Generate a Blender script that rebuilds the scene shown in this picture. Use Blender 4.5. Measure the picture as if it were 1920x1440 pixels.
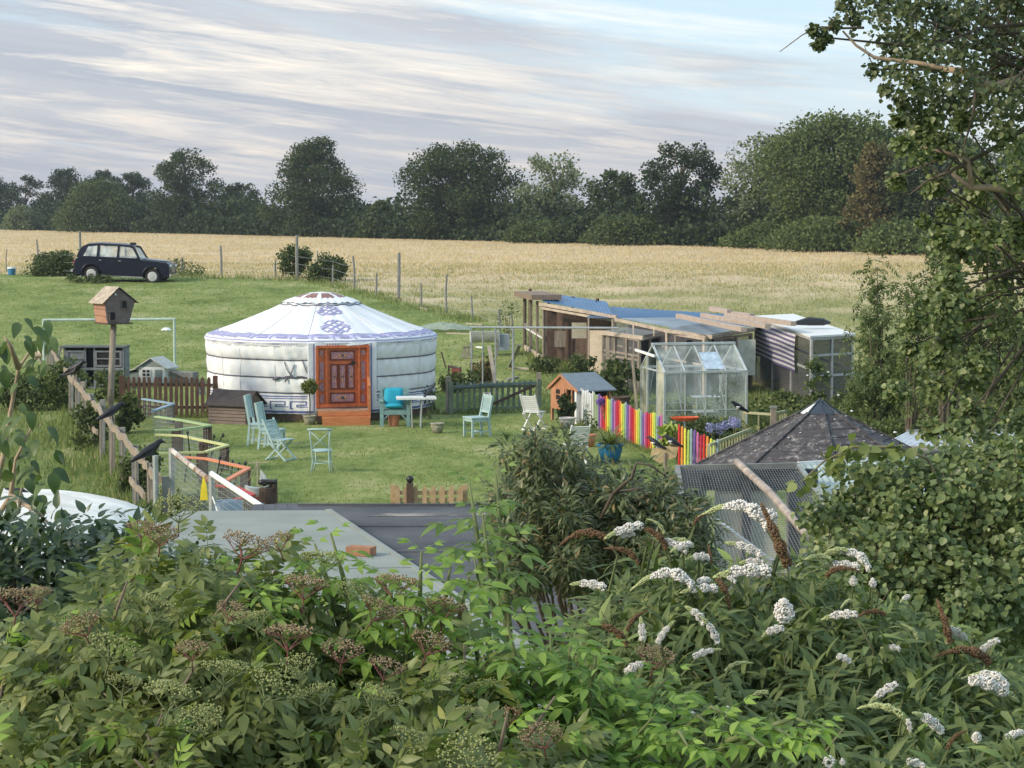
import bpy, math, random
import numpy as np
from mathutils import Vector, Matrix
from mathutils import noise as mnoise
R = math.radians
rng = np.random.RandomState(7)
random.seed(7)
scene = bpy.context.scene
for o in list(bpy.data.objects): bpy.data.objects.remove(o)
COL = scene.collection

# ------------------------------------------------------------------ camera
CAMZ, FPX, HOR = 5.2, 4100.0, 395.0
PITCH = math.atan((720 - HOR) / FPX)
cam = bpy.data.cameras.new('camera'); camo = bpy.data.objects.new('camera', cam); COL.objects.link(camo)
cam.sensor_width = 36; cam.lens = FPX / 1920 * 36; cam.clip_start = 0.1; cam.clip_end = 6000
camo.location = (0, 0, CAMZ); camo.rotation_euler = (math.pi / 2 - PITCH, 0, 0)
scene.camera = camo

# ------------------------------------------------------------------ light
SUN = Vector((-0.84, -0.40, 0.52)).normalized()
SUN_EL = math.asin(SUN.z); SUN_AZ = math.atan2(SUN.x, SUN.y)
w = bpy.data.worlds.new('World'); scene.world = w; w.use_nodes = True
nt = w.node_tree; nt.nodes.clear()
def wn(t, **k):
    n = nt.nodes.new(t)
    for a, b in k.items(): setattr(n, a, b)
    return n
wl = nt.links.new
out = wn('ShaderNodeOutputWorld')
sky = wn('ShaderNodeTexSky', sky_type='NISHITA', sun_disc=False, sun_elevation=SUN_EL, sun_rotation=SUN_AZ)
bg1 = wn('ShaderNodeBackground'); bg1.inputs[1].default_value = 0.10; wl(sky.outputs[0], bg1.inputs[0])
tc = wn('ShaderNodeTexCoord'); sep = wn('ShaderNodeSeparateXYZ'); wl(tc.outputs['Generated'], sep.inputs[0])
def wm(op, a, b=None, clamp=False):
    n = wn('ShaderNodeMath', operation=op, use_clamp=clamp)
    for i, v in enumerate((a, b)):
        if v is None: continue
        if isinstance(v, (int, float)): n.inputs[i].default_value = v
        else: wl(v, n.inputs[i])
    return n.outputs[0]
X, Y, Zz = sep.outputs
tilt = wm('ADD', Zz, wm('MULTIPLY', X, 0.115))
def streak(sx, sy, sz, off, detail, dist, rough=.6):
    c = wn('ShaderNodeCombineXYZ')
    wl(wm('ADD', wm('MULTIPLY', X, sx), off), c.inputs[0]); wl(wm('MULTIPLY', Y, sy), c.inputs[1]); wl(wm('MULTIPLY', tilt, sz), c.inputs[2])
    n = wn('ShaderNodeTexNoise'); n.inputs['Scale'].default_value = 1; n.inputs['Detail'].default_value = detail
    n.inputs['Distortion'].default_value = dist; n.inputs['Roughness'].default_value = rough
    wl(c.outputs[0], n.inputs['Vector']); return n.outputs[0]
def ramp(fac, stops):
    r = wn('ShaderNodeValToRGB'); cr = r.color_ramp
    while len(cr.elements) < len(stops): cr.elements.new(.5)
    for e, (p, c) in zip(cr.elements, stops): e.position = p; e.color = (*c, 1)
    wl(fac, r.inputs[0]); return r.outputs[0]
def mixc(f, a, b):
    m = wn('ShaderNodeMix', data_type='RGBA')
    if isinstance(f, (int, float)): m.inputs[0].default_value = f
    else: wl(f, m.inputs[0])
    for i, v in ((6, a), (7, b)):
        if isinstance(v, tuple): m.inputs[i].default_value = (*v, 1)
        else: wl(v, m.inputs[i])
    return m.outputs[2]
elev = wm('MULTIPLY', Zz, 9.0, True)
base = ramp(elev, [(0.0, (.46, .48, .51)), (.25, (.47, .51, .56)), (.55, (.46, .58, .65)), (1.0, (.42, .555, .66))])
n1 = streak(3.0, 3.0, 32, 3.3, 8, .6)
n2 = streak(4.2, 4.2, 66, 9.7, 8, .8, .62)
n3 = streak(3, 3, 34, 21.2, 5, .4)
n4 = streak(16, 16, 230, 5.1, 9, 1.3, .7)
# more cloud to the left and low, clear blue to the upper right
cov = wm('ADD', wm('SUBTRACT', .88, wm('MULTIPLY', X, 1.9)), wm('MULTIPLY', wm('SUBTRACT', .05, Zz), 5.0))
cov = wm('MINIMUM', wm('MAXIMUM', cov, .12), 1.05)
g = wm('MULTIPLY', wm('SUBTRACT', wm('ADD', n1, wm('MULTIPLY', wm('SUBTRACT', n4, .5), .14)), wm('SUBTRACT', .82, wm('MULTIPLY', cov, .55))), 5.0, True)
gray = mixc(wm('MULTIPLY', g, .92), base, mixc(wm('MULTIPLY', wm('SUBTRACT', n3, .35), 3.0, True), (.27, .295, .365), (.45, .44, .46)))
h = wm('MULTIPLY', wm('SUBTRACT', wm('ADD', wm('MULTIPLY', n2, .7), wm('MULTIPLY', n4, .35)), .50), 5.0, True)
h = wm('MULTIPLY', h, wm('MINIMUM', cov, 1.0))
warm = mixc(wm('MULTIPLY', Zz, 11.0, True), (.70, .59, .50), (.90, .81, .68))
col = mixc(wm('MULTIPLY', h, .9), gray, warm)
bg2 = wn('ShaderNodeBackground'); wl(col, bg2.inputs[0]); bg2.inputs[1].default_value = .88
ms = wn('ShaderNodeMixShader'); ms.inputs[0].default_value = .9
wl(bg1.outputs[0], ms.inputs[1]); wl(bg2.outputs[0], ms.inputs[2]); wl(ms.outputs[0], out.inputs[0])
sl = bpy.data.lights.new('sun', 'SUN'); sl.energy = 2.2; sl.angle = R(14); sl.color = (1, .86, .68)
so = bpy.data.objects.new('sun', sl); COL.objects.link(so); so.rotation_euler = SUN.to_track_quat('Z', 'Y').to_euler(); so.location = (-60, -20, 60)
scene.view_settings.view_transform = 'Standard'; scene.view_settings.look = 'None'
scene.view_settings.exposure = 0.84; scene.view_settings.gamma = 1
scene.render.engine = 'CYCLES'
scene.cycles.max_bounces = 6; scene.cycles.transparent_max_bounces = 24; scene.cycles.diffuse_bounces = 3
scene.cycles.use_denoising = True

# ------------------------------------------------------------------ places
def gh(x, y):                                   # ground height
    return min(max(.047 * (y - 58), 0), 2.1) + min(max((y - 103) * .0019, 0), .42)
def ray(x, y):
    u, v = (x - 960) / FPX, (720 - y) / FPX
    c, s = math.cos(PITCH), math.sin(PITCH)
    return Vector((u, c + v * s, v * c - s))
def PD(x, y, d):                                # point at forward distance d
    r = ray(x, y); return Vector((0, 0, CAMZ)) + r * (d / r.y)
def PZ(x, y, z):                                # point at height z
    r = ray(x, y); return Vector((0, 0, CAMZ)) + r * ((z - CAMZ) / r.z)
def PG(x, y):                                   # point on the ground
    r = ray(x, y); d = 20.0
    while d < 900:
        p = Vector((0, 0, CAMZ)) + r * (d / r.y)
        if p.z <= gh(p.x, p.y): return p
        d += .1
    return p
def on(x, y, dz=0): return Vector((x, y, gh(x, y) + dz))

# ------------------------------------------------------------------ materials
MATS = {}
def nodes(m):
    m.use_nodes = True; t = m.node_tree; return t, t.nodes['Principled BSDF']
def mat(name, c, rough=.75, var=.18, scale=6, bump=.15, metal=0., c2=None, stretch=(1, 1, 1), detail=6, spec=.4, alpha=None, contrast=1.6, bscale=None):
    if name in MATS: return MATS[name]
    m = bpy.data.materials.new(name); t, b = nodes(m); N = t.nodes; L = t.links
    b.inputs['Roughness'].default_value = rough; b.inputs['Metallic'].default_value = metal
    b.inputs['Specular IOR Level'].default_value = spec
    tc = N.new('ShaderNodeTexCoord'); mp = N.new('ShaderNodeMapping'); mp.inputs['Scale'].default_value = stretch
    L.new(tc.outputs['Object'], mp.inputs[0])
    oi = N.new('ShaderNodeObjectInfo'); vm = N.new('ShaderNodeVectorMath'); vm.operation = 'ADD'
    sc_ = N.new('ShaderNodeVectorMath'); sc_.operation = 'SCALE'; sc_.inputs[3].default_value = 37.
    cb = N.new('ShaderNodeCombineXYZ'); L.new(oi.outputs['Random'], cb.inputs[0]); L.new(oi.outputs['Random'], cb.inputs[1])
    L.new(cb.outputs[0], sc_.inputs[0]); L.new(mp.outputs[0], vm.inputs[0]); L.new(sc_.outputs[0], vm.inputs[1])
    no = N.new('ShaderNodeTexNoise'); no.inputs['Scale'].default_value = scale; no.inputs['Detail'].default_value = detail
    no.inputs['Roughness'].default_value = .62
    L.new(vm.outputs[0], no.inputs['Vector'])
    r = N.new('ShaderNodeMapRange'); r.inputs[1].default_value = .5 - .5 / contrast * .6; r.inputs[2].default_value = .5 + .5 / contrast * .6
    L.new(no.outputs[0], r.inputs[0])
    mx = N.new('ShaderNodeMix'); mx.data_type = 'RGBA'
    c2_ = c2 or tuple(min(1, v * (1 + var)) for v in c); c1_ = c if c2 else tuple(v * (1 - var) for v in c)
    mx.inputs[6].default_value = (*c1_, 1); mx.inputs[7].default_value = (*c2_, 1)
    L.new(r.outputs[0], mx.inputs[0]); L.new(mx.outputs[2], b.inputs['Base Color'])
    if bump:
        bn = N.new('ShaderNodeTexNoise'); bn.inputs['Scale'].default_value = bscale or scale * 4; bn.inputs['Detail'].default_value = 4
        L.new(vm.outputs[0], bn.inputs['Vector'])
        bp = N.new('ShaderNodeBump'); bp.inputs['Strength'].default_value = bump; bp.inputs['Distance'].default_value = .02
        L.new(bn.outputs[0], bp.inputs['Height']); L.new(bp.outputs[0], b.inputs['Normal'])
    if alpha is not None: b.inputs['Alpha'].default_value = alpha
    MATS[name] = m; return m
def leafmat(name, ca, cb, trans=.3, rough=.5, spec=.3, cc=None):
    if name in MATS: return MATS[name]
    m = bpy.data.materials.new(name); t, b = nodes(m); N = t.nodes; L = t.links
    b.inputs['Roughness'].default_value = rough; b.inputs['Specular IOR Level'].default_value = spec
    ge = N.new('ShaderNodeNewGeometry'); oi = N.new('ShaderNodeObjectInfo')
    ad = N.new('ShaderNodeMath'); ad.operation = 'ADD'; L.new(ge.outputs['Random Per Island'], ad.inputs[0]); L.new(oi.outputs['Random'], ad.inputs[1])
    fr = N.new('ShaderNodeMath'); fr.operation = 'FRACT'; L.new(ad.outputs[0], fr.inputs[0])
    cr = N.new('ShaderNodeValToRGB'); e = cr.color_ramp.elements
    e[0].color = (*ca, 1); e[1].color = (*cb, 1); e[1].position = .9
    if cc: x = e.new(.97); x.color = (*cc, 1)
    L.new(fr.outputs[0], cr.inputs[0]); L.new(cr.outputs[0], b.inputs['Base Color'])
    tr = N.new('ShaderNodeBsdfTranslucent')
    g = N.new('ShaderNodeMix'); g.data_type = 'RGBA'; g.blend_type = 'MULTIPLY'; g.inputs[0].default_value = 1
    L.new(cr.outputs[0], g.inputs[6]); g.inputs[7].default_value = (1.25, 1.3, .6, 1); L.new(g.outputs[2], tr.inputs[0])
    ms = N.new('ShaderNodeMixShader'); ms.inputs[0].default_value = trans
    L.new(b.outputs[0], ms.inputs[1]); L.new(tr.outputs[0], ms.inputs[2])
    L.new(ms.outputs[0], N['Material Output'].inputs[0]); MATS[name] = m; return m
def glassmat(name, tint=(.8, .88, .86), a=.35, rough=.12):
    if name in MATS: return MATS[name]
    m = bpy.data.materials.new(name); t, b = nodes(m); N = t.nodes; L = t.links
    b.inputs['Base Color'].default_value = (*tint, 1); b.inputs['Roughness'].default_value = rough; b.inputs['Specular IOR Level'].default_value = .8
    no = N.new('ShaderNodeTexNoise'); no.inputs['Scale'].default_value = 2.5; no.inputs['Detail'].default_value = 5
    tcn = N.new('ShaderNodeTexCoord'); L.new(tcn.outputs['Object'], no.inputs['Vector'])
    r = N.new('ShaderNodeMapRange'); r.inputs[1].default_value = .35; r.inputs[2].default_value = .7; r.inputs[3].default_value = a * .5; r.inputs[4].default_value = a * 1.5
    L.new(no.outputs[0], r.inputs[0]); L.new(r.outputs[0], b.inputs['Alpha']); MATS[name] = m; return m

# ------------------------------------------------------------------ meshes
class MB:
    def __init__(s): s.v = []; s.f = []; s.mi = []; s.k = 0
    def add(s, vs, fs, k=None):
        b = len(s.v); s.v += [tuple(p) for p in vs]; s.f += [tuple(i + b for i in f) for f in fs]; s.mi += [s.k if k is None else k] * len(fs); return s
    def box(s, c, d, rz=0, M=None, k=None):
        x, y, z = d[0] / 2, d[1] / 2, d[2] / 2
        vs = [Vector((a * x, b * y, e * z)) for e in (-1, 1) for a, b in ((-1, -1), (1, -1), (1, 1), (-1, 1))]
        if M is None: M = Matrix.Rotation(rz, 3, 'Z')
        c = Vector(c); vs = [M @ p + c for p in vs]
        return s.add(vs, [(3, 2, 1, 0), (4, 5, 6, 7), (0, 1, 5, 4), (1, 2, 6, 5), (2, 3, 7, 6), (3, 0, 4, 7)], k)
    def bar(s, p, q, a, b, up=(0, 0, 1), k=None):       # a across, b along up
        p = Vector(p); q = Vector(q); d = (q - p); L = d.length
        if L < 1e-6: return s
        d.normalize(); up = Vector(up)
        if abs(d.dot(up)) > .98: up = Vector((0, 1, 0)) if abs(d.y) < .9 else Vector((1, 0, 0))
        sx = d.cross(up).normalized(); sz = sx.cross(d).normalized()
        M = Matrix((sx, d, sz)).transposed()
        return s.box((p + q) / 2, (a, L, b), M=M, k=k)
    def tube(s, pts, rad, n=7, cap=True, k=None, sq=1.0):
        pts = [Vector(p) for p in pts]
        if not hasattr(rad, '__len__'): rad = [rad] * len(pts)
        vs = []; prev = None
        for i, p in enumerate(pts):
            t = (pts[min(i + 1, len(pts) - 1)] - pts[max(i - 1, 0)]).normalized()
            if prev is None: prev = Vector((0, 0, 1)) if abs(t.z) < .9 else Vector((1, 0, 0))
            a = (prev - t * prev.dot(t)).normalized(); b = t.cross(a); prev = a
            for j in range(n):
                th = 2 * math.pi * j / n
                vs.append(p + (a * math.cos(th) * sq + b * math.sin(th)) * rad[i])
        fs = [(i * n + j, i * n + (j + 1) % n, (i + 1) * n + (j + 1) % n, (i + 1) * n + j) for i in range(len(pts) - 1) for j in range(n)]
        if cap: fs += [tuple(range(n))[::-1], tuple((len(pts) - 1) * n + j for j in range(n))]
        return s.add(vs, fs, k)
    def lathe(s, prof, c=(0, 0, 0), n=20, k=None, sx=1, sy=1):
        c = Vector(c); vs = [c + Vector((r * math.cos(2 * math.pi * j / n) * sx, r * math.sin(2 * math.pi * j / n) * sy, z)) for r, z in prof for j in range(n)]
        fs = [(i * n + j, i * n + (j + 1) % n, (i + 1) * n + (j + 1) % n, (i + 1) * n + j) for i in range(len(prof) - 1) for j in range(n)]
        return s.add(vs, fs, k)
    def prism(s, poly, off, k=None):                    # polygon of 3-D points swept by off
        off = Vector(off); a = [Vector(p) for p in poly]; n = len(a)
        return s.add(a + [p + off for p in a], [tuple(range(n))[::-1], tuple(range(n, 2 * n))] + [(i, (i + 1) % n, n + (i + 1) % n, n + i) for i in range(n)], k)
    def quad(s, a, b, c, d, k=None): return s.add([a, b, c, d], [(0, 1, 2, 3)], k)
def empty(name, loc=(0, 0, 0), rz=0):
    o = bpy.data.objects.new(name, None); COL.objects.link(o); o.location = loc; o.rotation_euler = (0, 0, rz); o.empty_display_size = .2; return o
def tag(o, label=None, cat=None, group=None, kind=None):
    if label: o['label'] = label
    if cat: o['category'] = cat; o['kind'] = 'thing'
    if group: o['group'] = group
    if kind: o['kind'] = kind
    return o
def thing(name, label, cat, loc=(0, 0, 0), rz=0, group=None): return tag(empty(name, loc, rz), label, cat, group)
def obj(name, mb, m, parent=None, smooth=False, world=False, loc=None):
    v = mb.v
    if world and parent is not None:
        inv = parent.matrix_basis.inverted() if False else (Matrix.Translation(parent.location) @ parent.rotation_euler.to_matrix().to_4x4()).inverted()
        v = [tuple(inv @ Vector(p)) for p in v]
    me = bpy.data.meshes.new(name); me.from_pydata(v, [], mb.f)
    for q in (m if isinstance(m, (list, tuple)) else [m]): me.materials.append(q)
    if isinstance(m, (list, tuple)): me.polygons.foreach_set('material_index', mb.mi)
    if smooth: me.polygons.foreach_set('use_smooth', [True] * len(me.polygons))
    me.update(); o = bpy.data.objects.new(name, me); COL.objects.link(o)
    if parent is not None: o.parent = parent
    if loc is not None: o.location = loc
    return o
def kids(o): return [c for c in bpy.data.objects if c.parent == o]
def copy_tree(o, parent=None):
    c = o.copy(); COL.objects.link(c); c.parent = parent
    for ch in kids(o): copy_tree(ch, c)
    return c
def share(name, o, parent, M):
    c = bpy.data.objects.new(name, o.data if hasattr(o, 'data') else o); COL.objects.link(c); c.parent = parent; c.matrix_basis = M; return c
def npmesh(name, V, F, m, parent=None, mi=None, smooth=False):
    me = bpy.data.meshes.new(name); V = np.ascontiguousarray(V, dtype=np.float32).reshape(-1, 3); F = np.ascontiguousarray(F, dtype=np.int32); k = F.shape[1]
    me.vertices.add(len(V)); me.vertices.foreach_set('co', V.ravel())
    me.loops.add(F.size); me.loops.foreach_set('vertex_index', F.ravel())
    me.polygons.add(len(F)); me.polygons.foreach_set('loop_start', np.arange(0, F.size, k, dtype=np.int32))
    if mi is not None: me.polygons.foreach_set('material_index', np.asarray(mi, dtype=np.int32))
    for q in (m if isinstance(m, (list, tuple)) else [m]): me.materials.append(q)
    if smooth: me.polygons.foreach_set('use_smooth', np.ones(len(F), dtype=bool))
    me.update(calc_edges=True); o = bpy.data.objects.new(name, me); COL.objects.link(o)
    if parent is not None: o.parent = parent
    return o
# leaf templates: axis +Y, upper side +Z
def t_leaf(L, W, seg=4, fold=.25, droop=.25, tip=1.3, base=.9):
    V = []; F = []
    for i in range(seg + 1):
        t = i / seg; y = L * t; z = -droop * L * t * t
        wd = W / 2 * (math.sin(math.pi * t ** (1 / tip * .9)) ** base if 0 < t < 1 else 0)
        V += [(-wd, y, z + wd * fold), (0, y, z), (wd, y, z + wd * fold)]
    for i in range(seg):
        a = 3 * i; b = a + 3
        if i == 0: F += [(a + 1, b + 1, b), (a + 1, b + 2, b + 1)]
        elif i == seg - 1: F += [(a, a + 1, b + 1), (a + 1, a + 2, b + 1)]
        else: F += [(a, a + 1, b + 1), (a, b + 1, b), (a + 1, a + 2, b + 2), (a + 1, b + 2, b + 1)]
    return np.array(V, float), np.array(F, int)
T_DIA = (np.array([(0, 0, 0), (.5, .45, .12), (0, 1, -.1), (-.5, .45, .12)], float), np.array([(0, 1, 2), (0, 2, 3)]))
T_RND = (np.array([(0, 0, 0), (.42, .18, .08), (.5, .5, .1), (.25, .85, .03), (0, 1.05, -.05), (-.25, .85, .03), (-.5, .5, .1), (-.42, .18, .08)], float),
         np.array([(0, 1, 4), (1, 2, 3), (1, 3, 4), (0, 4, 7), (7, 4, 5), (7, 5, 6)]))
def merge_t(parts):
    V = []; F = []; b = 0
    for v, f in parts: V.append(v); F.append(f + b); b += len(v)
    return np.vstack(V), np.vstack(F)
def place_t(t, p, d, up, s=1):
    Rm = frames(np.array([d], float), np.array([up], float))[0]; return (t[0] * s) @ Rm.T + np.array(p), t[1]
def norm(a): return a / np.maximum(np.linalg.norm(a, axis=-1, keepdims=True), 1e-9)
def frames(d, up):
    y = norm(d); x = norm(np.cross(y, up)); z = np.cross(x, y); return np.stack([x, y, z], axis=-1)
def inst(t, P, Rm, S):
    tv, tf = t; V = np.einsum('nij,kj->nki', Rm, tv) * np.asarray(S)[:, None, None] + P[:, None, :]
    F = (tf[None] + (np.arange(len(P)) * len(tv))[:, None, None]).reshape(-1, 3); return V.reshape(-1, 3), F
def rdir(n, r=rng): return norm(r.normal(size=(n, 3)))
def leaves(root, t, P, D, U, S, m, name='leaf', single=0, key=None, mass='foliage'):
    """P world points; the `single` best (nearest) leaves become objects of their own, the rest one mass."""
    loc = np.array(root.location) if root is not None else np.zeros(3)
    P = P - loc; Rm = frames(D, U); n = len(P)
    if single:
        k = np.linalg.norm(P + loc - np.array([0, 0, CAMZ]), axis=1) if key is None else key
        order = np.argsort(k); a, rest = order[:single], order[single:]
        me = bpy.data.meshes.new(name); me.from_pydata(t[0].tolist(), [], t[1].tolist()); me.materials.append(m); me.polygons.foreach_set('use_smooth', [True] * len(me.polygons))
        for i in a:
            M = Matrix.Identity(4)
            for r_ in range(3):
                for c_ in range(3): M[r_][c_] = float(Rm[i, r_, c_] * S[i])
                M[r_][3] = float(P[i, r_])
            share(name, me, root, M)
    else: rest = np.arange(n)
    if len(rest):
        V, F = inst(t, P[rest], Rm[rest], S[rest]); o = npmesh(mass, V, F, m, root, smooth=True)
        if single: o['kind'] = 'stuff'
        return o

# ------------------------------------------------------------------ colours of things
timber = mat('weathered timber', (.26, .22, .18), var=.3, scale=4, stretch=(3, 3, .7))
timber_pale = mat('pale timber', (.43, .36, .29), var=.25, scale=4)
timber_dark = mat('dark brown timber', (.085, .055, .042), var=.35, scale=5)
timber_grey = mat('silvered grey timber', (.22, .22, .21), var=.25, scale=5)
timber_green = mat('algae green timber', (.15, .18, .13), var=.3, scale=5)
teal = mat('pale teal paint', (.35, .475, .475), rough=.6, var=.12, scale=9)
teal_d = mat('dull teal paint', (.19, .32, .32), rough=.65, var=.2, scale=9)
white = mat('white paint', (.72, .73, .73), rough=.5, var=.08, scale=6)
metal = mat('galvanised metal', (.42, .45, .46), rough=.45, metal=.5, var=.12)
metal_green = mat('pale green tube', (.42, .52, .46), rough=.5)
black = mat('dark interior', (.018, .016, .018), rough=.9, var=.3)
blackgloss = mat('black plastic', (.015, .015, .018), rough=.35, spec=.5)
terra = mat('terracotta', (.42, .17, .09), rough=.8)
net = mat('fine dark netting', (.10, .10, .11), alpha=.62, rough=.9, bump=0)
net_l = mat('fine pale netting', (.30, .31, .31), alpha=.45, rough=.9, bump=0)
glass = glassmat('greenhouse glass', a=.22)
glass_d = glassmat('window glass', (.72, .78, .80), a=.5, rough=.08)
bark = mat('bark', (.10, .08, .06), var=.35, scale=8, bump=.5)
bark_p = mat('pale smooth bark', (.36, .27, .19), var=.3, scale=7, bump=.4)
stem_g = mat('green stem', (.14, .17, .07), var=.25)
twig = mat('brown twig', (.13, .09, .06), var=.25)
# ================================================================== SETTING
def sstep(a, b, x): t = np.clip((x - a) / (b - a), 0, 1); return t * t * (3 - 2 * t)
def fence_side(x, y):                            # >0 on the meadow side of the post fence
    return np.where(x < -9, y - (100.5 + (-9 - x) * .4), (y - (100.5 - 2.47 * (x + 9))) * .38)
def ground():
    xs = np.concatenate([np.linspace(-700, -90, 25), np.linspace(-88, -26, 63), np.linspace(-25.6, 25.6, 129), np.linspace(27, 88, 62), np.linspace(90, 700, 25)])
    ys = np.concatenate([np.linspace(-60, 18, 10), np.linspace(20, 34, 12), np.linspace(34.4, 110, 150), np.linspace(112, 330, 80), np.linspace(340, 1500, 30)])
    gx, gy = np.meshgrid(xs, ys); gz = np.clip(.047 * (gy - 58), 0, 2.1) + np.clip((gy - 103) * .0019, 0, .42)
    nz = np.array([mnoise.noise(Vector((a * .35, b * .35, 0))) + .5 * mnoise.noise(Vector((a * 1.3, b * 1.3, 3))) for a, b in zip(gx.ravel(), gy.ravel())]).reshape(gx.shape)
    side = fence_side(gx, gy)
    field = sstep(-.3, .6, side + nz * .3) * (gy > 56)
    amp = .025 + .05 * field + .05 * ((gx < -8) & (gy < 60))
    gz = gz + nz * amp * (gy < 340)
    V = np.stack([gx, gy, gz], -1).reshape(-1, 3); nx = len(xs); ny = len(ys)
    i = np.arange(ny - 1)[:, None] * nx + np.arange(nx - 1)[None]; F = np.stack([i, i + 1, i + nx + 1, i + nx], -1).reshape(-1, 4)
    m = bpy.data.materials.new('grass ground'); t, b = nodes(m); N = t.nodes; L = t.links
    o = npmesh('ground', V, F, m, smooth=True); tag(o, kind='structure')
    dry = field * sstep(80, 106, gy + nz * 14)
    rough = np.clip(sstep(-6.5, -8.5, gx + (gy - 42) * .34 + nz) * (gy < 62) + sstep(.5, 1.6, gx - 0.4 + nz) * sstep(55, 57, gy) * (1 - field), 0, 1)
    far = sstep(330, 400, gy)
    for nm, a in (('dry', dry), ('field', field), ('rough', rough), ('far', far)):
        at = o.data.attributes.new(nm, 'FLOAT', 'POINT'); at.data.foreach_set('value', a.ravel().astype(np.float32))
    def at(nm): n = N.new('ShaderNodeAttribute'); n.attribute_name = nm; return n.outputs['Fac']
    tc = N.new('ShaderNodeTexCoord')
    def noise(sc, det, st=(1, 1, 1), ro=.6):
        mp = N.new('ShaderNodeMapping'); mp.inputs['Scale'].default_value = st; L.new(tc.outputs['Object'], mp.inputs[0])
        n = N.new('ShaderNodeTexNoise'); n.inputs['Scale'].default_value = sc; n.inputs['Detail'].default_value = det; n.inputs['Roughness'].default_value = ro
        L.new(mp.outputs[0], n.inputs['Vector']); return n.outputs[0]
    def rp(f, st):
        r = N.new('ShaderNodeValToRGB')
        while len(r.color_ramp.elements) < len(st): r.color_ramp.elements.new(.5)
        for e, (p, c) in zip(r.color_ramp.elements, st): e.position = p; e.color = (*c, 1)
        L.new(f, r.inputs[0]); return r.outputs[0]
    def mx(f, a, c):
        q = N.new('ShaderNodeMix'); q.data_type = 'RGBA'; L.new(f, q.inputs[0])
        for i, v in ((6, a), (7, c)):
            if isinstance(v, tuple): q.inputs[i].default_value = (*v, 1)
            else: L.new(v, q.inputs[i])
        return q.outputs[2]
    def mm(op, a, c):
        q = N.new('ShaderNodeMath'); q.operation = op; q.use_clamp = True
        for i, v in enumerate((a, c)):
            if isinstance(v, (int, float)): q.inputs[i].default_value = v
            else: L.new(v, q.inputs[i])
        return q.outputs[0]
    blend = mm('ADD', mm('MULTIPLY', noise(.55, 6, (1, .6, 1)), .6), mm('MULTIPLY', noise(5, 5, (1, .4, 1), .7), .4))
    lawn = rp(blend, [(.38, (.105, .148, .042)), (.47, (.178, .230, .070)), (.54, (.240, .278, .098)), (.64, (.38, .36, .19))])
    fieldg = rp(blend, [(.33, (.16, .20, .07)), (.48, (.25, .265, .11)), (.62, (.40, .37, .19))])
    dryc = rp(mm('ADD', mm('MULTIPLY', noise(.22, 6, (1, .35, 1)), .55), mm('MULTIPLY', noise(2.2, 6, (1.6, .3, 1), .7), .45)), [(.34, (.38, .30, .18)), (.47, (.53, .42, .27)), (.62, (.66, .53, .37))])
    rg = rp(blend, [(.35, (.085, .12, .035)), (.5, (.15, .20, .06)), (.66, (.26, .27, .12))])
    c = mx(at('field'), lawn, fieldg); c = mx(at('dry'), c, dryc); c = mx(at('rough'), c, rg); c = mx(at('far'), c, (.09, .13, .06))
    L.new(c, b.inputs['Base Color']); b.inputs['Roughness'].default_value = .95; b.inputs['Specular IOR Level'].default_value = .1
    bp = N.new('ShaderNodeBump'); bp.inputs['Strength'].default_value = .6; bp.inputs['Distance'].default_value = .06
    L.new(noise(14, 5, (1, 1, 1), .7), bp.inputs['Height']); L.new(bp.outputs[0], b.inputs['Normal'])
    return o
ground()

# ---- grass blades, one mass per kind
def blades(name, n, xr, yr, hgt, wid, m, keep=None, label=None, lean=.35, persp=True, dens=None):
    x = rng.uniform(*xr, n); y = rng.uniform(*yr, n)
    if persp: x = rng.uniform(-1, 1, n) * (y * .25) + 0 * x
    if keep is not None: k = keep(x, y); x, y = x[k], y[k]
    n = len(x); z = np.clip(.047 * (y - 58), 0, 2.1) + np.clip((y - 103) * .0019, 0, .42) - .02
    h = hgt * rng.uniform(.5, 1.3, n); a = rng.uniform(0, 2 * np.pi, n); ww = wid * rng.uniform(.6, 1.4, n)
    dx = np.cos(a) * ww; dy = np.sin(a) * ww * .4; lx = rng.normal(0, lean, n) * h; ly = rng.normal(0, lean, n) * h
    V = np.stack([np.stack([x - dx, y - dy, z], -1), np.stack([x + dx, y + dy, z], -1), np.stack([x + lx, y + ly, z + h], -1)], 1).reshape(-1, 3)
    F = np.arange(3 * n).reshape(-1, 3); return tag(npmesh(name, V, F, m), kind='stuff')
g_lawn = leafmat('lawn blades', (.170, .225, .07), (.27, .305, .115), trans=.2, rough=.8, spec=.1)
g_rough = leafmat('rough grass blades', (.10, .15, .045), (.25, .29, .11), trans=.25, rough=.8, spec=.1, cc=(.4, .34, .2))
g_field = leafmat('field grass blades', (.26, .27, .12), (.42, .38, .21), trans=.25, rough=.85, spec=.1)
g_dry = leafmat('dry grass blades', (.54, .42, .27), (.68, .55, .38), trans=.3, rough=.9, spec=.1)
inlawn = lambda x, y: (x > -6.9 - (y - 42) * .34 + 0 * y) & (fence_side(x, y) < 0) & ~((x > .9) & (y > 55.5) & (y < 80))
blades('lawn_grass', 60000, (0, 0), (36, 62), .05, .016, g_lawn, inlawn)
blades('paddock_grass', 40000, (0, 0), (62, 103), .07, .03, g_lawn, lambda x, y: inlawn(x, y))
blades('rough_grass', 34000, (-16, -5), (24, 62), .17, .016, g_rough, lambda x, y: (x < -7.0 - (y - 42) * .34), persp=False)
blades('long_grass', 30000, (.5, 13), (50, 76), .13, .018, g_rough, lambda x, y: (fence_side(x, y) < .2) & ((y > 56) | (x > 3.2)), persp=False)
blades('meadow_grass', 80000, (0, 0), (60, 128), .12, .026, g_field, lambda x, y: fence_side(x, y) > .15)
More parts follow.
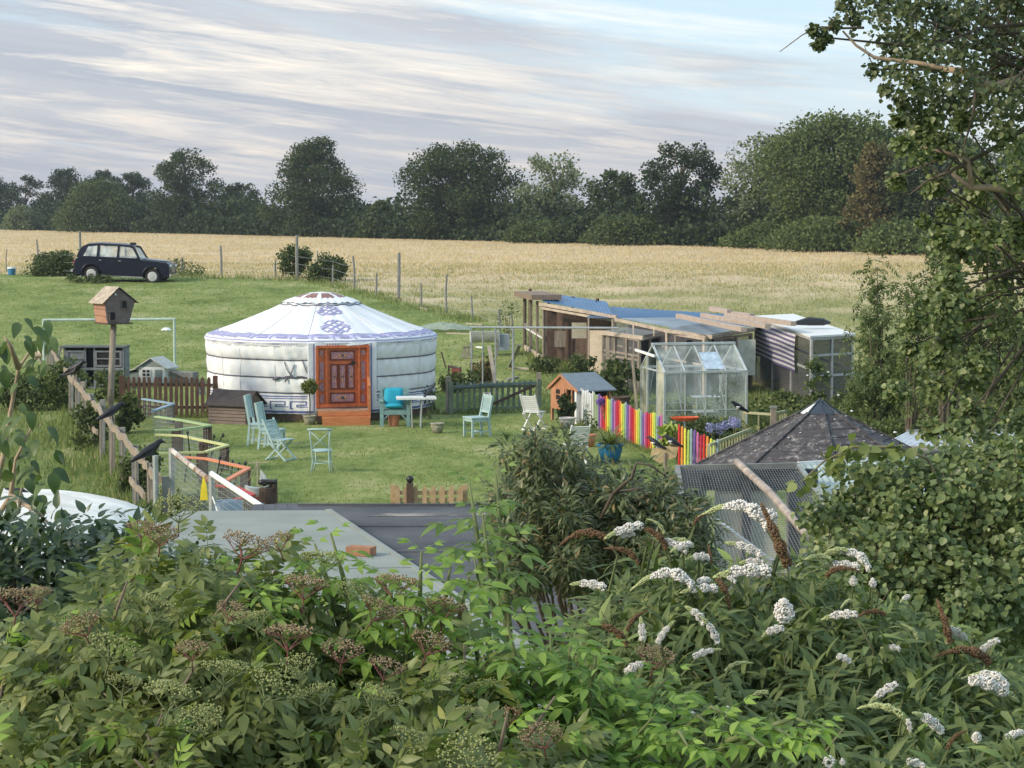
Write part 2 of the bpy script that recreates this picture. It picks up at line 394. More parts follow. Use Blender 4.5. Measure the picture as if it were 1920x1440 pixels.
blades('dry_meadow_grass', 150000, (0, 0), (96, 300), .16, .035, g_dry, lambda x, y: (fence_side(x, y) > .3) & (y < 203 - 1.49 * x) & (rng.uniform(size=len(x)) < (y - 90) / 40))

# ---- far trees
def lf(n, a, b, tr=.25, cc=None): return leafmat(n, a, b, trans=tr, rough=.7, spec=.15, cc=cc)
L_oak = lf('oak leaves', (.026, .046, .022), (.088, .118, .048))
L_dark = lf('dark leaves', (.022, .040, .024), (.065, .092, .042))
L_mid = lf('mid green leaves', (.060, .095, .035), (.15, .19, .07))
L_pale = lf('pale leaves', (.10, .14, .075), (.23, .26, .15))
L_brown = lf('tawny leaves', (.085, .080, .035), (.20, .165, .075))
L_bush = lf('scrub leaves', (.050, .080, .035), (.13, .16, .065))
def tree_d(x):                                   # depth of the hedge line at picture column x (a straight field edge)
    k = (x - 960) / FPX; return 205.5 / (1 + 1.49 * k)
PROF = {'oak': [.55, .85, .98, 1, .97, .88, .70, .42], 'broad': [.8, 1, 1, .96, .9, .8, .62, .35], 'tall': [.55, .8, .95, 1, 1, .95, .8, .5],
        'cone': [1, 1, .95, .85, .75, .6, .45, .25], 'bush': [1, 1, .95, .88, .75, .55, .3, .1]}
def far_tree(name, label, x, ytop, hw, m, prof='oak', back=6, dens=1.08, low=.1, clump=.185, leaf=.25, gap=.5, cat='tree', group='trees along the far side of the field', seed=0, trunk=True, ragged=1.):
    r = np.random.RandomState(seed + int(x) % 997 + 5)
    d = tree_d(x) + back; s = FPX / d; X0 = (x - 960) / s; g = gh(X0, d)
    H = CAMZ - (ytop - HOR) / s - g; W = hw * 1.16 / s
    root = thing(name, label, cat, (X0, d, g - .1), 0, group)
    pr = np.array(PROF[prof]); nc = int(88 * dens); C = []
    for k in range(nc):
        t = (k + r.uniform()) / nc; t = t ** .9
        wd = np.interp(t, np.linspace(0, 1, len(pr)), pr) * W; a = r.uniform(0, 2 * np.pi); q = math.sqrt(r.uniform(.05, 1))
        C.append((math.cos(a) * wd * q * .9, math.sin(a) * wd * q * .75, (low + (1 - low) * t) * H * .93, W * clump * r.uniform(.65, 1.35) * (1.0 if t < .85 else .75)))
    C = np.array(C); P = []; 
    for cx, cy, cz, cr in C:
        n = int(min(1000, 40 + 11. * (cr / leaf) ** 2) * (1 - gap * r.uniform()))
        q = rdir(n, r) * (r.uniform(.25, 1, (n, 1)) ** .45) * cr * np.array([1.15, 1.1, .78]) + r.normal(0, cr * .12 * ragged, (n, 3)); P.append(q + [cx, cy, cz])
    P = np.vstack(P); P = P[P[:, 2] > .3]; n = len(P)
    D = rdir(n, r); U = norm(rdir(n, r) + [0, 0, .9])
    V, F = inst(T_DIA, P, frames(D, U), leaf * r.uniform(.5, 1.2, n)); npmesh('crown', V, F, m, root)
    if trunk:
        tb = MB(); tr_ = max(.18, W * .05); th = H * .5
        tb.tube([(0, 0, -.3), (0.02 * W, 0, th * .4), (-.03 * W, .02 * W, th), (0, 0, H * .8)], [tr_ * 1.2, tr_, tr_ * .7, tr_ * .2], 8)
        for cx, cy, cz, cr in C[::2]:
            z0 = max(.12 * H, cz - r.uniform(.18, .35) * H); tb.tube([(0, 0, z0), (cx * .5, cy * .5, (z0 + cz) / 2 + .03 * H), (cx, cy, cz)], [tr_ * .42, tr_ * .26, tr_ * .07], 5, cap=False)
        obj('trunk', tb, bark, root, smooth=True)
    return root
FT = [
 ('tree', 'dark tree cut off by the left edge of the photo', -12, 330, 48, L_dark, 'oak', 12, {}),
 ('tree', 'small gappy dark tree, second from the left edge in the far tree line', 52, 324, 36, L_dark, 'tall', 16, dict(dens=.8, gap=.5)),
 ('tree', 'flat-topped dark tree behind the rounded pale green thicket, left of the taxi roof', 128, 311, 46, L_dark, 'broad', 22, {}),
 ('tree', 'low dark tree between two flat-topped neighbours straight above the taxi', 196, 314, 44, L_dark, 'broad', 26, {}),
 ('tree', 'dark tree touching the left side of the tall round oak above the taxi bonnet', 252, 318, 42, L_dark, 'broad', 20, {}),
 ('oak_tree', 'round-headed dark oak, first tall tree from the left, above the taxi bonnet', 350, 276, 66, L_oak, 'oak', 6, dict(low=.05, gap=.5)),
 ('tree', 'low dark tree in the dip between the first two tall oaks from the left', 452, 340, 48, L_dark, 'broad', 14, {}),
 ('oak_tree', 'tallest dark oak of the left half, standing behind the yurt top', 590, 252, 92, L_oak, 'cone', 4, dict(low=.04, gap=.5, dens=1.25, clump=.19)),
 ('tree', 'low pale green tree filling the gap between the two largest oaks', 716, 372, 40, L_bush, 'bush', 2, dict(trunk=False)),
 ('oak_tree', 'broad spreading dark oak with its trunk showing, in the middle of the tree line', 862, 262, 106, L_oak, 'oak', 3, dict(low=.14, gap=.5, dens=1.25, clump=.19)),
 ('tree', 'airy pale green tree right of the broad middle oak, sky showing through', 1040, 279, 62, L_pale, 'tall', 6, dict(dens=.75, gap=.75, clump=.2, leaf=.28, ragged=2)),
 ('tree', 'low ragged dark tree between the airy pale tree and the tall dark one', 1150, 312, 60, L_oak, 'broad', 6, dict(gap=.55, ragged=1.6)),
 ('oak_tree', 'tall narrow dark tree with flat top and see-through lower crown, right of centre', 1276, 258, 70, L_dark, 'tall', 4, dict(gap=.6, dens=1.1, clump=.19, low=.16)),
 ('tree', 'thin pale tree with twiggy see-through crown left of the big green wood corner', 1415, 243, 66, L_pale, 'broad', 6, dict(gap=.8, dens=.8, clump=.19, leaf=.26, ragged=2)),
 ('tree', 'darker tree top rising just behind the thin pale see-through tree', 1470, 236, 50, L_oak, 'tall', 14, {}),
 ('tree', 'large rounded mid green tree, the biggest at the right of the tree line', 1578, 208, 135, L_mid, 'oak', 3, dict(dens=1.5, clump=.24, low=.02, gap=.2)),
 ('tree', 'tawny brown-green tree in front of the large rounded green tree', 1640, 258, 62, L_brown, 'cone', -6, dict(dens=1.2, low=.02, gap=.2)),
 ('tree', 'dark tree behind bare branches right of the tawny tree', 1775, 240, 105, L_oak, 'oak', -2, dict(dens=1.3, low=.02, gap=.2)),
 ('tree', 'dark tree at the right edge behind the overhanging leafy branches', 1925, 262, 95, L_oak, 'oak', -4, dict(dens=1.2, low=.02)),
]
for i, (nm, lb, x, yt, hw, m_, pf, bk, kw) in enumerate(FT): far_tree(nm, lb, x, yt, hw, m_, pf, bk, seed=i * 31, **kw)
for i, (lb, x, yt, hw, m_, bk) in enumerate([
 ('rounded pale green thicket in front of the dark trees above the taxi', 190, 343, 72, L_bush, -4),
 ('small pale grey-green bush under the left end of the tree line', 45, 388, 34, L_pale, -6),
 ('low green bush at the foot of the airy pale tree', 1010, 425, 60, L_bush, -5),
 ('leafy bush at the foot of the tall narrow dark tree', 1180, 418, 70, L_bush, -4),
 ('green scrub bush where the hedge ends beside the big green tree', 1430, 425, 62, L_mid, -5),
 ('wide green scrub bush below the large rounded green tree', 1560, 425, 95, L_mid, -8),
 ('green scrub bush below the tawny tree', 1700, 430, 90, L_mid, -12),
 ('green scrub bush beyond the dry field at the right edge', 1850, 420, 95, L_bush, -14)]):
    far_tree('bush', lb, x, yt, hw, m_, 'bush', bk, seed=300 + i * 7, cat='bush', low=0, clump=.32, leaf=.24, gap=.1, group='bushes under the far tree line', trunk=False, dens=.9)
# hedge: one long hedge along the field's far edge
def hedge():
    root = thing('hedge', 'long low dark hedge along the far edge of the dry field', 'hedge', (-24, 241, gh(-24, 241)))
    n = 38000; x = rng.uniform(-98, 21, n); y = 206 - 1.49 * x + rng.normal(0, .9, n)
    top = 1.9 + .5 * np.sin(x * .31) + .4 * np.sin(x * .83 + 1); z = rng.uniform(0, 1, n) ** .8 * top + np.clip((y - 103) * .0019, 0, .42) + 2.1
    P = np.stack([x, y, z], -1) - np.array(root.location)
    V, F = inst(T_DIA, P, frames(rdir(n), norm(rdir(n) + [0, 0, .6])), .42 * rng.uniform(.6, 1.3, n)); npmesh('foliage', V, F, L_dark, root)['kind'] = 'stuff'
hedge()
def undergrowth():
    n = 48000; x = rng.uniform(-98, 34, n); off = rng.uniform(1.5, 13, n); y = 206 - 1.49 * x + off
    lump = np.array([mnoise.noise(Vector((a * .13, o * .1, 5))) + .6 * mnoise.noise(Vector((a * .45, 2, o * .2))) for a, o in zip(x, off)])
    top = np.clip(3.6 + lump * 4.0, .8, 7); z = rng.uniform(0, 1, n) ** .75 * top + np.clip((y - 103) * .0019, 0, .42) + 2.1
    V, F = inst(T_DIA, np.stack([x, y, z], -1), frames(rdir(n), norm(rdir(n) + [0, 0, .6])), .42 * rng.uniform(.6, 1.3, n)); tag(npmesh('undergrowth', V, F, L_dark), kind='stuff')
undergrowth()

# ---- bushes and weeds standing on the ground nearer by
def bush(name, label, x, yb, wpx, hpx, m, n=900, leaf=.09, t=T_DIA, d=None, cat='bush', group=None, stems=5, up=.5, flat=.8, sm=stem_g, dz=0, shape=1.0, sparse=.25):
    p = PG(x, yb) if d is None else on(PD(x, yb, d).x, d); s = FPX / p.y; W = wpx / s / 2; H = hpx / s
    root = thing(name, label, cat, (p.x, p.y, gh(p.x, p.y) + dz - .02), 0, group)
    r = np.random.RandomState(int(x * 7 + yb) % 9999); nc = 14
    C = np.stack([r.uniform(-1, 1, nc) * W * .7, r.uniform(-1, 1, nc) * W * .7 * flat, (.15 + .75 * r.uniform(size=nc) ** shape) * H, r.uniform(.22, .42, nc) * min(W, H)], -1)
    C[0] = (0, 0, H * .8, min(W, H) * .28); q = C[r.randint(0, nc, n)]
    P = q[:, :3] + rdir(n, r) * (r.uniform(.1, 1, (n, 1)) ** .5) * q[:, 3:4] * np.array([1.25, 1.1, 1.2]); ex = r.uniform(size=n) < sparse
    P[ex] += r.normal(0, .1, (ex.sum(), 3)) * [W, W, H]; P[:, 2] = np.clip(np.abs(P[:, 2]), .02, H * 1.12)
    D = norm(rdir(n, r) + [0, 0, up]); V, F = inst(t, P, frames(D, norm(rdir(n, r) + [0, 0, .8])), leaf * r.uniform(.6, 1.4, n)); npmesh('foliage', V, F, m, root)
    if stems:
        b = MB()
        for k in range(stems):
            c = C[k]; b.tube([(c[0] * .2, c[1] * .2, 0), (c[0] * .6, c[1] * .6, c[2] * .6), tuple(c[:3])], [max(.012, W * .03), W * .02 + .004, .003], 5)
        obj('stem', b, sm, root)
    return root

# ---- air: pale haze that fades the far trees
def haze():
    b = MB(); b.box((0, 760, 12.0), (1420, 1640, 26.0)); m = bpy.data.materials.new('pale haze'); m.use_nodes = True; t = m.node_tree; t.nodes.clear(); o_ = t.nodes.new('ShaderNodeOutputMaterial'); v = t.nodes.new('ShaderNodeVolumePrincipled')
    v.inputs['Color'].default_value = (.80, .88, 1.0, 1); v.inputs['Density'].default_value = .00024; v.inputs['Anisotropy'].default_value = .2; t.links.new(v.outputs[0], o_.inputs['Volume']); tag(obj('haze', b, m), kind='stuff')
haze()
# ================================================================== YURT
YD, YS = 56.45, FPX / 56.45
YC = Vector(((602 - 960) / YS, YD, 0.19)); YR = 3.02
rope_z = [1.40, .95, .56]
def nz3(a, b, c): return mnoise.noise(Vector((a, b, c)))
def r_wall(th, z):
    lv = [1.86, 1.40, .95, .56, .02]; bul = 0
    for a, b in zip(lv[:-1], lv[1:]):
        if b <= z <= a: t = (z - b) / (a - b); bul = math.sin(math.pi * t) ** .6 * (.055 if a > 1.5 else .028 if b > .1 else .015)
    wr = .024 * nz3(math.cos(th) * 9, math.sin(th) * 9, z * 3) + .014 * nz3(math.cos(th) * 30 + z * 6, math.sin(th) * 30, z * 2.5) + .014 * math.sin(th * 61 + 3 * nz3(th * 4, z * 3, 1) + z * 5) 
    return YR - .03 + .02 * z + bul + wr
roof_prof = [(0, YR + .05, 1.74), (.015, YR + .10, 1.84), (.05, YR + .03, 1.93), (.2, 2.42, 2.145), (.4, 1.86, 2.36), (.6, 1.32, 2.58), (.78, .92, 2.77), (.86, .74, 2.86), (1, .02, 3.0)]
RT = [p[0] for p in roof_prof]; RR = [p[1] for p in roof_prof]; RZ = [p[2] for p in roof_prof]
def on_wall(th, z, o=0.0): r = r_wall(th, z) + o; return Vector((math.sin(th) * r, -math.cos(th) * r, z))
def on_roof(th, t, o=0.0):
    r = float(np.interp(t, RT, RR)); z = float(np.interp(t, RT, RZ)); f = min(1, t * 6) * min(1, max(0, (1 - t) * 4))
    z += f * (.022 * nz3(math.cos(th) * 8, math.sin(th) * 8, t * 1.2) + .012 * math.sin(th * 36) * (1 - t) + .012 * math.sin(th * 17 + 4 * t))
    return Vector((math.sin(th) * (r + o * .5), -math.cos(th) * (r + o * .5), z + o))
def surf(fn, ths, ts, closed=True):
    b = MB(); n = len(ths); vs = [fn(a, t) for t in ts for a in ths]; fs = []
    for i in range(len(ts) - 1):
        for j in range(n if closed else n - 1): fs.append((i * n + j, i * n + (j + 1) % n, (i + 1) * n + (j + 1) % n, (i + 1) * n + j))
    return b.add(vs, fs)
def yurt():
    root = thing('yurt', 'white canvas yurt with purple patterned trim and orange painted door', 'yurt', YC)
    root.scale = (.965,) * 3
    canvas = mat('white canvas', (.74, .76, .80), rough=.8, var=.07, scale=2.5, bump=.35, bscale=14)
    canvas_w = mat('washed canvas wall', (.76, .775, .80), rough=.8, var=.06, scale=1.5, bump=.3, bscale=8)
    canvas_t = mat('tinted canvas band', (.46, .47, .68), rough=.8, var=.10, scale=3)
    purple = mat('purple print', (.33, .32, .56), rough=.8, var=.2); blue = mat('blue print', (.12, .14, .34), rough=.8, var=.2)
    ropem = mat('grey webbing strap', (.12, .12, .15), rough=.8); brown = mat('red brown wood', (.25, .09, .06), rough=.6, var=.35)
    th0 = [2 * math.pi * i / 300 for i in range(300)]
    wm_ = surf(on_wall, th0, [.02 + 1.84 * i / 56 for i in range(57)])
    def keepf(f):
        v = [wm_.v[i] for i in f]; a_ = math.atan2(sum(p[0] for p in v) / 4, -sum(p[1] for p in v) / 4); return not (abs(a_ - R(15)) < R(12.3) and .17 < v[0][2] < 1.80)
    k_ = [keepf(f) for f in wm_.f]; wm_.f = [f for f, q in zip(wm_.f, k_) if q]; wm_.mi = [0] * len(wm_.f)
    obj('wall', wm_, canvas_w, root, smooth=True)
    obj('roof', surf(on_roof, th0, list(np.concatenate([np.linspace(0, .1, 9), np.linspace(.12, .86, 34)]))), canvas, root, smooth=True)
    # crown: a cap of cloth with the red wheel showing in segments
    b = MB(); n = 64; vs = []; fs = []
    prof = [(.86, .72, 2.865), (.9, .56, 2.945), (.95, .33, 3.005), (1, .01, 3.03)]
    for t, r, z in prof: vs += [Vector((math.sin(a) * r, -math.cos(a) * r, z)) for a in [2 * math.pi * j / n for j in range(n)]]
    for i in range(3):
        for j in range(n): b.mi.append(1 if (i > 0 or True) and (j % 8) in (1, 2, 3, 4, 5, 6) and i < 2 else 0); fs.append((i * n + j, i * n + (j + 1) % n, (i + 1) * n + (j + 1) % n, (i + 1) * n + j))
    b.v = [tuple(v) for v in vs]; b.f = fs
    obj('crown_wheel', b, [canvas, mat('dull red wheel under clear cover', (.26, .12, .10), rough=.4, var=.5, scale=14)], root, smooth=True)
    b = MB(); vs = []; n = 120
    for i, (r, z) in enumerate([(.68, 2.892), (.86, 2.835), (1.05, 2.755)]):
        for j in range(n):
            a = 2 * math.pi * j / n; sc = (.06 * abs(math.sin(a * 6)) if i == 2 else 0); rr = r - sc
            vs.append(Vector((math.sin(a) * rr, -math.cos(a) * rr, z + sc * .42 + .012 * math.sin(a * 31))))
    b.add(vs, [(i * n + j, i * n + (j + 1) % n, (i + 1) * n + (j + 1) % n, (i + 1) * n + j) for i in range(2) for j in range(n)])
    obj('crown_cover', b, canvas, root, smooth=True)
    b = MB(); b.tube([on_roof(a, .715, .012) for a in th0[::2] + [0]], .012, 5, cap=False); obj('crown_rope', b, ropem, root)
    door_a, dh = R(15.0), R(14.2)
    free = lambda a: abs((a - door_a + math.pi) % (2 * math.pi) - math.pi) > dh
    for z in rope_z:
        b = MB(); seg = []
        for a in th0 + [2 * math.pi]:
            if free(a): seg.append(on_wall(a, z + .004 * math.sin(a * 9), .012))
            elif seg: b.tube(seg, .017, 5); seg = []
        if seg: b.tube(seg, .017, 5)
        obj('rope', b, ropem, root, smooth=True)
    # loose rope loops on the left of the door
    b = MB()
    for z0, z1, a0, a1 in ((1.36, 1.0, -13, -6), (1.38, 1.02, -4, 2), (1.3, .97, -8, -13)):
        b.tube([on_wall(R(a0 + (a1 - a0) * t), z0 + (z1 - z0) * (t + .5 * math.sin(math.pi * t)), .03) for t in np.linspace(0, 1, 9)], .013, 5)
    b.tube([on_wall(R(a), .97 + .02 * math.sin(a), .03) for a in range(-15, 4)], .016, 5)
    b.tube([on_wall(R(-15), .96, .05), on_wall(R(-17), .93, .06), on_wall(R(-19), .90, .05)], [.02, .05, .02], 7); b.tube([on_wall(R(-12), .95, .05), on_wall(R(-12.5), .84, .06)], [.035, .015], 6)
    obj('loose_rope', b, ropem, root, smooth=True)
    # seams
    for a in (-52, -38, -18, 33, 62, -80): obj('seam', MB().tube([on_wall(R(a), z, .004) for z in np.linspace(.55, 1.8, 14)], .006, 4), mat('canvas seam', (.5, .5, .52)), root)
    for a in (-30, -2, 40, 75, -70): obj('seam', MB().tube([on_roof(R(a), t, .006) for t in np.linspace(.1, .7, 14)], .006, 4), mat('canvas seam', (.5, .5, .52)), root)
    # printed bands: strips lying on the cloth
    def strip(b, fn, a0, a1, t0, t1, o=.008, chk=True):
        n = max(1, int(abs(a1 - a0) / R(1.3))); m_ = 2 if abs(t1 - t0) > .05 else 1
        for i in range(n):
            p, q = a0 + (a1 - a0) * i / n, a0 + (a1 - a0) * (i + 1) / n
            if chk and not free((p + q) / 2): continue
            for j in range(m_):
                u, v = t0 + (t1 - t0) * j / m_, t0 + (t1 - t0) * (j + 1) / m_
                b.quad(fn(p, u, o), fn(q, u, o), fn(q, v, o), fn(p, v, o))
    b = MB()
    for z0, z1 in ((.455, .485), (.405, .425), (.045, .10)): strip(b, on_wall, 0, 2 * math.pi, z0, z1)
    U = 2 * math.pi / 34
    key = [(0, 0, .07, 1), (0, .88, .80, 1), (.73, .45, .80, 1), (.30, .45, .80, .58), (.30, .22, .37, .58), (.30, .22, .93, .34), (.0, 0, .14, .12)]
    for k in range(34):
        for x0, y0, x1, y1 in key: strip(b, on_wall, k * U + x0 * U, k * U + x1 * U, .15 + .2 * y0, .15 + .2 * y1)
    obj('bottom_trim_pattern', b, blue, root)
    b = MB(); strip(b, on_roof, 0, 2 * math.pi, .035, .115, .004, chk=False); obj('eave_band', b, canvas_t, root)
    b = MB()
    for t0, t1 in ((.026, .036), (.115, .123), (.006, .012)): strip(b, on_roof, 0, 2 * math.pi, t0, t1, .010, chk=False)
    for k in range(34):
        for x0, y0, x1, y1 in key: strip(b, on_roof, k * U + x0 * U, k * U + x1 * U, .048 + .055 * y0, .048 + .055 * y1, .010, chk=False)
    obj('eave_trim_pattern', b, purple, root)
    # endless-knot emblems on the roof above the door
    def knot(name, a0, t0, w, h):
        b = MB()
        def P(u, v): return on_roof(a0 + u * w / max(.5, float(np.interp(t0 + v * h, RT, RR))), t0 + v * h, .012)
        def line(u0, v0, u1, v1, wd=.085):
            d = np.array([u1 - u0, v1 - v0]); L_ = np.hypot(*d); d /= L_; nrm = np.array([-d[1], d[0]]) * wd / 2; k = 4
            for i in range(k):
                p = np.array([u0, v0]) + d * (L_ * i / k - (wd / 2 if i == 0 else 0)); q = np.array([u0, v0]) + d * (L_ * (i + 1) / k + (wd / 2 if i == k - 1 else 0))
                b.quad(P(*(p - nrm)), P(*(q - nrm)), P(*(q + nrm)), P(*(p + nrm)))
        c = .707
        def rot(x, y): return ((x - y) * c, (x + y) * c)
        for g in (-.33, 0, .33):
            line(*rot(g, -.5), *rot(g, .5)); line(*rot(-.5, g), *rot(.5, g))
        for s in (-1, 1):
            for a, e in ((-.33, 0), (.33, .66)):
                line(*rot(a, s * .5), *rot(e if e < .4 else .5, s * .5)); line(*rot(s * .5, a), *rot(s * .5, e if e < .4 else .5))
            line(*rot(s * .66, .33), *rot(s * .66, 0)); line(*rot(.33, s * .66), *rot(0, s * .66)); line(*rot(s * .5, .33), *rot(s * .66, .33)); line(*rot(s * .5, 0), *rot(s * .66, 0)); line(*rot(.33, s * .5), *rot(.33, s * .66)); line(*rot(0, s * .5), *rot(0, s * .66))
        obj(name, b, purple, root)
    knot('knot_emblem', R(14), .25, .52, .19); knot('knot_emblem', R(14), .585, .46, .15)
    # door in its frame
    b = MB(); b.lathe([(2.96, -.17), (2.96, .0), (.01, .0)], n=60); obj('deck', b, timber_dark, root)
    D = empty('door', (0, 0, 0), door_a); D.parent = root
    fy = -(YR + .03); ow, z0, z1 = .69, .20, 1.78
    orange = mat('orange red door paint', (.52, .13, .045), rough=.5, var=.25, scale=10); dred = mat('dark red edging', (.12, .028, .02), rough=.5)
    pan = bpy.data.materials.new('painted floral panel'); t_, b_ = nodes(pan); N = t_.nodes; L = t_.links
    tcn = N.new('ShaderNodeTexCoord'); vo = N.new('ShaderNodeTexVoronoi'); vo.inputs['Scale'].default_value = 17; L.new(tcn.outputs['Object'], vo.inputs['Vector'])
    wv = N.new('ShaderNodeTexWave'); wv.inputs['Scale'].default_value = 7; wv.inputs['Distortion'].default_value = 9; wv.inputs['Detail'].default_value = 2; L.new(tcn.outputs['Object'], wv.inputs['Vector'])
    ad = N.new('ShaderNodeMath'); ad.operation = 'MULTIPLY'; L.new(wv.outputs[1], ad.inputs[0]); L.new(vo.outputs['Distance'], ad.inputs[1])
    cr = N.new('ShaderNodeValToRGB'); cr.color_ramp.interpolation = 'LINEAR'
    for _ in range(3): cr.color_ramp.elements.new(.5)
    for e, (p, c) in zip(cr.color_ramp.elements, [(0, (.33, .09, .04)), (.12, (.42, .15, .06)), (.2, (.34, .22, .30)), (.34, (.50, .36, .42)), (.6, (.16, .09, .22))]): e.position = p; e.color = (*c, 1)
    L.new(ad.outputs[0], cr.inputs[0]); L.new(cr.outputs[0], b_.inputs['Base Color']); b_.inputs['Roughness'].default_value = .55
    b = MB()
    for sx in (-1, 1): b.box((sx * (ow - .03), fy, (z0 + z1) / 2), (.06, .14, z1 - z0)); b.box((sx * (ow - .27), fy + .01, (z0 + z1) / 2), (.05, .10, z1 - z0))
    b.box((0, fy + .005, z1 - .035), (2 * ow - .12, .13, .07)); b.box((0, fy + .005, z0 + .045), (2 * ow - .12, .13, .09)); obj('frame', b, orange, D)
    for sx in (-1, 1):
        o = obj('side_panel', MB().box((sx * (ow - .153), fy + .03, (z0 + z1) / 2), (.19, .05, z1 - z0 - .17)), orange, D)
        q = MB(); 
        for zc, hh in ((1.58, .13), (1.13, .46), (.72, .2), (.42, .2)): q.box((sx * (ow - .153), fy + .0, zc), (.105, .02, hh))
        obj('floral_panel', q, pan, D)
    lw = ow - .30
    leaf = MB(); leaf.box((0, fy + .03, (z0 + z1) / 2 + .01), (2 * lw, .05, z1 - z0 - .17)); obj('door_leaf', leaf, orange, D)
    for (xc, zc, ww, hh) in ((0, 1.52, .60, .20), (0, .44, .60, .22), (-.215, .98, .15, .60), (0, .98, .15, .60), (.215, .98, .15, .60)):
        e = MB(); 
        for sx in (-1, 1): e.box((xc + sx * (ww / 2 + .012), fy - .005, zc), (.024, .03, hh + .048)); e.box((xc, fy - .005, zc + sx * (hh / 2 + .012)), (ww, .028, .024))
        obj('panel_edging', e, dred, D)
        obj('floral_panel', MB().box((xc, fy + .002, zc), (ww - .03, .018, hh - .03)), pan, D)
        c = MB(); k = min(ww, hh) * .34; c.prism([(xc - k * (1.9 if ww > hh else .8), fy - .009, zc), (xc, fy - .009, zc - k * (.8 if ww > hh else 1.6)), (xc + k * (1.9 if ww > hh else .8), fy - .009, zc), (xc, fy - .009, zc + k * (.8 if ww > hh else 1.6))], (0, -.006, 0)); obj('diamond_motif', c, mat('ochre motif', (.50, .24, .08), var=.3, scale=20), D)
        c = MB(); c.lathe([(.001, 0), (k * .55, 0), (k * .55, .01), (.001, .012)], n=12); c.v = [(x_ + xc, fy - .017 - z_, y_ + zc) for x_, y_, z_ in c.v]; obj('rosette', c, mat('dark blue motif', (.05, .06, .13)), D)
    h = MB(); h.tube([(.16, fy - .03, 1.30), (.24, fy - .05, 1.33), (.36, fy - .03, 1.35)], .012, 6); h.box((.27, fy - .02, 1.33), (.08, .02, .09)); obj('bolt', h, blackgloss, D)
    v = MB()
    for i in range(24):
        x0, x1 = -ow - .03 + i * (2 * ow + .06) / 24, -ow - .03 + (i + 1) * (2 * ow + .06) / 24
        a = lambda x, z, o: (x, fy - .045 - o - .025 * math.sin(x * 6), z + .01 * math.sin(x * 9))
        tl = lambda x: z1 - .01 + .10 * ((x + ow) / (2 * ow)) ** 2 - .05
        v.quad(a(x0, tl(x0), 0), a(x1, tl(x1), 0), a(x1, 1.86, -.02), a(x0, 1.86, -.02))
    obj('door_valance', v, canvas, D, smooth=True)
    for sx in (-1, 1):
        b = MB(); 
        for k_ in range(2):
            pts = [Vector((sx * (ow + .05 + .085 * k_), fy - .05 + .05 * k_, z)) for z in np.linspace(.12, 1.82, 12)]
            for p, q in zip(pts[:-1], pts[1:]): b.bar(p, q, .028, .012, up=(0, 1, 0))
        obj('edge_stripe', b, blue, D)
        b = MB(); b.box((sx * (ow + .09), fy + .03, .98), (.2, .1, 1.72)); obj('canvas_edge', b, canvas, D)
    return root
yurt()
def steps():
    a = R(15); p = YC + Vector((math.sin(a) * 3.02, -math.cos(a) * 3.02, 0)); p.z = 0
    root = thing('door_steps', 'orange wooden steps with one handrail in front of the yurt door', 'steps', p, a - R(9))
    stain = mat('orange stained wood', (.48, .18, .07), rough=.65, var=.2, scale=3, stretch=(1, 4, 4)); tread = mat('worn tread', (.40, .25, .17), rough=.8, var=.3)
    for i in range(4): obj('board', MB().box((0, -.06 - .13 * i, .345), (1.30, .122, .03)), tread, root)
    obj('riser', MB().box((0.0, -.515, .275), (1.26, .025, .11)), stain, root)
    for i in range(2): obj('board', MB().box((.05, -.57 - .13 * i, .195), (1.18, .122, .03)), stain, root)
    obj('riser', MB().box((.05, -.77, .09), (1.16, .025, .18)), stain, root)
    for x in (-.62, .62): obj('side_board', MB().box((x, -.27, .16), (.04, .48, .32)), timber_dark, root)
    for y, z, h_ in ((-.60, .55, .80), (-.08, .72, .75)): obj('rail_post', MB().box((.62, y, z), (.055, .055, h_)), stain, root)
    obj('handrail', MB().bar((.62, -.04, 1.10), (.62, -.66, .94), .06, .05), stain, root)
steps()

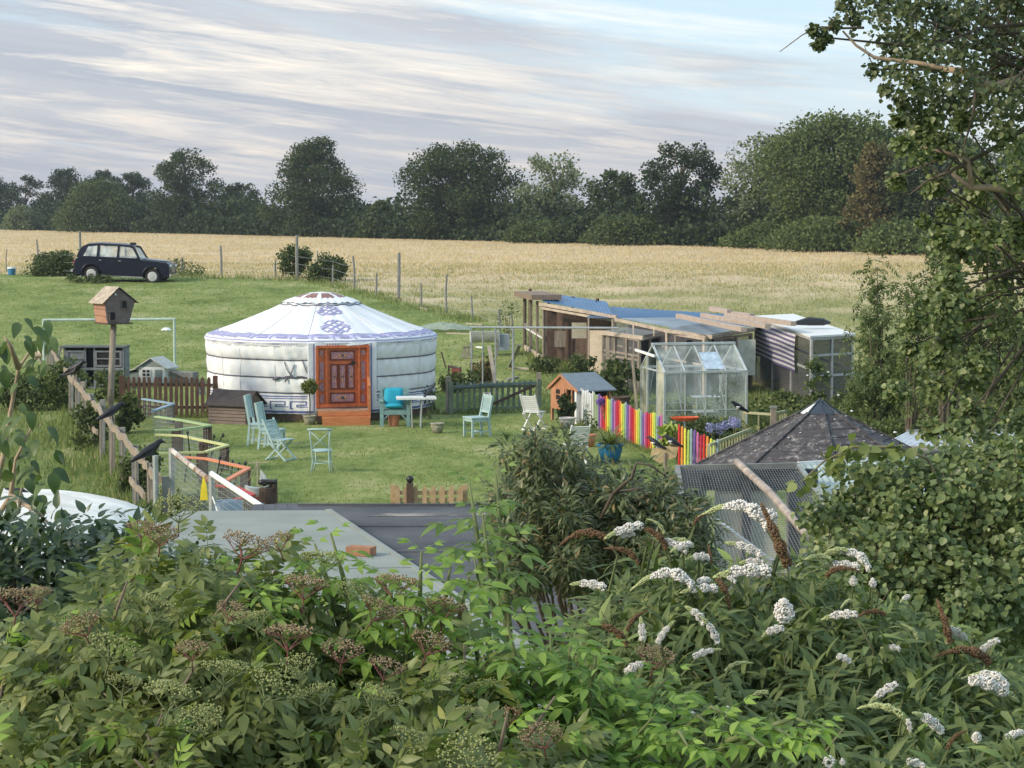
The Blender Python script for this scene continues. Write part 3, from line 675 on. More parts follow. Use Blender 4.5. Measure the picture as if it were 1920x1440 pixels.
# ================================================================== FURNITURE ON THE LAWN
def chair_slat(name, label, px, py, face, seat=.44, w_=.46, back='slats', h=.95, m=None, group='pale teal wooden chairs on the lawn', tilt=0):
    p = PG(px, py); m = m or teal; root = thing(name, label, 'chair', (p.x, p.y, gh(p.x, p.y)), face, group); hw = w_ / 2 - .02      # seat front towards -Y
    for sx in (-1, 1): obj('leg', MB().box((sx * hw, -.2, seat / 2 - .01), (.045, .045, seat - .02)), m, root)
    for sx in (-1, 1):
        b = MB(); b.bar((sx * hw, .26, 0), (sx * hw, .21, seat), .045, .05, up=(0, 1, 0)); b.bar((sx * hw, .21, seat), (sx * hw, .32, h), .045, .05, up=(0, 1, 0)); obj('leg', b, m, root)
    b = MB(); b.box((0, 0, seat + .012), (w_ + .02, .47, .03)); b.box((0, -.2, seat - .04), (w_ - .08, .025, .07)); b.box((-hw, 0, seat - .04), (.025, .36, .07)); b.box((hw, 0, seat - .04), (.025, .36, .07)); obj('seat', b, m, root)
    b = MB(); 
    for x in (-hw, hw): b.bar((x, -.18, .13), (x, .24, .13), .025, .03)
    b.bar((-hw, 0, .13), (hw, 0, .13), .025, .03); obj('stretcher', b, m, root)
    def bk(x, z, o=0): return Vector((x, .21 + .11 * (z - seat) / (h - seat) + o, z))
    if back == 'slats':
        obj('top_rail', MB().bar(bk(-hw, h - .03), bk(hw, h - .03), .08, .03, up=(0, 1, 0)), m, root); obj('lower_rail', MB().bar(bk(-hw, seat + .14), bk(hw, seat + .14), .05, .03, up=(0, 1, 0)), m, root)
        for i in range(7): x = -hw + (i + 1) * 2 * hw / 8; obj('slat', MB().bar(bk(x, seat + .14), bk(x, h - .04), .032, .015, up=(0, 1, 0)), m, root)
    elif back == 'solid':
        b = MB(); b.prism([bk(-hw - .02, seat + .16), bk(hw + .02, seat + .16), bk(hw, h), bk(-hw, h)], (0, .022, 0)); obj('backrest', b, m, root)
    return root
chair_slat('slat_back_chair', 'pale teal chair with upright slats, alone on the lawn in front of the grey gate', 893, 819, R(-62))
chair_slat('solid_back_chair', 'pale teal chair with solid back standing beside the brown kennel', 490, 835, R(82), back='solid', h=1.12, seat=.46, w_=.44)
chair_slat('solid_back_chair', 'pale teal chair with solid back between the folding chair and the kennel chair', 511, 842, R(76), back='solid', h=1.02, seat=.42, w_=.42)
def folding(label, px, py, face, m=teal, slats=8, sc=1.0, group='folding chairs with horizontal slats'):
    p = PG(px, py); root = thing('folding_chair', label, 'chair', (p.x, p.y, gh(p.x, p.y)), face, group); w_ = .4 * sc; hw = w_ / 2
    for sx in (-1, 1):
        obj('leg', MB().bar((sx * hw, -.24, 0), (sx * hw, .20, .40), .03, .035, up=(0, 0, 1)), m, root)
        obj('leg', MB().bar((sx * (hw - .035), .28, 0), (sx * (hw - .035), -.16, .42), .03, .035, up=(0, 0, 1)), m, root)
        obj('back_post', MB().bar((sx * hw, .02, .22), (sx * hw, .34, .86 * sc), .03, .035, up=(0, 1, 0)), m, root)
    obj('stretcher', MB().bar((-hw, -.22, .02), (hw, -.22, .02), .03, .03).bar((-hw, .26, .02), (hw, .26, .02), .03, .03), m, root)
    for i in range(6): obj('slat', MB().box((0, -.17 + i * .066, .435), (w_ + .02, .055, .018)), m, root)
    for i in range(slats):
        z = .48 + i * (.38 * sc) / slats; y = .02 + .32 * (z - .22) / (.86 * sc - .22); obj('slat', MB().box((0, y, z), (w_, .018, .036), M=Matrix.Rotation(R(-26), 3, 'X')), m, root)
    return root
folding('pale teal folding chair with crossed legs and slatted back left of the round-seat chair', 528, 863, R(62))
folding('white slatted folding chair leaning beside the orange coop, half behind the dark shrub', 1002, 806, R(150), m=white)
folding('white folding chair behind the dark shrub, below the blue flower tub', 1078, 873, R(200), m=white)
def bistro():
    p = PG(604, 886); root = thing('round_seat_chair', 'pale teal cafe chair with round seat and crossed back, nearest on the lawn', 'chair', (p.x, p.y, 0), R(176)); m = teal
    n = 20; b = MB(); b.lathe([(.001, .455), (.20, .46), (.215, .45), (.215, .43), (.19, .42), (.001, .42)], n=24); obj('seat', b, m, root, smooth=True)
    for sx in (-1, 1):
        obj('leg', MB().tube([(sx * .19, .18, 0), (sx * .165, .15, .22), (sx * .17, .17, .44), (sx * .19, .24, .70), (sx * .20, .27, .86)], .016, 7), m, root, smooth=True)
        obj('leg', MB().tube([(sx * .20, -.2, 0), (sx * .15, -.15, .2), (sx * .14, -.14, .43)], .016, 7), m, root, smooth=True)
    b = MB(); b.tube([(math.cos(a) * .19, math.sin(a) * .19, .20) for a in np.linspace(0, 2 * math.pi, 25)], .011, 6); obj('ring_stretcher', b, m, root, smooth=True)
    b = MB(); b.tube([(-.25, .25, .88), (-.12, .29, .89), (.12, .29, .89), (.25, .25, .88)], .03, 8, sq=.7); obj('top_rail', b, m, root, smooth=True)
    for s in (-1, 1): obj('cross_bar', MB().tube([(s * .18, .19, .50), (0, .24, .66), (-s * .18, .265, .84)], .010, 6), m, root, smooth=True)
bistro()
def armchair():
    p = PG(740, 799); root = thing('armchair', 'dull teal wooden garden armchair in front of the yurt right of the steps', 'armchair', (p.x, p.y + .1, 0), R(4)); m = teal_d
    for sx in (-1, 1):
        obj('leg', MB().box((sx * .32, -.25, .3), (.09, .06, .6)), m, root); obj('leg', MB().bar((sx * .32, .25, 0), (sx * .32, .30, .88), .07, .06, up=(0, 1, 0)), m, root)
        obj('armrest', MB().box((sx * .33, 0, .615), (.11, .62, .03)), m, root)
        obj('brace', MB().bar((sx * .30, -.25, .14), (sx * .14, -.25, .31), .03, .03, up=(0, 1, 0)), m, root)
    obj('apron', MB().box((0, -.25, .345), (.56, .04, .11)), m, root)
    for i in range(4): obj('seat_slat', MB().box((0, -.17 + .13 * i, .41), (.58, .11, .022)), m, root)
    for i in range(5): obj('back_slat', MB().bar((-.24 + .12 * i, .22, .42), (-.24 + .12 * i, .31, .86), .09, .02, up=(0, 1, 0)), m, root)
    obj('top_rail', MB().box((0, .305, .87), (.70, .04, .08)), m, root)
    c = thing('cushion', 'bright blue cushion on the teal armchair', 'cushion', (p.x - .02, p.y + .05, .43), R(4)); cm = mat('bright blue cloth', (.015, .32, .46), rough=.8, var=.12)
    def pad(c0, hx, hy, hz, M, k=10):
        b = MB(); vs = []
        for side in (1, -1):
            for i in range(k + 1):
                for j in range(k + 1):
                    u, v = i / k * 2 - 1, j / k * 2 - 1; t = ((1 - u ** 4) * (1 - v ** 4)) ** .5; vs.append(M @ Vector((u * hx * (1 - .06 * v * v), v * hy * (1 - .06 * u * u), side * hz * t)) + Vector(c0))
        o = (k + 1) ** 2; fs = []
        for i in range(k):
            for j in range(k):
                a = i * (k + 1) + j; fs += [(a, a + k + 1, a + k + 2, a + 1), (o + a, o + a + 1, o + a + k + 2, o + a + k + 1)]
        return b.add(vs, fs)
    obj('back_pad', pad((0, .14, .27), .23, .22, .07, Matrix.Rotation(R(78), 3, 'X')), cm, c, smooth=True); obj('seat_pad', pad((0, -.08, .07), .23, .2, .06, Matrix.Identity(3)), cm, c, smooth=True)
    g = MB(); g.v = []; b = MB()
    b.lathe([(.085, 0), (.11, .0), (.145, .23), (.165, .235), (.165, .28), (.145, .28), (.13, .24), (.1, .24), (.001, .235)], n=20)
    tag(obj('plant_pot', b, terra, smooth=False, loc=(p.x - .02, p.y + .02, 0)), 'terracotta pot under the seat of the teal armchair', 'plant pot')
armchair()
def table():
    p = PG(778, 803); root = thing('folding_table', 'white folding table with grey tube legs at the right side of the yurt', 'table', (p.x + .02, p.y + .25, 0), R(5))
    obj('tabletop', MB().box((0, 0, .71), (.95, .55, .045)), white, root)
    for sx in (-1, 1): obj('leg', MB().tube([(sx * .10, -.22, 0), (sx * .13, -.2, .69)], .017, 7).tube([(sx * .10, .22, 0), (sx * .13, .2, .69)], .017, 7).tube([(sx * .10, -.22, .03), (sx * .10, .22, .03)], .014, 6), metal, root)
    b = MB(); b.bar((.20, -.1, .735), (.46, .05, 1.05), .09, .02); tag(obj('laptop_tray', b, blackgloss, loc=tuple(root.location)), 'dark flat tray leaning on the white table against the yurt', 'tray')
table()
def pot(name, label, x, y, r, h, m, prof=None, loc=None, group=None, cat='plant pot'):
    p = PG(x, y) if loc is None else Vector(loc); root = thing(name, label, cat, (p.x, p.y, p.z), 0, group)
    b = MB(); b.lathe(prof or [(.001, 0), (r * .66, 0), (r * .95, h * .72), (r * .9, h * .84), (r * 1.06, h * .9), (r * 1.06, h), (r * .92, h), (r * .86, h * .88), (.001, h * .86)], n=22); obj('pot_body', b, m, root, smooth=True)
    obj('soil', MB().lathe([(r * .88, h * .885), (.001, h * .9)], n=16), mat('soil', (.04, .03, .02), bump=.6), root); return root
glaze = mat('pale glazed stoneware', (.42, .40, .32), rough=.35, var=.5, scale=11, c2=(.16, .15, .10))
bay_pot = pot('glazed_pot', 'glazed pot of the ball-headed bay tree left of the steps', 581, 797, .17, .24, glaze, group='pale glazed garden pots')
pot('glazed_pot', 'empty glazed pot on the lawn below the white table', 820, 812, .165, .24, glaze, group='pale glazed garden pots')
def bay():
    p = bay_pot.location; root = thing('bay_tree', 'small ball-headed bay tree on a thin stem in a glazed pot', 'tree', (p.x, p.y, .2))
    b = MB(); b.tube([(0, 0, 0), (.01, 0, .3), (-.01, 0, .66)], .013, 6); obj('trunk', b, bark, root); n = 800
    P = rdir(n) * rng.uniform(.3, 1, (n, 1)) ** .5 * [.19, .19, .17] + [0, 0, .72] + rng.normal(0, .02, (n, 3)); k = rng.uniform(size=n) < .05; P[k, 2] += .08
    leaves(None, T_DIA, P + np.array(root.location), rdir(n), rdir(n) + [0, 0, 1], .055 * rng.uniform(.7, 1.3, n), leafmat('bay leaves', (.06, .09, .02), (.22, .24, .07)), mass='crown')
    c_ = [o for o in bpy.data.objects if o.name.startswith('crown') and o.parent is None][0]; c_.parent = root; c_.location = -root.location
bay()
bush('potted_shrub', 'small dark shrub growing between the white table and the grey gate', 806, 786, 34, 60, L_oak, n=260, leaf=.05, cat='shrub')

# ================================================================== KENNEL, FENCES, GATE
def kennel():
    p = PG(455, 783); root = thing('kennel', 'low brown timber kennel with pitched felt roof, left of the yurt door', 'kennel', (p.x, 53.55, 0), R(-24))
    W, D, H, RH = 1.05, .8, .50, .28; bd = mat('brown shiplap board', (.17, .13, .11), rough=.8, var=.2, scale=3); roofm = mat('brown roofing felt', (.055, .045, .045), rough=.9, var=.3)
    n = 6
    for k in range(n):
        z = (k + .5) * H / n
        for sy in (-1, 1): obj('board', MB().box((0, sy * D / 2, z), (W, .03, H / n - .012), M=Matrix.Rotation(R(8 * sy), 3, 'X')), bd, root)
        for sx in (-1, 1): obj('board', MB().box((sx * W / 2, 0, z), (.03, D, H / n - .012), M=Matrix.Rotation(R(-8 * sx), 3, 'Y')), bd, root)
    b = MB(); 
    for sx in (-1, 1): b.prism([(sx * W / 2 - .012, -D / 2, H), (sx * W / 2 - .012, D / 2, H), (sx * W / 2 - .012, 0, H + RH)], (.024, 0, 0))
    obj('gable', b, bd, root)
    obj('core', MB().box((0, 0, H / 2), (W - .06, D - .06, H - .02)), timber_dark, root)
    for sy in (-1, 1):
        b = MB(); b.prism([(-W / 2 - .08, sy * (D / 2 + .09), H - .06), (W / 2 + .08, sy * (D / 2 + .09), H - .06), (W / 2 + .08, 0, H + RH), (-W / 2 - .08, 0, H + RH)], (0, 0, .03)); obj('roof_panel', b, roofm, root)
kennel()
def picket_fence(name, label, A, B, h, m, pick=.075, gap=.05, rails=(.25, .8), post=1.8, group=None, mats=None, point=True, zoff=0, front=-1, postm=None, thick=.02, postd=.1, cat='fence', jitter=0, pname='picket', hs=None):
    A = Vector(A); B = Vector(B); root = thing(name, label, cat, (A.x, A.y, A.z), 0, group); L_ = (B - A).length; u = (B - A) / L_; uf = Vector((u.x, u.y, 0)).normalized(); nrm = Vector((uf.y, -uf.x, 0)) * (-front)
    for r_ in rails: obj('rail', MB().bar(u * .0 + Vector((0, 0, h * r_)), (B - A) + Vector((0, 0, h * r_)), .035, .07), postm or m, root)
    np_ = max(2, int(round(L_ / post)) + 1)
    for i in range(np_): q = (B - A) * i / (np_ - 1) - nrm * .07; obj('post', MB().box(q + Vector((0, 0, h * .5)), (postd, postd, h * 1.04), rz=math.atan2(uf.y, uf.x)), postm or m, root)
    n = int(L_ / (pick + gap)); cache = {}
    for i in range(n):
        mm_ = mats[i % len(mats)] if mats else m; hh = h * (1 + jitter * random.uniform(-1, 1)) if hs is None else hs(i / n) * h; key = (mm_.name, round(hh, 3))
        if key not in cache:
            b = MB(); w2 = pick / 2
            prof = [(-w2, 0), (w2, 0), (w2, hh - pick * .8)] + ([(w2 * .7, hh - pick * .25), (0, hh), (-w2 * .7, hh - pick * .25)] if point else [(w2, hh), (-w2, hh)]) + [(-w2, hh - pick * .8)]
            b.prism([(a_, -thick / 2, z_) for a_, z_ in prof], (0, thick, 0)); me = obj(pname, b, mm_, root); cache[key] = me.data; o = me
        else: o = bpy.data.objects.new(pname, cache[key]); COL.objects.link(o); o.parent = root
        o.location = u * ((i + .5) * (pick + gap)) + nrm * .03; o.rotation_euler = (random.gauss(0, .01), random.gauss(0, .012), math.atan2(uf.y, uf.x))
    return root
a, b_ = PG(228, 782), PG(404, 783)
brownf = mat('dark brown stained wood', (.075, .040, .028), rough=.8, var=.35)
pf = picket_fence('picket_fence', 'dark brown picket fence left of the yurt, sign near its right end', a, b_, 1.03, brownf, pick=.085, gap=.05, postd=.12)
obj('gate_post', MB().box(Vector((404 - 228, 0, 0)) / 74 + Vector((.1, 0, .55)), (.16, .16, 1.12)), timber, pf)
def notice(label, x, y, d, w_, h_, rows):
    p = PD(x, y, d); root = thing('notice_sign', label, 'sign', p); obj('sign_board', MB().box((0, 0, 0), (w_, .012, h_)), white, root)
    b = MB(); red = mat('sign print', (.16, .05, .16), rough=.6); ink = mat('sign dark print', (.05, .05, .08), rough=.6)
    n = 16
    for i in range(n): a0, a1 = 2 * math.pi * i / n, 2 * math.pi * (i + 1) / n; b.quad(*[(r_ * math.cos(t), -.009, h_ * .02 + r_ * math.sin(t)) for r_, t in ((w_ * .26, a0), (w_ * .34, a0), (w_ * .34, a1), (w_ * .26, a1))])
    b.quad((-w_ * .08, -.009, -h_ * .12), (w_ * .08, -.009, -h_ * .12), (w_ * .12, -.009, h_ * .12), (-w_ * .12, -.009, h_ * .12))
    b.quad((-w_ * .35, -.009, -h_ * .42), (w_ * .35, -.009, -h_ * .42), (w_ * .35, -.009, -h_ * .34), (-w_ * .35, -.009, -h_ * .34)); b.quad((-w_ * .45, -.009, h_ * .38), (w_ * .45, -.009, h_ * .38), (w_ * .45, -.009, h_ * .47), (-w_ * .45, -.009, h_ * .47)); obj('print', b, ink, root)
notice('white notice with a round symbol on the dark brown picket fence', 379, 728, a.y - .14, .17, .33, 2)
notice('small white notice on the grey-green gate behind the single slatted chair', 913, 742, 55.0, .19, .17, 1)
def gate():
    A, B = PG(843, 776), PG(1008, 770); root = picket_fence('wooden_gate', 'weathered grey-green field gate of pickets with a diagonal brace, right of the yurt', A, B, .82, timber_green, pick=.07, gap=.085, rails=(.12, .80), post=9, postd=.12, cat='gate', front=1, postm=timber_green)
    u = B - A; obj('brace', MB().bar(u * .42 + Vector((0, -.05, .16)), u * .96 + Vector((0, -.05, .66)), .04, .07), timber_dark, root)
    obj('top_bar', MB().bar(Vector((0, -.06, .70)), u * .35 + Vector((0, -.06, .71)), .05, .06).bar(u * .33 + Vector((0, -.06, .72)), u + Vector((0, -.06, .74)), .05, .06), mat('blue grey timber', (.12, .17, .17)), root)
    obj('post', MB().box(u + Vector((.03, -.02, .5)), (.13, .13, 1.0)), timber, root); obj('post', MB().box(Vector((-.03, -.02, .48)), (.13, .13, .96)), timber, root)
gate()
# post-and-wire fence along the meadow
def wire_fence():
    root = thing('wire_fence', 'post and wire fence between the mown grass and the dry meadow', 'fence', on(-9, 100))
    pts = [(12, 510, 468, .07), (71, 517, 449, .09), (152, 520, 433, .12), (342, 515, 483, .13), (415, 516, 461, .12), (517, 520, 488, .10), (557, 523, 441, .15), (594, 527, 470, .10), (624, 534, 497, .08), (664, 545, 480, .10), (705, 553, 512, .09), (747, 562, 474, .15), (790, 577, 531, .09), (837, 588, 515, .09), (886, 600, 556, .08), (937, 622, 580, .10), (961, 636, 588, .08)]
    tops = []
    for x, yb, yt, w_ in pts:
        p = PG(x, yb); s = FPX / p.y; h = (yb - yt) / s; b = MB(); b.tube([(0, 0, -.1), (random.uniform(-.03, .03), 0, h * .6), (random.uniform(-.05, .05), 0, h)], [w_ / 2, w_ / 2, w_ * .45], 7)
        o = obj('post', b, timber_grey if x != 594 else timber_pale, root); o.location = p - root.location; tops.append((p - root.location, h))
    b = MB()
    for f in (.3, .7, 1.05):
        for (p, h), (q, h2) in zip(tops[:-1], tops[1:]): b.tube([p + Vector((0, 0, f)), (p + q) / 2 + Vector((0, 0, f - .04)), q + Vector((0, 0, f))], .005, 3)
    obj('wire', b, metal, root)
    p, q = PG(517, 520) - root.location, PG(548, 520) - root.location; obj('strut', MB().bar(p + Vector((.3, -.1, 0)), q + Vector((-.2, 0, .85)), .07, .07), timber, root)
wire_fence()
for lb, x, yb, w_, h_, n_ in (('bramble thicket behind the taxi boot', 125, 517, 165, 42, 7000), ('bramble thicket with a strut post, on the meadow fence above the yurt', 555, 521, 62, 56, 3500), ('spreading bramble beside the tall fence post above the yurt', 608, 528, 84, 50, 4000), ('clump of weeds in front of the taxi bonnet at the fence', 345, 517, 110, 28, 1100), ('weeds growing round the taxi rear wheel', 170, 531, 120, 16, 900)):
    bush('bramble', lb, x, yb, w_, h_, L_bush, n=n_, leaf=.10 if n_ > 1500 else .08, cat='bush', stems=6, sparse=.38, shape=1.6)

# ================================================================== TAXI
def taxi():
    p = PG(232, 527); root = thing('black_taxi', 'old black London-style taxi parked on the grass at the meadow fence', 'car', (p.x - .02, p.y, p.z - .06), 0)
    root.rotation_euler = (0, R(2.6), R(-3)); paint = mat('black car paint', (.008, .010, .024), rough=.3, var=.2, spec=.25, bump=0); chrome = mat('chrome', (.6, .6, .62), rough=.2, metal=.9, bump=0)
    WX = (-1.29, 1.52); WR = .36
    # lower body: outline with wheel arches, lofted across the width
    top = [(-2.10, .62), (-2.12, .80), (-2.05, 1.0), (-1.9, 1.1), (-1.3, 1.13), (0, 1.12), (.9, 1.10), (1.05, 1.09), (1.7, 1.06), (2.1, 1.02), (2.22, .96), (2.26, .8), (2.26, .42), (2.1, .32)]
    bot = []
    for wx in (WX[1], WX[0]): bot += [(wx + .44 * math.cos(t), .36 + .44 * math.sin(t)) for t in np.linspace(-.15, math.pi + .15, 12)]
    outl = top + bot + [(-2.05, .34)]
    b = MB(); n = len(outl); secs = []
    for yy, k, dz in ((-.86, .975, -.02), (-.80, 1.0, 0), (0, 1.0, .02), (.80, 1, 0), (.86, .975, -.02)):
        secs.append([Vector((x * (1 - (1 - k) * .7), yy, z if z < .9 else z + dz)) for x, z in outl])
    vs = [v for s_ in secs for v in s_]; fs = [(i * n + j, i * n + (j + 1) % n, (i + 1) * n + (j + 1) % n, (i + 1) * n + j) for i in range(4) for j in range(n)]
    b.add(vs, fs)
    me = bpy.data.meshes.new('tmp')
    from mathutils.geometry import tessellate_polygon
    for s_, rev in ((0, False), (4, True)):
        for tri in tessellate_polygon([secs[s_]]): b.f.append(tuple(s_ * n + i for i in (tri[::-1] if rev else tri))); b.mi.append(0)
    body = obj('body', b, paint, root)
    # cabin: roof shell + pillars
    def cx(t): return t
    roof_o = [(-2.0, 1.12), (-1.93, 1.35), (-1.78, 1.58), (-1.55, 1.70), (-1.0, 1.755), (0, 1.75), (.45, 1.72), (.62, 1.66), (.95, 1.12)]
    inn = [(-1.86, 1.12), (-1.80, 1.33), (-1.68, 1.52), (-1.5, 1.60), (-1.0, 1.66), (0, 1.66), (.40, 1.63), (.54, 1.58), (.84, 1.12)]
    b = MB(); m_ = len(roof_o)
    ys = [(-.80, -.66), (.80, .66)]
    def yat(z, sgn): return sgn * (.81 - .17 * (z - 1.12) / .63)
    for i in range(m_ - 1):
        (x0, z0), (x1, z1), (u0, w0), (u1, w1) = roof_o[i], roof_o[i + 1], inn[i], inn[i + 1]
        if 2 <= i <= 6:     # roof skin right across
            for k in range(6):
                ya, yb2 = -1 + k / 3, -1 + (k + 1) / 3; crown = lambda t: .045 * (1 - t * t)
                b.quad((x0, abs(yat(z0, 1)) * ya, z0 + crown(ya)), (x1, abs(yat(z1, 1)) * ya, z1 + crown(ya)), (x1, abs(yat(z1, 1)) * yb2, z1 + crown(yb2)), (x0, abs(yat(z0, 1)) * yb2, z0 + crown(yb2)))
        for sg in (-1, 1):
            b.quad((x0, yat(z0, sg), z0), (x1, yat(z1, sg), z1), (u1, yat(w1, sg), w1), (u0, yat(w0, sg), w0))
            b.quad((u0, yat(w0, sg), w0), (u1, yat(w1, sg), w1), (u1, yat(w1, sg) * .92, w1), (u0, yat(w0, sg) * .92, w0))
    for sg in (-1, 1):
        for xa, xb, w_ in ((-1.02, -1.02, .12), (-.10, -.10, .10)): b.bar((xa, yat(1.1, sg), 1.1), (xb, yat(1.68, sg), 1.68), w_, .05, up=(0, 1, 0))
        b.bar((-1.85, yat(1.13, sg), 1.13), (.9, yat(1.13, sg), 1.13), .05, .05)
        b.prism([(-1.98, yat(1.12, sg), 1.10), (-1.72, yat(1.12, sg), 1.10), (-1.55, yat(1.55, sg), 1.62), (-1.78, yat(1.55, sg), 1.58)], (0, -sg * .04, 0))
    for k in (-.33, .33): b.bar((-1.96, k, 1.15), (-1.76, k * .9, 1.6), .3, .03, up=(1, 0, 0))
    obj('cabin', b, paint, root, smooth=False)
    for sg in (-1, 1):
        for x0, x1, t0, t1 in ((-1.72, -1.08, -1.52, -1.08), (-.96, -.16, -.96, -.16), (-.04, .80, -.04, .5)):
            obj('window', MB().quad((x0, yat(1.14, sg) * .985, 1.14), (x1, yat(1.14, sg) * .985, 1.14), (t1, yat(1.64, sg) * .985, 1.64), (t0, yat(1.64, sg) * .985, 1.60 if x0 < -1.2 else 1.64)), glass_d, root)
    obj('windscreen', MB().quad((.90, -.74, 1.13), (.90, .74, 1.13), (.58, .62, 1.63), (.58, -.62, 1.63)), glass_d, root)
    obj('rear_window', MB().quad((-1.97, -.5, 1.2), (-1.97, .5, 1.2), (-1.80, .42, 1.55), (-1.80, -.42, 1.55)), glass_d, root)
    for sg in (-1, 1):
        for wx in WX:
            W = empty('wheel', (wx, sg * .74, WR)); W.parent = root; W.rotation_euler = (R(90), 0, 0)
            obj('tyre', MB().lathe([(.21, -.09), (.31, -.095), (WR, -.06), (WR, .06), (.31, .095), (.21, .09)], n=28), mat('tyre rubber', (.02, .02, .02), rough=.9), W, smooth=True)
            obj('rim', MB().lathe([(.22, -.10), (.22, .10), (.17, .085), (.10, .10), (.001, .115)], n=24).lathe([(.22, -.10), (.17, -.085), (.10, -.10), (.001, -.115)], n=24), mat('white painted rim', (.46, .47, .47), rough=.35, bump=0), W, smooth=True)
        for wx in WX: obj('wheel_arch_lip', MB().tube([(wx + .46 * math.cos(t), sg * .86, .36 + .46 * math.sin(t)) for t in np.linspace(.0, math.pi, 14)], .035, 6), paint, root, smooth=True)
        obj('sill', MB().box((.12, sg * .87, .30), (1.95, .05, .045)), chrome, root)
        for x in (-1.02, -.12): obj('door_handle', MB().box((x + .12, sg * .875, 1.0), (.12, .03, .03)), chrome, root)
        b = MB()
        for x in (-1.0, -.1, .92): b.bar((x, sg * .8725, .36), (x, sg * .8725, 1.08), .012, .006, up=(0, 1, 0))
        obj('door_gap', b, black, root)
        obj('headlight', MB().tube([(2.22, sg * .58, .84), (2.32, sg * .58, .84)], [.11, .10], 14), chrome, root, smooth=True)
        obj('mirror', MB().box((.82, sg * .93, 1.15), (.08, .12, .1)), blackgloss, root)
        obj('tail_light', MB().box((-2.13, sg * .68, .85), (.05, .1, .2)), mat('red lamp', (.35, .02, .02), rough=.3), root)
    obj('front_bumper', MB().bar((2.33, -.82, .45), (2.33, .82, .45), .09, .12), chrome, root); obj('rear_bumper', MB().bar((-2.2, -.82, .47), (-2.2, .82, .47), .10, .12), chrome, root)
    b = MB(); b.box((2.28, 0, .8), (.04, .7, .44))
    for i in range(7): b.box((2.31, -.27 + .09 * i, .8), (.02, .02, .4))
    obj('grille', b, chrome, root)
    obj('roof_sign', MB().box((.40, 0, 1.80), (.16, .55, .09)), mat('roof sign black', (.02, .02, .02)), root)
    obj('bonnet', MB().prism([(1.0, -.55, 1.115), (2.05, -.45, 1.06), (2.05, .45, 1.06), (1.0, .55, 1.115)], (0, 0, .03)), mat('grey bonnet paint', (.22, .24, .28), rough=.3), root)  # bonnet top in a paler grey than the body paint
    obj('seat', MB().box((.2, 0, .95), (.5, 1.2, .5)).box((-1.3, 0, .95), (.5, 1.3, .55)), black, root)
    obj('underside', MB().box((0, 0, .33), (3.9, 1.3, .14)), black, root)
taxi()
def bin_():
    p = PG(22, 516); root = thing('feed_tub', 'blue tub with pale lid standing at the field edge behind the taxi', 'tub', p)
    obj('tub_body', MB().lathe([(.001, 0), (.17, 0), (.2, .32), (.001, .32)], n=16), mat('blue plastic', (.05, .20, .38), rough=.4), root, smooth=False); obj('lid', MB().lathe([(.001, .4), (.2, .39), (.22, .32), (.001, .32)], n=16), white, root)
bin_()
# ================================================================== LEFT SIDE
def zat(pts, x):                                 # helper: polyline interpolation
    return np.interp(x, [p[0] for p in pts], [p[1] for p in pts])
FA, FB = Vector((-13.9, 65.5, 0)), Vector((-5.25, 33.0, 0))     # wavy-edge fence runs from FA (far) to FB (near)
def wavy_fence():
    root = thing('rustic_fence', 'long rustic fence of wavy bark-edged rails on weathered posts, left of the lawn', 'fence', on(FA.x, FA.y))
    u = FB - FA; L_ = u.length; r = random.Random(4); nposts = 14
    fp = []
    for i in range(nposts):
        q = FA + u * (i / (nposts - 1)); q.z = gh(q.x, q.y); fp.append(q); h = 1.16 + r.uniform(-.08, .12); b = MB()
        b.bar(q, q + Vector((r.uniform(-.04, .04), 0, h)), .11, .08, up=(0, 1, 0)); obj('post', b, timber_grey if i % 3 else timber, root, world=True)
        q2 = q + u * (.4 / nposts) + Vector((-.1, 0, 0)); q2.z = gh(q2.x, q2.y)
        obj('stake', MB().tube([q2, q2 + Vector((r.uniform(-.05, .05), 0, 1.15 + r.uniform(-.1, .2)))], [.022, .018], 6), timber, root, world=True)
    def plank(p, q, wd, seed, z):
        b = MB(); n = 12; vs = []
        for i in range(n + 1):
            t = i / n; c = p.lerp(q, t); wob = .055 * nz3(t * 2.6, seed, 0) * 2; hh = wd * (1 + .35 * nz3(t * 4, seed, 7))
            vs += [c + Vector((-.10, 0, z + wob)) + Vector((ox, 0, oz)) for ox, oz in ((-.025, -hh), (.02, -hh), (.025, hh), (-.02, hh))]
        fs = [(0, 1, 2, 3), tuple(4 * n + k for k in (3, 2, 1, 0))]
        for i in range(n): fs += [(4 * i + k, 4 * i + 4 + k, 4 * i + 4 + (k + 1) % 4, 4 * i + (k + 1) % 4) for k in range(4)]
        return b.add(vs, fs)
    palew = mat('pale bare plank', (.30, .245, .19), rough=.85, var=.3, scale=5)
    for i in range(nposts - 1):
        p, q = fp[i], fp[i + 1]
        obj('rail', plank(p, q, .062, i * 3.1, 1.10), palew, root, world=True)
        if i in (2, 6, 7, 11): obj('rail', plank(p, q, .05, i * 5.7 + 2, .55), palew, root, world=True)
wavy_fence()
def fence_pt(x):                                 # point of the fence line seen at picture column x
    k = (x - 960) / FPX; u = FB - FA; t = (k * FA.y - FA.x) / (u.x - k * u.y); q = FA + u * t; q.z = gh(q.x, q.y); return q
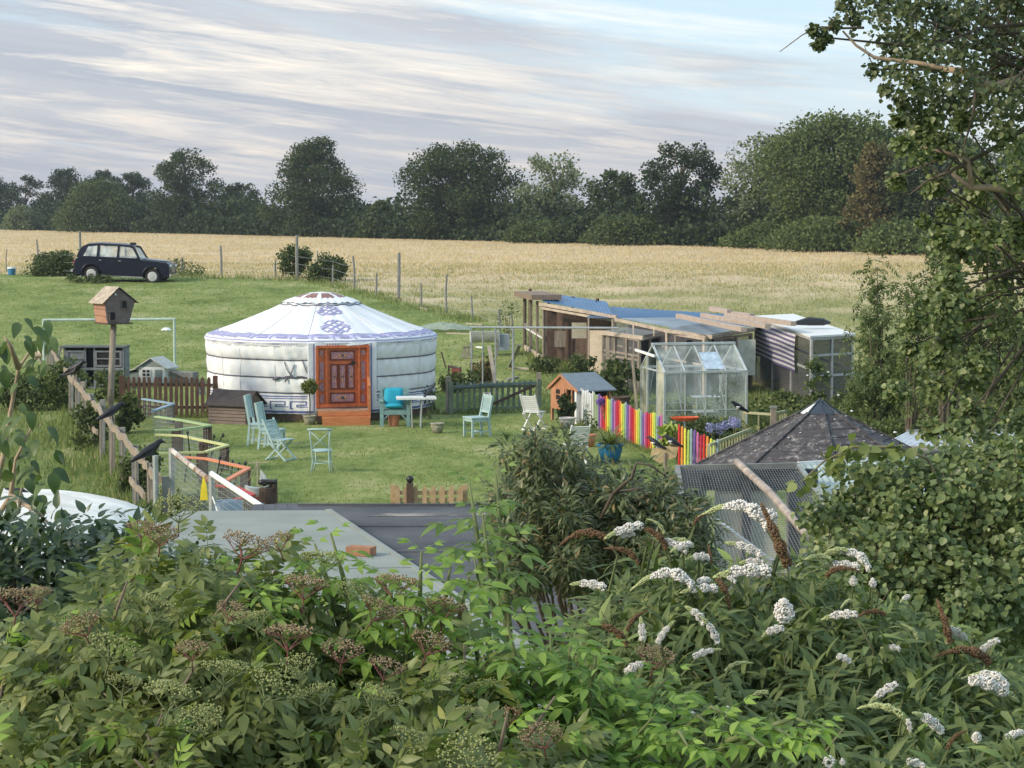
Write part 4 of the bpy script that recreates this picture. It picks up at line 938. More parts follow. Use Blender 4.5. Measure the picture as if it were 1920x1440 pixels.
# dark bird decoys
def bird(name, label, loc, face, L_=.42, m=None, belly=None, group=None, cat='bird', perch=0):
    root = thing(name, label, cat, loc, face, group); k = L_ / .42; m = m or mat('crow black', (.012, .013, .018), rough=.45, var=.3)
    b = MB(); b.tube([Vector(p) * k for p in [(-.26, 0, .02), (-.20, 0, .05), (-.12, 0, .09), (-.04, 0, .135), (.04, 0, .18), (.10, 0, .225), (.135, 0, .262), (.165, 0, .27), (.19, 0, .262), (.235, 0, .25)]], [v * k for v in [.022, .03, .045, .065, .066, .048, .037, .036, .018, .003]], 10); obj('body', b, m, root, smooth=True)
    for s in (-1, 1):
        w_ = MB(); w_.prism([(.07 * k, s * .06 * k, .20 * k), (.02 * k, s * .066 * k, .11 * k), (-.22 * k, s * .028 * k, .025 * k), (-.10 * k, s * .058 * k, .13 * k)], (0, s * .010, 0)); obj('wing', w_, m, root)
        obj('leg', MB().tube([(.0, s * .025 * k, .10 * k), (.015 * k, s * .03 * k, -.005)], .006, 5), blackgloss, root)
        if belly: obj('white_patch', MB().lathe([(.001, -.02), (.04, -.012), (.045, .012), (.001, .02)], c=(.035 * k, s * .042 * k, .15 * k), n=10), belly, root, smooth=True)
    if belly: obj('belly', MB().tube([Vector(p) * k for p in [(-.06, 0, .09), (.02, 0, .13), (.06, 0, .165)]], [.035 * k, .052 * k, .03 * k], 8), belly, root, smooth=True)
    return root
for x, lb, fc, dz in ((146, 'crow on the far part of the rustic fence in front of the grey hutch', .2, 1.22), (217, 'crow on the middle of the rustic fence beside the leafy bush', .9, 1.22), (288, 'crow nearest the camera on the rustic fence, beside the yellow pen rail', 1.0, 1.24)):
    q = fence_pt(x); bird('crow', lb, (q.x - .10, q.y, q.z + dz - .02), fc - .5, .62 if x < 200 else .5, group='black crows sitting on the rustic fence')
def birdhouse():
    p = PD(205, 790, 52.5); p.z = 0; s = FPX / 52.5; zb = CAMZ - (604 - HOR) / s; root = thing('birdhouse', 'crooked wooden birdhouse with shingle roof high on a leaning pole', 'birdhouse', (p.x, p.y, 0), 0)
    top = Vector(((216 - 205) / s, 0, zb)); obj('pole', MB().tube([(0, 0, -.1), top * .5, top + Vector((0, 0, .05))], [.085, .08, .07], 10), timber, root, smooth=True)
    H = empty('house', top, R(36)); H.parent = root; front = mat('shaded grey board', (.16, .125, .12), rough=.85, var=.25); side = mat('salmon red board', (.44, .24, .17), rough=.8, var=.15)  # front boards grey and darkened: shade put into their colour, salmon side kept bright
    h = .48; k = 4                                   # ridge runs along local y, front gable at -y, leaning side on the left (-x)
    ridge = .82; wl, wr_ = -.38, .34; D = .34
    Z1 = .50
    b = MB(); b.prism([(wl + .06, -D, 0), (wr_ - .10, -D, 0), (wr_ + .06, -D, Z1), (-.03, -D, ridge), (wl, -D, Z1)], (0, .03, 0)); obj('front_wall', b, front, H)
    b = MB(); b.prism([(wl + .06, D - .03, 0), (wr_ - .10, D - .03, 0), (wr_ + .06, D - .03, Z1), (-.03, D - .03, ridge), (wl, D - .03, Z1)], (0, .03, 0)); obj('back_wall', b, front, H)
    for i in range(3):
        z0, z1 = i * Z1 / 3 + .004, (i + 1) * Z1 / 3 - .006; f = lambda z: wl + .06 - .06 * z / Z1
        obj('board', MB().prism([(f(z0), -D + .03, z0), (f(z0), D - .03, z0), (f(z1) - .012, D - .03, z1), (f(z1) - .012, -D + .03, z1)], (.03, 0, 0)), side, H)
        g = lambda z: wr_ - .10 + .16 * z / Z1
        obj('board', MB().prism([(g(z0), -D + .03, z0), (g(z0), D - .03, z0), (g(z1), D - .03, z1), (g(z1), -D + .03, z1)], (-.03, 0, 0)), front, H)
    shing = mat('lit shingle', (.46, .38, .30), rough=.85, var=.3, scale=7); shd = mat('shaded shingle', (.16, .13, .12), rough=.85, var=.3)  # left slope lighter, right slope darker: side light painted into the shingles
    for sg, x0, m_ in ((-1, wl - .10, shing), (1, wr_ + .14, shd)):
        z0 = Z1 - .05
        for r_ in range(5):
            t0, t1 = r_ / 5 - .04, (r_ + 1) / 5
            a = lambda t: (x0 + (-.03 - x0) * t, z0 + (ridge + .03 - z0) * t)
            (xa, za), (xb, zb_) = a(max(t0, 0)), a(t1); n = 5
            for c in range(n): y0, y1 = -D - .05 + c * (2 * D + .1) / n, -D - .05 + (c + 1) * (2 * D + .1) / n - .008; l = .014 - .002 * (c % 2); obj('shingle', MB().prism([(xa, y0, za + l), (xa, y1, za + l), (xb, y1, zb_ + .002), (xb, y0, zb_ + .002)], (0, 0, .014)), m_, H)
    for (cx, cz) in ((-.20, .16), (.11, .43)):
        w_ = MB(); w_.prism([(cx - .06, -D - .012, cz - .08), (cx + .06, -D - .012, cz - .08), (cx + .06, -D - .012, cz + .05), (cx + .03, -D - .012, cz + .10), (cx - .03, -D - .012, cz + .10), (cx - .06, -D - .012, cz + .05)], (0, .014, 0)); obj('entrance_hole', w_, black, H)
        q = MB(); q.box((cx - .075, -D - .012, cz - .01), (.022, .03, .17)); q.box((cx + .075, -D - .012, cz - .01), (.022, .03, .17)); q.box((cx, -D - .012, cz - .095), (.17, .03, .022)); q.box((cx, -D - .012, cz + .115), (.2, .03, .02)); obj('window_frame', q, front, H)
    obj('perch_ball', MB().lathe([(.001, -.03), (.03, 0), (.001, .03)], c=(-.12, -D - .03, .68), n=10), white, H, smooth=True); obj('floor_board', MB().box((0, 0, -.015), (.66, .74, .03)), timber_dark, H)
birdhouse()
def goal():
    a, b_ = PG(83, 694), PG(328, 692); root = thing('goal_frame', 'small pale green tube football goal frame behind the grey hutch', 'goal', a); u = b_ - a; h = 1.52
    for q, n_ in ((Vector((0, 0, 0)), 0), (u, 1)): obj('post', MB().tube([q, q + Vector((0, 0, h))], .045, 8), metal_green, root)
    obj('crossbar', MB().tube([Vector((-.03, 0, h)), u + Vector((.03, 0, h))], .042, 8), metal_green, root)
    obj('depth_post', MB().tube([Vector((.12, .5, .02)), Vector((.12, .3, h))], .04, 6), metal, root)
goal()
p_ = PG(312, 619); b = MB(); b.lathe([(.001, .1), (.10, .09), (.2, .01), (.21, 0)], n=14); tag(obj('ball', b, white, smooth=True, loc=tuple(p_)), 'small pale half-flat ball lying on the grass inside the goal frame', 'ball')
def hutch():
    p = PG(182, 727); root = thing('grey_hutch', 'two-storey weathered grey rabbit hutch with wire windows behind the rustic fence', 'hutch', p, R(-3)); W, D, H = 1.72, .6, 1.16; g = mat('weathered blue grey timber', (.17, .185, .20), rough=.85, var=.25); y = -D / 2
    obj('back_panel', MB().box((0, D / 2, H / 2), (W, .03, H)), g, root)
    for sx in (-1, 1): obj('side_panel', MB().box((sx * W / 2, 0, H / 2), (.03, D, H)), g if sx > 0 else timber, root)
    for z in (.03, .56): obj('floor_board', MB().box((0, 0, z), (W - .04, D, .04)), g, root)
    obj('roof', MB().box((-.04, -.02, H + .02), (W + .16, D + .14, .035)), mat('roofing felt', (.10, .11, .11), rough=.9), root)
    for z, s0 in ((.62, 1), (.08, 1)):
        hh = .46
        for x0, x1, kind in ((-.80, -.26, 'solid'), (-.26, .02, 'gap'), (.02, .80, 'wire')):
            if kind == 'gap': continue
            D_ = empty('hutch_door', (0, 0, 0)); D_.parent = root; b = MB(); xc, ww = (x0 + x1) / 2, x1 - x0
            for x in (x0 + .035, x1 - .035): b.box((x, y - .01, z + hh / 2), (.06, .03, hh))
            for zz in (z + .025, z + hh - .025): b.box((xc, y - .01, zz), (ww - .12, .028, .05))
            b.box((xc, y - .022, z + hh * .5), (ww - .12, .02, .035)); obj('door_frame', b, g, D_)
            obj('door_panel' if kind == 'solid' else 'wire_panel', MB().box((xc, y + .006, z + hh / 2), (ww - .12, .01, hh - .1)), g if kind == 'solid' else black, D_)
    for x in (-W / 2 + .03, W / 2 - .03, -.26 + .01, .01): obj('post', MB().box((x, y + .01, H / 2), (.05, .05, H)), g, root)
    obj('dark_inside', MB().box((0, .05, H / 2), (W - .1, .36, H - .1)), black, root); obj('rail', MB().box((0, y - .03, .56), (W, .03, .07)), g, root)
hutch()
def playhouse():
    p = PG(295, 716); root = thing('small_playhouse', 'miniature white and grey house with lean-to beside the hutch', 'playhouse', p, R(-17)); gry = mat('grey green paint', (.22, .26, .26), rough=.7); W, D, H = .82, .7, .46; y = -D / 2
    obj('wall', MB().box((0, 0, H / 2), (W, D, H)), white, root); b = MB(); b.prism([(-W / 2, y - .005, H), (W / 2, y - .005, H), (0, y - .005, H + .23)], (0, D, 0)); obj('gable', b, gry, root)
    for s in (-1, 1): obj('roof_panel', MB().prism([(s * (W / 2 + .1), -D / 2 - .08, H - .06), (s * (W / 2 + .1), D / 2 + .05, H - .06), (0, D / 2 + .05, H + .245), (0, -D / 2 - .08, H + .245)], (0, 0, .03)), mat('pale felt', (.50, .50, .48), rough=.8), root)
    win = MB(); win.box((-.17, y - .01, .28), (.25, .012, .2)); o = obj('window', win, black, root); f = MB()
    for x in (-.30, -.17, -.04): f.box((x, y - .02, .28), (.025, .016, .22))
    for z in (.18, .28, .38): f.box((-.17, y - .018, z), (.26, .014, .022))
    obj('window_frame', f, white, root); obj('door', MB().box((.22, y - .01, .2), (.22, .02, .36)), gry, root)
    obj('lean_to', MB().box((-.62, 0, .15), (.42, .55, .3)), gry, root); obj('lean_to_roof', MB().prism([(-.92, -.36, .27), (-.92, .3, .27), (-.38, .3, .42), (-.38, -.36, .42)], (0, 0, .03)), mat('pale felt', (.5, .5, .48)), root)
    obj('run_board', MB().bar((.46, .1, .33), (.95, .1, .16), .5, .03), timber, root); obj('cage_box', MB().box((.85, .15, .15), (.6, .4, .3)), timber_grey, root)
playhouse()
# painted rail pens on low posts, each a V pointing to the right
def pen(name, label, poly, col, z=.48, closed=False, planks=None):
    pts = [PZ(x, y, z) for x, y in poly]; root = thing(name, label, 'pen', (pts[0].x, pts[0].y, 0), 0, 'low painted pens along the left of the lawn'); m = mat(col[0] + ' rail paint', col[1], rough=.6, var=.1); o0 = Vector((pts[0].x, pts[0].y, 0))
    for i in range(len(pts) - 1): obj('rail', MB().bar(pts[i] - o0, pts[i + 1] - o0, .10, .035), m, root)
    brick = mat('grey brown block', (.13, .12, .11), var=.3)
    for i, q in enumerate(pts[1:-1]): obj('post', MB().box((q - o0) + Vector((-.06, .02, -z / 2 - .02)), (.17, .17, z - .02)), timber_dark if i else brick, root)
    b = MB()
    for i in range(len(pts) - 1):
        p, q = pts[i] - o0, pts[i + 1] - o0; L_ = (q - p).length; n = max(2, int(L_ / .09))
        for k in range(n + 1): t = k / n; c = p.lerp(q, t); b.bar(c, Vector((c.x, c.y, .02)), .006, .006)
        for k in range(1, 5): dz = Vector((0, 0, -z * k / 5)); b.bar(p + dz, q + dz, .006, .006)
    tag(obj('wire_mesh', b, metal, root), kind='stuff')
pen('painted_pen', 'small low pen with pale blue rails next to the brown picket fence', [(268, 748), (325, 757), (286, 771)], ('pale blue', (.28, .38, .48)), .5)
pen('painted_pen', 'low pen with lime green rails below the kennel', [(292, 781), (340, 788), (394, 798), (335, 806), (290, 807)], ('lime green', (.36, .48, .24)), .5)
pen('painted_pen', 'low pen with pale yellow rails and black sticks left of the folding chair', [(292, 815), (340, 817), (387, 827), (426, 835), (383, 848), (292, 850)], ('pale yellow', (.58, .58, .26)), .5)
pen('painted_pen', 'low pen with salmon orange rails near the model ship', [(330, 856), (387, 860), (466, 878), (425, 901), (385, 902)], ('salmon orange', (.66, .24, .13)), .5)
pen('painted_pen', 'low pen with red rails behind the white pole', [(400, 910), (440, 913), (474, 928), (440, 938)], ('red', (.48, .05, .04)), .5)
def stake_sticks():
    b = []
    for x, y, x2, y2 in ((395, 838, 402, 817), (386, 845, 420, 815), (372, 850, 382, 835), (357, 842, 352, 810), (398, 905, 412, 862), (412, 866, 428, 846), (430, 888, 436, 868), (437, 890, 448, 872), (345, 878, 352, 864), (452, 886, 460, 870)): b.append((x, y, x2, y2))
    SL = ['leftmost black stick in the middle of the pale yellow pen', 'long slanting black stick across the corner of the pale yellow pen', 'short black stick left of the long slanting one in the yellow pen', 'black stick with a knob standing highest in the yellow pen', 'tallest curved black stick in the salmon orange pen', 'short black stick right beside the tallest one in the orange pen', 'black stick before the right corner rail of the orange pen', 'black stick touching the right rail of the orange pen', 'black stick at the left end of the orange pen', 'rightmost black stick at the tip of the orange pen']
    for i, (x, y, x2, y2) in enumerate(b):
        p = PZ(x, y, .28); q = p + Vector(((x2 - x) / 95, 0, (y - y2) / 95)); p.z = 0; r_ = thing('black_stick', SL[i], 'stick', p, 0, 'black sticks in the painted pens'); obj('stick', MB().tube([Vector((0, 0, 0)), (q - p) * .6, q - p], [.016, .014, .012], 5), blackgloss, r_); obj('stick_tip', MB().lathe([(.001, -.05), (.035, 0), (.001, .06)], c=q - p, n=6), blackgloss, r_)
stake_sticks()
# netted side run with white-painted poles
def side_run():
    A, B, C_ = PG(322, 955), PG(398, 985), PZ(472, 948, .9)
    d1, d2 = 33.5, 30.5; a = on(PD(322, 900, d1).x, d1); b_ = on(PD(397, 900, d2).x, d2); c = on(PD(490, 960, 28).x, 28)
    root = thing('netted_run', 'tall wire-netted run with brown and white top poles and grey corner posts', 'run', a)
    za = CAMZ - (845 - HOR) / (FPX / d1); zb = CAMZ - (905 - HOR) / (FPX / d2); zb2 = CAMZ - (890 - HOR) / (FPX / d2); zc = CAMZ - (952 - HOR) / (FPX / 28)
    for q, h in ((a, za), (b_, zb2), (c, zc), (a + Vector((-.15, -.6, 0)), za - .05)): obj('post', MB().tube([q, Vector((q.x, q.y, h + .03))], .045, 8), metal, root, world=True)
    p0, p1 = Vector((a.x, a.y, za)), Vector((b_.x, b_.y, zb)); obj('top_pole', MB().tube([p0, p1], .04, 7), mat('chipped brown and white pole', (.22, .12, .07), c2=(.6, .58, .54), scale=3, contrast=3), root, world=True)
    q0, q1 = Vector((b_.x, b_.y, zb2)), Vector((c.x, c.y, zc)); obj('top_pole', MB().tube([q0, q1], .042, 7), white, root, world=True)
    obj('brace', MB().tube([q0 + Vector((0, 0, -.3)), (b_ * .3 + c * .7) + Vector((0, 0, .1))], .012, 5), white, root, world=True)
    b = MB()
    for p, q in ((p0, p1), (q0, q1)):
        n = 36
        for k in range(n + 1): e = p.lerp(q, k / n); b.bar(e, Vector((e.x, e.y, .02)), .004, .004)
        for k in range(1, 17): f = k / 17; b.bar(Vector((p.x, p.y, p.z * f)), Vector((q.x, q.y, q.z * f)), .004, .004)
    tag(obj('wire_mesh', b, metal, root, world=True), kind='stuff')
side_run()
def ship():
    p = PG(500, 946); z0 = .62; root = thing('tree_stump_post', 'short dark post carrying a small black cannon ornament by the model ship', 'post', p); obj('post_body', MB().tube([(0, 0, 0), (0, 0, .30)], .13, 12).tube([(.12, .05, 0), (.12, .05, .36)], .07, 10), timber_dark, root)
    q = p + Vector((.02, 0, .39)); c = thing('cannon', 'small black toy cannon on the short dark post', 'ornament', q); obj('barrel', MB().tube([(-.16, 0, 0), (-.1, 0, .01), (.14, 0, .02), (.17, 0, .02)], [.04, .055, .04, .052], 12), blackgloss, c, smooth=True)
    for s in (-1, 1): obj('wheel', MB().lathe([(.05, -.015), (.05, .015), (.001, .02), (.001, -.02), (.05, -.015)], n=14), blackgloss, c, loc=(-.05, s * .05, -.01)).rotation_euler = (R(90), 0, 0)
    s_ = PG(483, 944); r = thing('model_ship', 'white model sailing ship on a stand at the edge of the lawn', 'model ship', s_); hull = MB(); n = 10; vs = []
    for i in range(n + 1):
        t = i / n; x = -.22 + .44 * t; w_ = .09 * math.sin(math.pi * min(1, t * .9 + .12)) ** .7; zt = .28 + .05 * (2 * t - 1) ** 2
        vs += [Vector((x, -w_, zt)), Vector((x, -w_ * .6, .17)), Vector((x, 0, .10)), Vector((x, w_ * .6, .17)), Vector((x, w_, zt))]
    hull.add(vs, [(5 * i + k, 5 * i + k + 1, 5 * i + 6 + k, 5 * i + 5 + k) for i in range(n) for k in range(4)] + [(5 * i, 5 * i + 5, 5 * i + 9, 5 * i + 4) for i in range(n)]); obj('hull', hull, white, r, smooth=False)
    obj('mast', MB().tube([(0, 0, .25), (0, 0, .78)], .009, 6), timber_pale, r); obj('yard', MB().tube([(-.16, 0, .72), (.2, 0, .74)], .007, 6), timber_pale, r)
    b = MB()
    for x in (-.22, -.12, .12, .22): b.tube([(x, 0, .3), (0, 0, .74)], .003, 4)
    obj('rigging', b, timber_pale, r); b = MB(); b.prism([(.03, 0, .33), (.20, .02, .34), (.14, .04, .5), (.06, 0, .62)], (0, .006, 0)); obj('sail', b, white, r); obj('stand', MB().box((0, 0, .06), (.2, .16, .12)), mat('dark red brick', (.20, .05, .04)), r)
ship()
b = MB(); b.prism([(-.05, 0, 0), (.06, 0, 0), (.04, 0, .22), (.0, 0, .34), (-.03, 0, .2)], (0, .03, 0)); b.prism([(-.06, 0, -.5), (.06, 0, -.5), (.06, 0, -.36), (-.06, 0, -.36)], (0, .03, 0))
r_ = thing('yellow_marker', 'yellow pointed marker on a short post inside the netted run', 'marker', on(PD(382, 980, 30.2).x, 30.2)); o_ = obj('marker_top', b, mat('yellow plastic', (.75, .6, .04), rough=.5), r_); o_.location = (0, 0, CAMZ - (985 - HOR) / (FPX / 30.2) + .33); obj('marker_post', MB().box((0, .04, .5), (.04, .04, 1.0)), timber, r_)
p_ = on(PD(427, 960, 30.6).x, 30.6); r_ = thing('water_butt', 'faded blue barrel behind the felt shed roof at the near end of the run', 'barrel', p_); obj('barrel_body', MB().lathe([(.001, 0), (.2, 0), (.23, .3), (.23, .8), (.2, 1.12), (.001, 1.14)], n=20), mat('faded blue plastic', (.16, .25, .36), rough=.5), r_, smooth=True); obj('hoop', MB().lathe([(.232, .4), (.24, .42), (.24, .46), (.232, .48)], n=20), metal, r_)
# small picket panel with ball-topped post at the front of the lawn
a, b_ = PG(737, 946), PG(872, 946)
pf = picket_fence('low_picket_fence', 'low new-timber picket fence with round tops at the front of the lawn', a, b_, .34, mat('new orange timber', (.42, .29, .17), var=.2), pick=.085, gap=.075, rails=(.25, .62), post=9, postd=.09, thick=.02, postm=mat('new orange timber', (.42, .29, .17)))
g = MB(); pw = PG(742, 951); r_ = thing('round_topped_post', 'short dark post with a black ball on top behind the low picket fence', 'post', PG(768, 948) + Vector((0, .15, 0))); obj('post_body', MB().box((0, 0, .19), (.12, .12, .38)), timber_dark, r_); obj('ball', MB().lathe([(.001, -.07), (.05, -.05), (.07, 0), (.05, .05), (.001, .07)], c=(0, 0, .45), n=14), blackgloss, r_, smooth=True)
# a scatter of junk on the left verge behind the fence
def plank_thing(name, label, a, b_, w_, t, m, cat='plank', group=None, up=(0, 0, 1)): r = thing(name, label, cat, a, 0, group); obj('board', MB().bar((0, 0, t / 2), Vector(b_) - Vector(a) + Vector((0, 0, t / 2)), w_, t, up=up), m, r); return r
a = PG(62, 690); r_ = thing('log_bench', 'pale sawn log resting on crossed timber legs at the far left', 'log', a); obj('log', MB().tube([(0, 0, .42), (.75, 0, .44)], [.1, .09], 10), timber_pale, r_, smooth=True)
for sx in (.15, .75): obj('leg', MB().bar((sx - .2, -.1, 0), (sx + .12, .1, .65), .07, .06).bar((sx + .2, -.1, 0), (sx - .1, .1, .6), .07, .06), timber, r_)
bush('shrub', 'leafy green shrub at the near end of the brown picket fence', 236, 812, 60, 72, L_bush, n=1900, leaf=.09, cat='shrub')
bush('shrub', 'loose shrub between the birdhouse pole and the rustic fence', 208, 752, 70, 58, L_mid, n=900, leaf=.09, cat='shrub', sparse=.4)
bush('shrub', 'straggling yellow-green shrub on the left side of the rustic fence', 122, 770, 110, 95, L_mid, n=1500, leaf=.09, cat='shrub', sparse=.5)
bush('shrub', 'tangled dull shrub under the middle of the rustic fence', 172, 850, 70, 95, L_bush, n=1000, leaf=.085, cat='shrub', sparse=.5)
bush('shrub', 'dark shrub at the near posts of the rustic fence', 262, 935, 80, 90, L_bush, n=1500, leaf=.08, cat='shrub', sparse=.4)
bush('shrub', 'pale leafy growth inside the netted run', 362, 985, 70, 110, L_mid, n=1900, leaf=.06, cat='shrub', sparse=.3, d=33)
bush('shrub', 'tall weeds behind the near posts of the rustic fence and the white roof', 300, 985, 60, 95, L_mid, n=1100, leaf=.06, cat='shrub', sparse=.4, d=33.5)
bush('shrub', 'dark undergrowth at the left edge behind the blue box', 40, 770, 120, 70, L_bush, n=1400, leaf=.10, cat='shrub', sparse=.3)
r_ = thing('blue_box', 'blue box half hidden by leaves at the left edge of the photo', 'box', PG(0, 745)); obj('box_body', MB().box((0, 0, .25), (.5, .4, .42)), mat('sky blue plastic', (.12, .42, .66), rough=.4), r_); obj('lid', MB().box((0, 0, .48), (.54, .44, .05)), white, r_)

# ================================================================== WIRE RUNS, TROUGH, JUNK BEHIND THE GATE
def cattle_rail():
    a, b_ = on(PD(882, 613, 62).x, 62), on(PD(1160, 611, 61).x, 61); z = CAMZ - (613 - HOR) / (FPX / 62); root = thing('pipe_rail', 'long thin galvanised pipe rail in front of the pen left bay', 'rail', a)
    obj('pipe', MB().tube([Vector((a.x, a.y, z)), Vector((b_.x, b_.y, z + .03))], .03, 6), metal, root, world=True)
    for x in (884, 905, 929, 962): q = on(PD(x, 613, 62).x, 62); obj('post', MB().tube([q, Vector((q.x, q.y, z))], .022 if x < 950 else .035, 6), metal, root, world=True)
cattle_rail()
def trough():
    p = PG(908, 668); root = thing('metal_trough', 'pale galvanised trough raised on wooden legs behind the gate', 'trough', p, R(8)); b = MB(); n = 9; prof = [(-.22, .62)] + [(.22 * math.cos(t), .62 - .30 * abs(math.sin(t)) ** .7) for t in np.linspace(math.pi, 2 * math.pi, n)] 
    prof = [(.23 * math.cos(t), .80 + .36 * math.sin(t)) for t in np.linspace(math.pi, 2 * math.pi, n)]
    vs = [Vector((x, y, z)) for x in (-.45, .45) for y, z in prof]; b.add(vs, [(i, i + 1, n + i + 1, n + i) for i in range(n - 1)]); b.add([Vector((-.45, y, z)) for y, z in prof], [tuple(range(n))]); obj('trough_body', b, mat('pale galvanised sheet', (.50, .50, .46), rough=.5), root, smooth=True)
    obj('end_panel', MB().box((.46, 0, .58), (.03, .5, .46)), mat('blue grey sheet', (.26, .31, .36), rough=.5), root); obj('side_box', MB().box((.62, .05, .45), (.36, .5, .5)), mat('blue grey sheet', (.26, .31, .36)), root)
    for sx in (-.42, .40): obj('leg', MB().bar((sx, -.2, 0), (sx, -.15, .48), .05, .05, up=(0, 1, 0)).bar((sx, .2, 0), (sx, .15, .48), .05, .05, up=(0, 1, 0)), timber_grey, root)
    q = thing('step_boards', 'three weathered boards propped like steps against the trough', 'boards', PG(876, 672)); 
    for i in range(3): obj('board', MB().bar((-.18 + .1 * i, -.1, 0), (-.06 + .1 * i, .1, .36), .06, .04, up=(0, 1, 0)), timber, q)
    obj('top_board', MB().box((.05, .12, .38), (.34, .2, .03)), timber, q)
trough()
def barrow():
    p = PG(854, 704); root = thing('broken_chair', 'broken dark wooden garden seat tipped over in the rough grass behind the yurt', 'chair', p)
    obj('back_board', MB().bar((-.28, 0, .22), (-.42, 0, .70), .04, .09, up=(0, 1, 0)), timber_dark, root); obj('seat', MB().box((-.05, 0, .24), (.36, .4, .05), M=Matrix.Rotation(R(15), 3, 'Y')), timber_dark, root); obj('red_panel', MB().box((.02, -.2, .13), (.26, .03, .18)), mat('faded red wood', (.22, .06, .05)), root)
    for x in (-.2, .15): obj('leg', MB().bar((x, .1, 0), (x, .1, .25), .05, .05, up=(0, 1, 0)), timber_dark, root)
barrow()
plank_thing('leaning_plank', 'long pale plank leaning on the grey gate from behind', PG(935, 758) , PD(917, 650, 59.5), .09, .05, timber_pale)
plank_thing('leaning_board', 'short grey board leaning beside the pipe rail', PG(955, 690), PD(974, 648, 63), .10, .04, timber_grey)
for lb, x, y, x2, y2, m_ in (('pale plank lying on the grass below the wire fence', 875, 608, 905, 610, timber_pale), ('white strip of wood by the fence foot above the yurt edge', 788, 577, 802, 583, timber_pale), ('pale plank on the grass in front of the pen', 955, 691, 1010, 694, timber_pale), ('pale board on the ground under the trough', 894, 652, 906, 653, white), ('grey board lying behind the gate', 950, 714, 970, 709, timber_grey), ('bundle of pale scraps left of the trough', 838, 626, 880, 628, timber_pale), ('pale board beside the gate post', 978, 720, 1012, 722, timber_pale)):
    plank_thing('loose_plank', lb, PG(x, y), PG(x2, y2), .12, .05, m_, group='planks lying about behind the yurt')
b = MB(); n = 14; vs = []
for i in range(n):
    for j in range(7): x, y = (i / (n - 1) - .5) * 1.9, (j / 6 - .5) * 2.2; vs.append(Vector((x, y, .06 + .20 * max(0, 1 - (x * x + y * y)) + .06 * nz3(x * 3, y * 3, 2))))
b.add(vs, [(7 * i + j, 7 * i + 7 + j, 7 * i + 8 + j, 7 * i + j + 1) for i in range(n - 1) for j in range(6)]); tag(obj('netting_heap', b, mat('pale green netting', (.42, .50, .46), alpha=.5, bump=.5), loc=tuple(PG(833, 618))), 'crumpled heap of pale green netting on the grass left of the trough', 'netting')
bush('dry_weeds', 'tawny dried weed clump in front of the trough', 905, 722, 46, 50, L_brown, n=700, leaf=.09, cat='weeds', sparse=.3)
bush('weeds', 'green nettle clump behind the left half of the gate', 860, 735, 90, 34, L_bush, n=1000, leaf=.08, cat='weeds')
bush('bare_shrub', 'thin twiggy pale shrub left of the pen corner', 955, 648, 50, 85, L_pale, n=260, leaf=.07, cat='shrub', sparse=.6, stems=9, sm=twig)

# ================================================================== ANIMAL PENS
def F2(root, p, q, z0, z1, m, w_=.07, t=.05, name='rail'): return obj(name, MB().bar(Vector((p.x, p.y, p.z + z0)), Vector((q.x, q.y, q.z + z1)), w_, t), m, root, world=True)
def PWALL(root, p, q, h, n, rails=(), m=timber, fill=None, w_=.08, skip=(), base=0.0, h2=None, name='netting', foff=.02):
    """upright posts between ground points p and q, rails at heights, one sheet behind"""
    h2 = h if h2 is None else h2
    for i in range(n + 1):
        if i in skip: continue
        t = i / n; c = p.lerp(q, t); hh = h + (h2 - h) * t; obj('post', MB().box((c.x, c.y, c.z + hh / 2), (w_, w_, hh), rz=math.atan2(q.y - p.y, q.x - p.x)), m, root, world=True)
    for r_ in rails: F2(root, p, q, r_ * h, r_ * h2, m, .05, .06)
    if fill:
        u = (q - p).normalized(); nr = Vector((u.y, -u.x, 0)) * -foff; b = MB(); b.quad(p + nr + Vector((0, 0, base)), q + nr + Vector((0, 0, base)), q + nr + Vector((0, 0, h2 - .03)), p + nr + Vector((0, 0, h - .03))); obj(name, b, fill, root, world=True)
def ONP(x, d): return on(PD(x, 600, d).x, d)
blue_sheet = mat('blue corrugated sheet', (.035, .12, .27), rough=.4, var=.25, scale=1.5); grey_sheet = mat('grey clear corrugated sheet', (.30, .34, .38), rough=.4, var=.25, scale=1.5); chip = mat('faded chipboard', (.56, .47, .36), rough=.85, var=.15); board_w = mat('pale board', (.55, .58, .52), rough=.6)
def roofsheet(root, a, b_, c, d, m, name='roof_sheet', amp=.012, n=40):
    """corrugated sheet: a-b is the front edge, d-c the back edge"""
    mb = MB(); vs = []
    for i in range(n + 1):
        t = i / n; o = Vector((0, 0, amp * math.sin(i * math.pi)) if False else (0, 0, amp * (1 if i % 2 else -1))); vs += [a.lerp(b_, t) + o, d.lerp(c, t) + o]
    mb.add(vs, [(2 * i, 2 * i + 2, 2 * i + 3, 2 * i + 1) for i in range(n)]); return obj(name, mb, m, root, world=True)
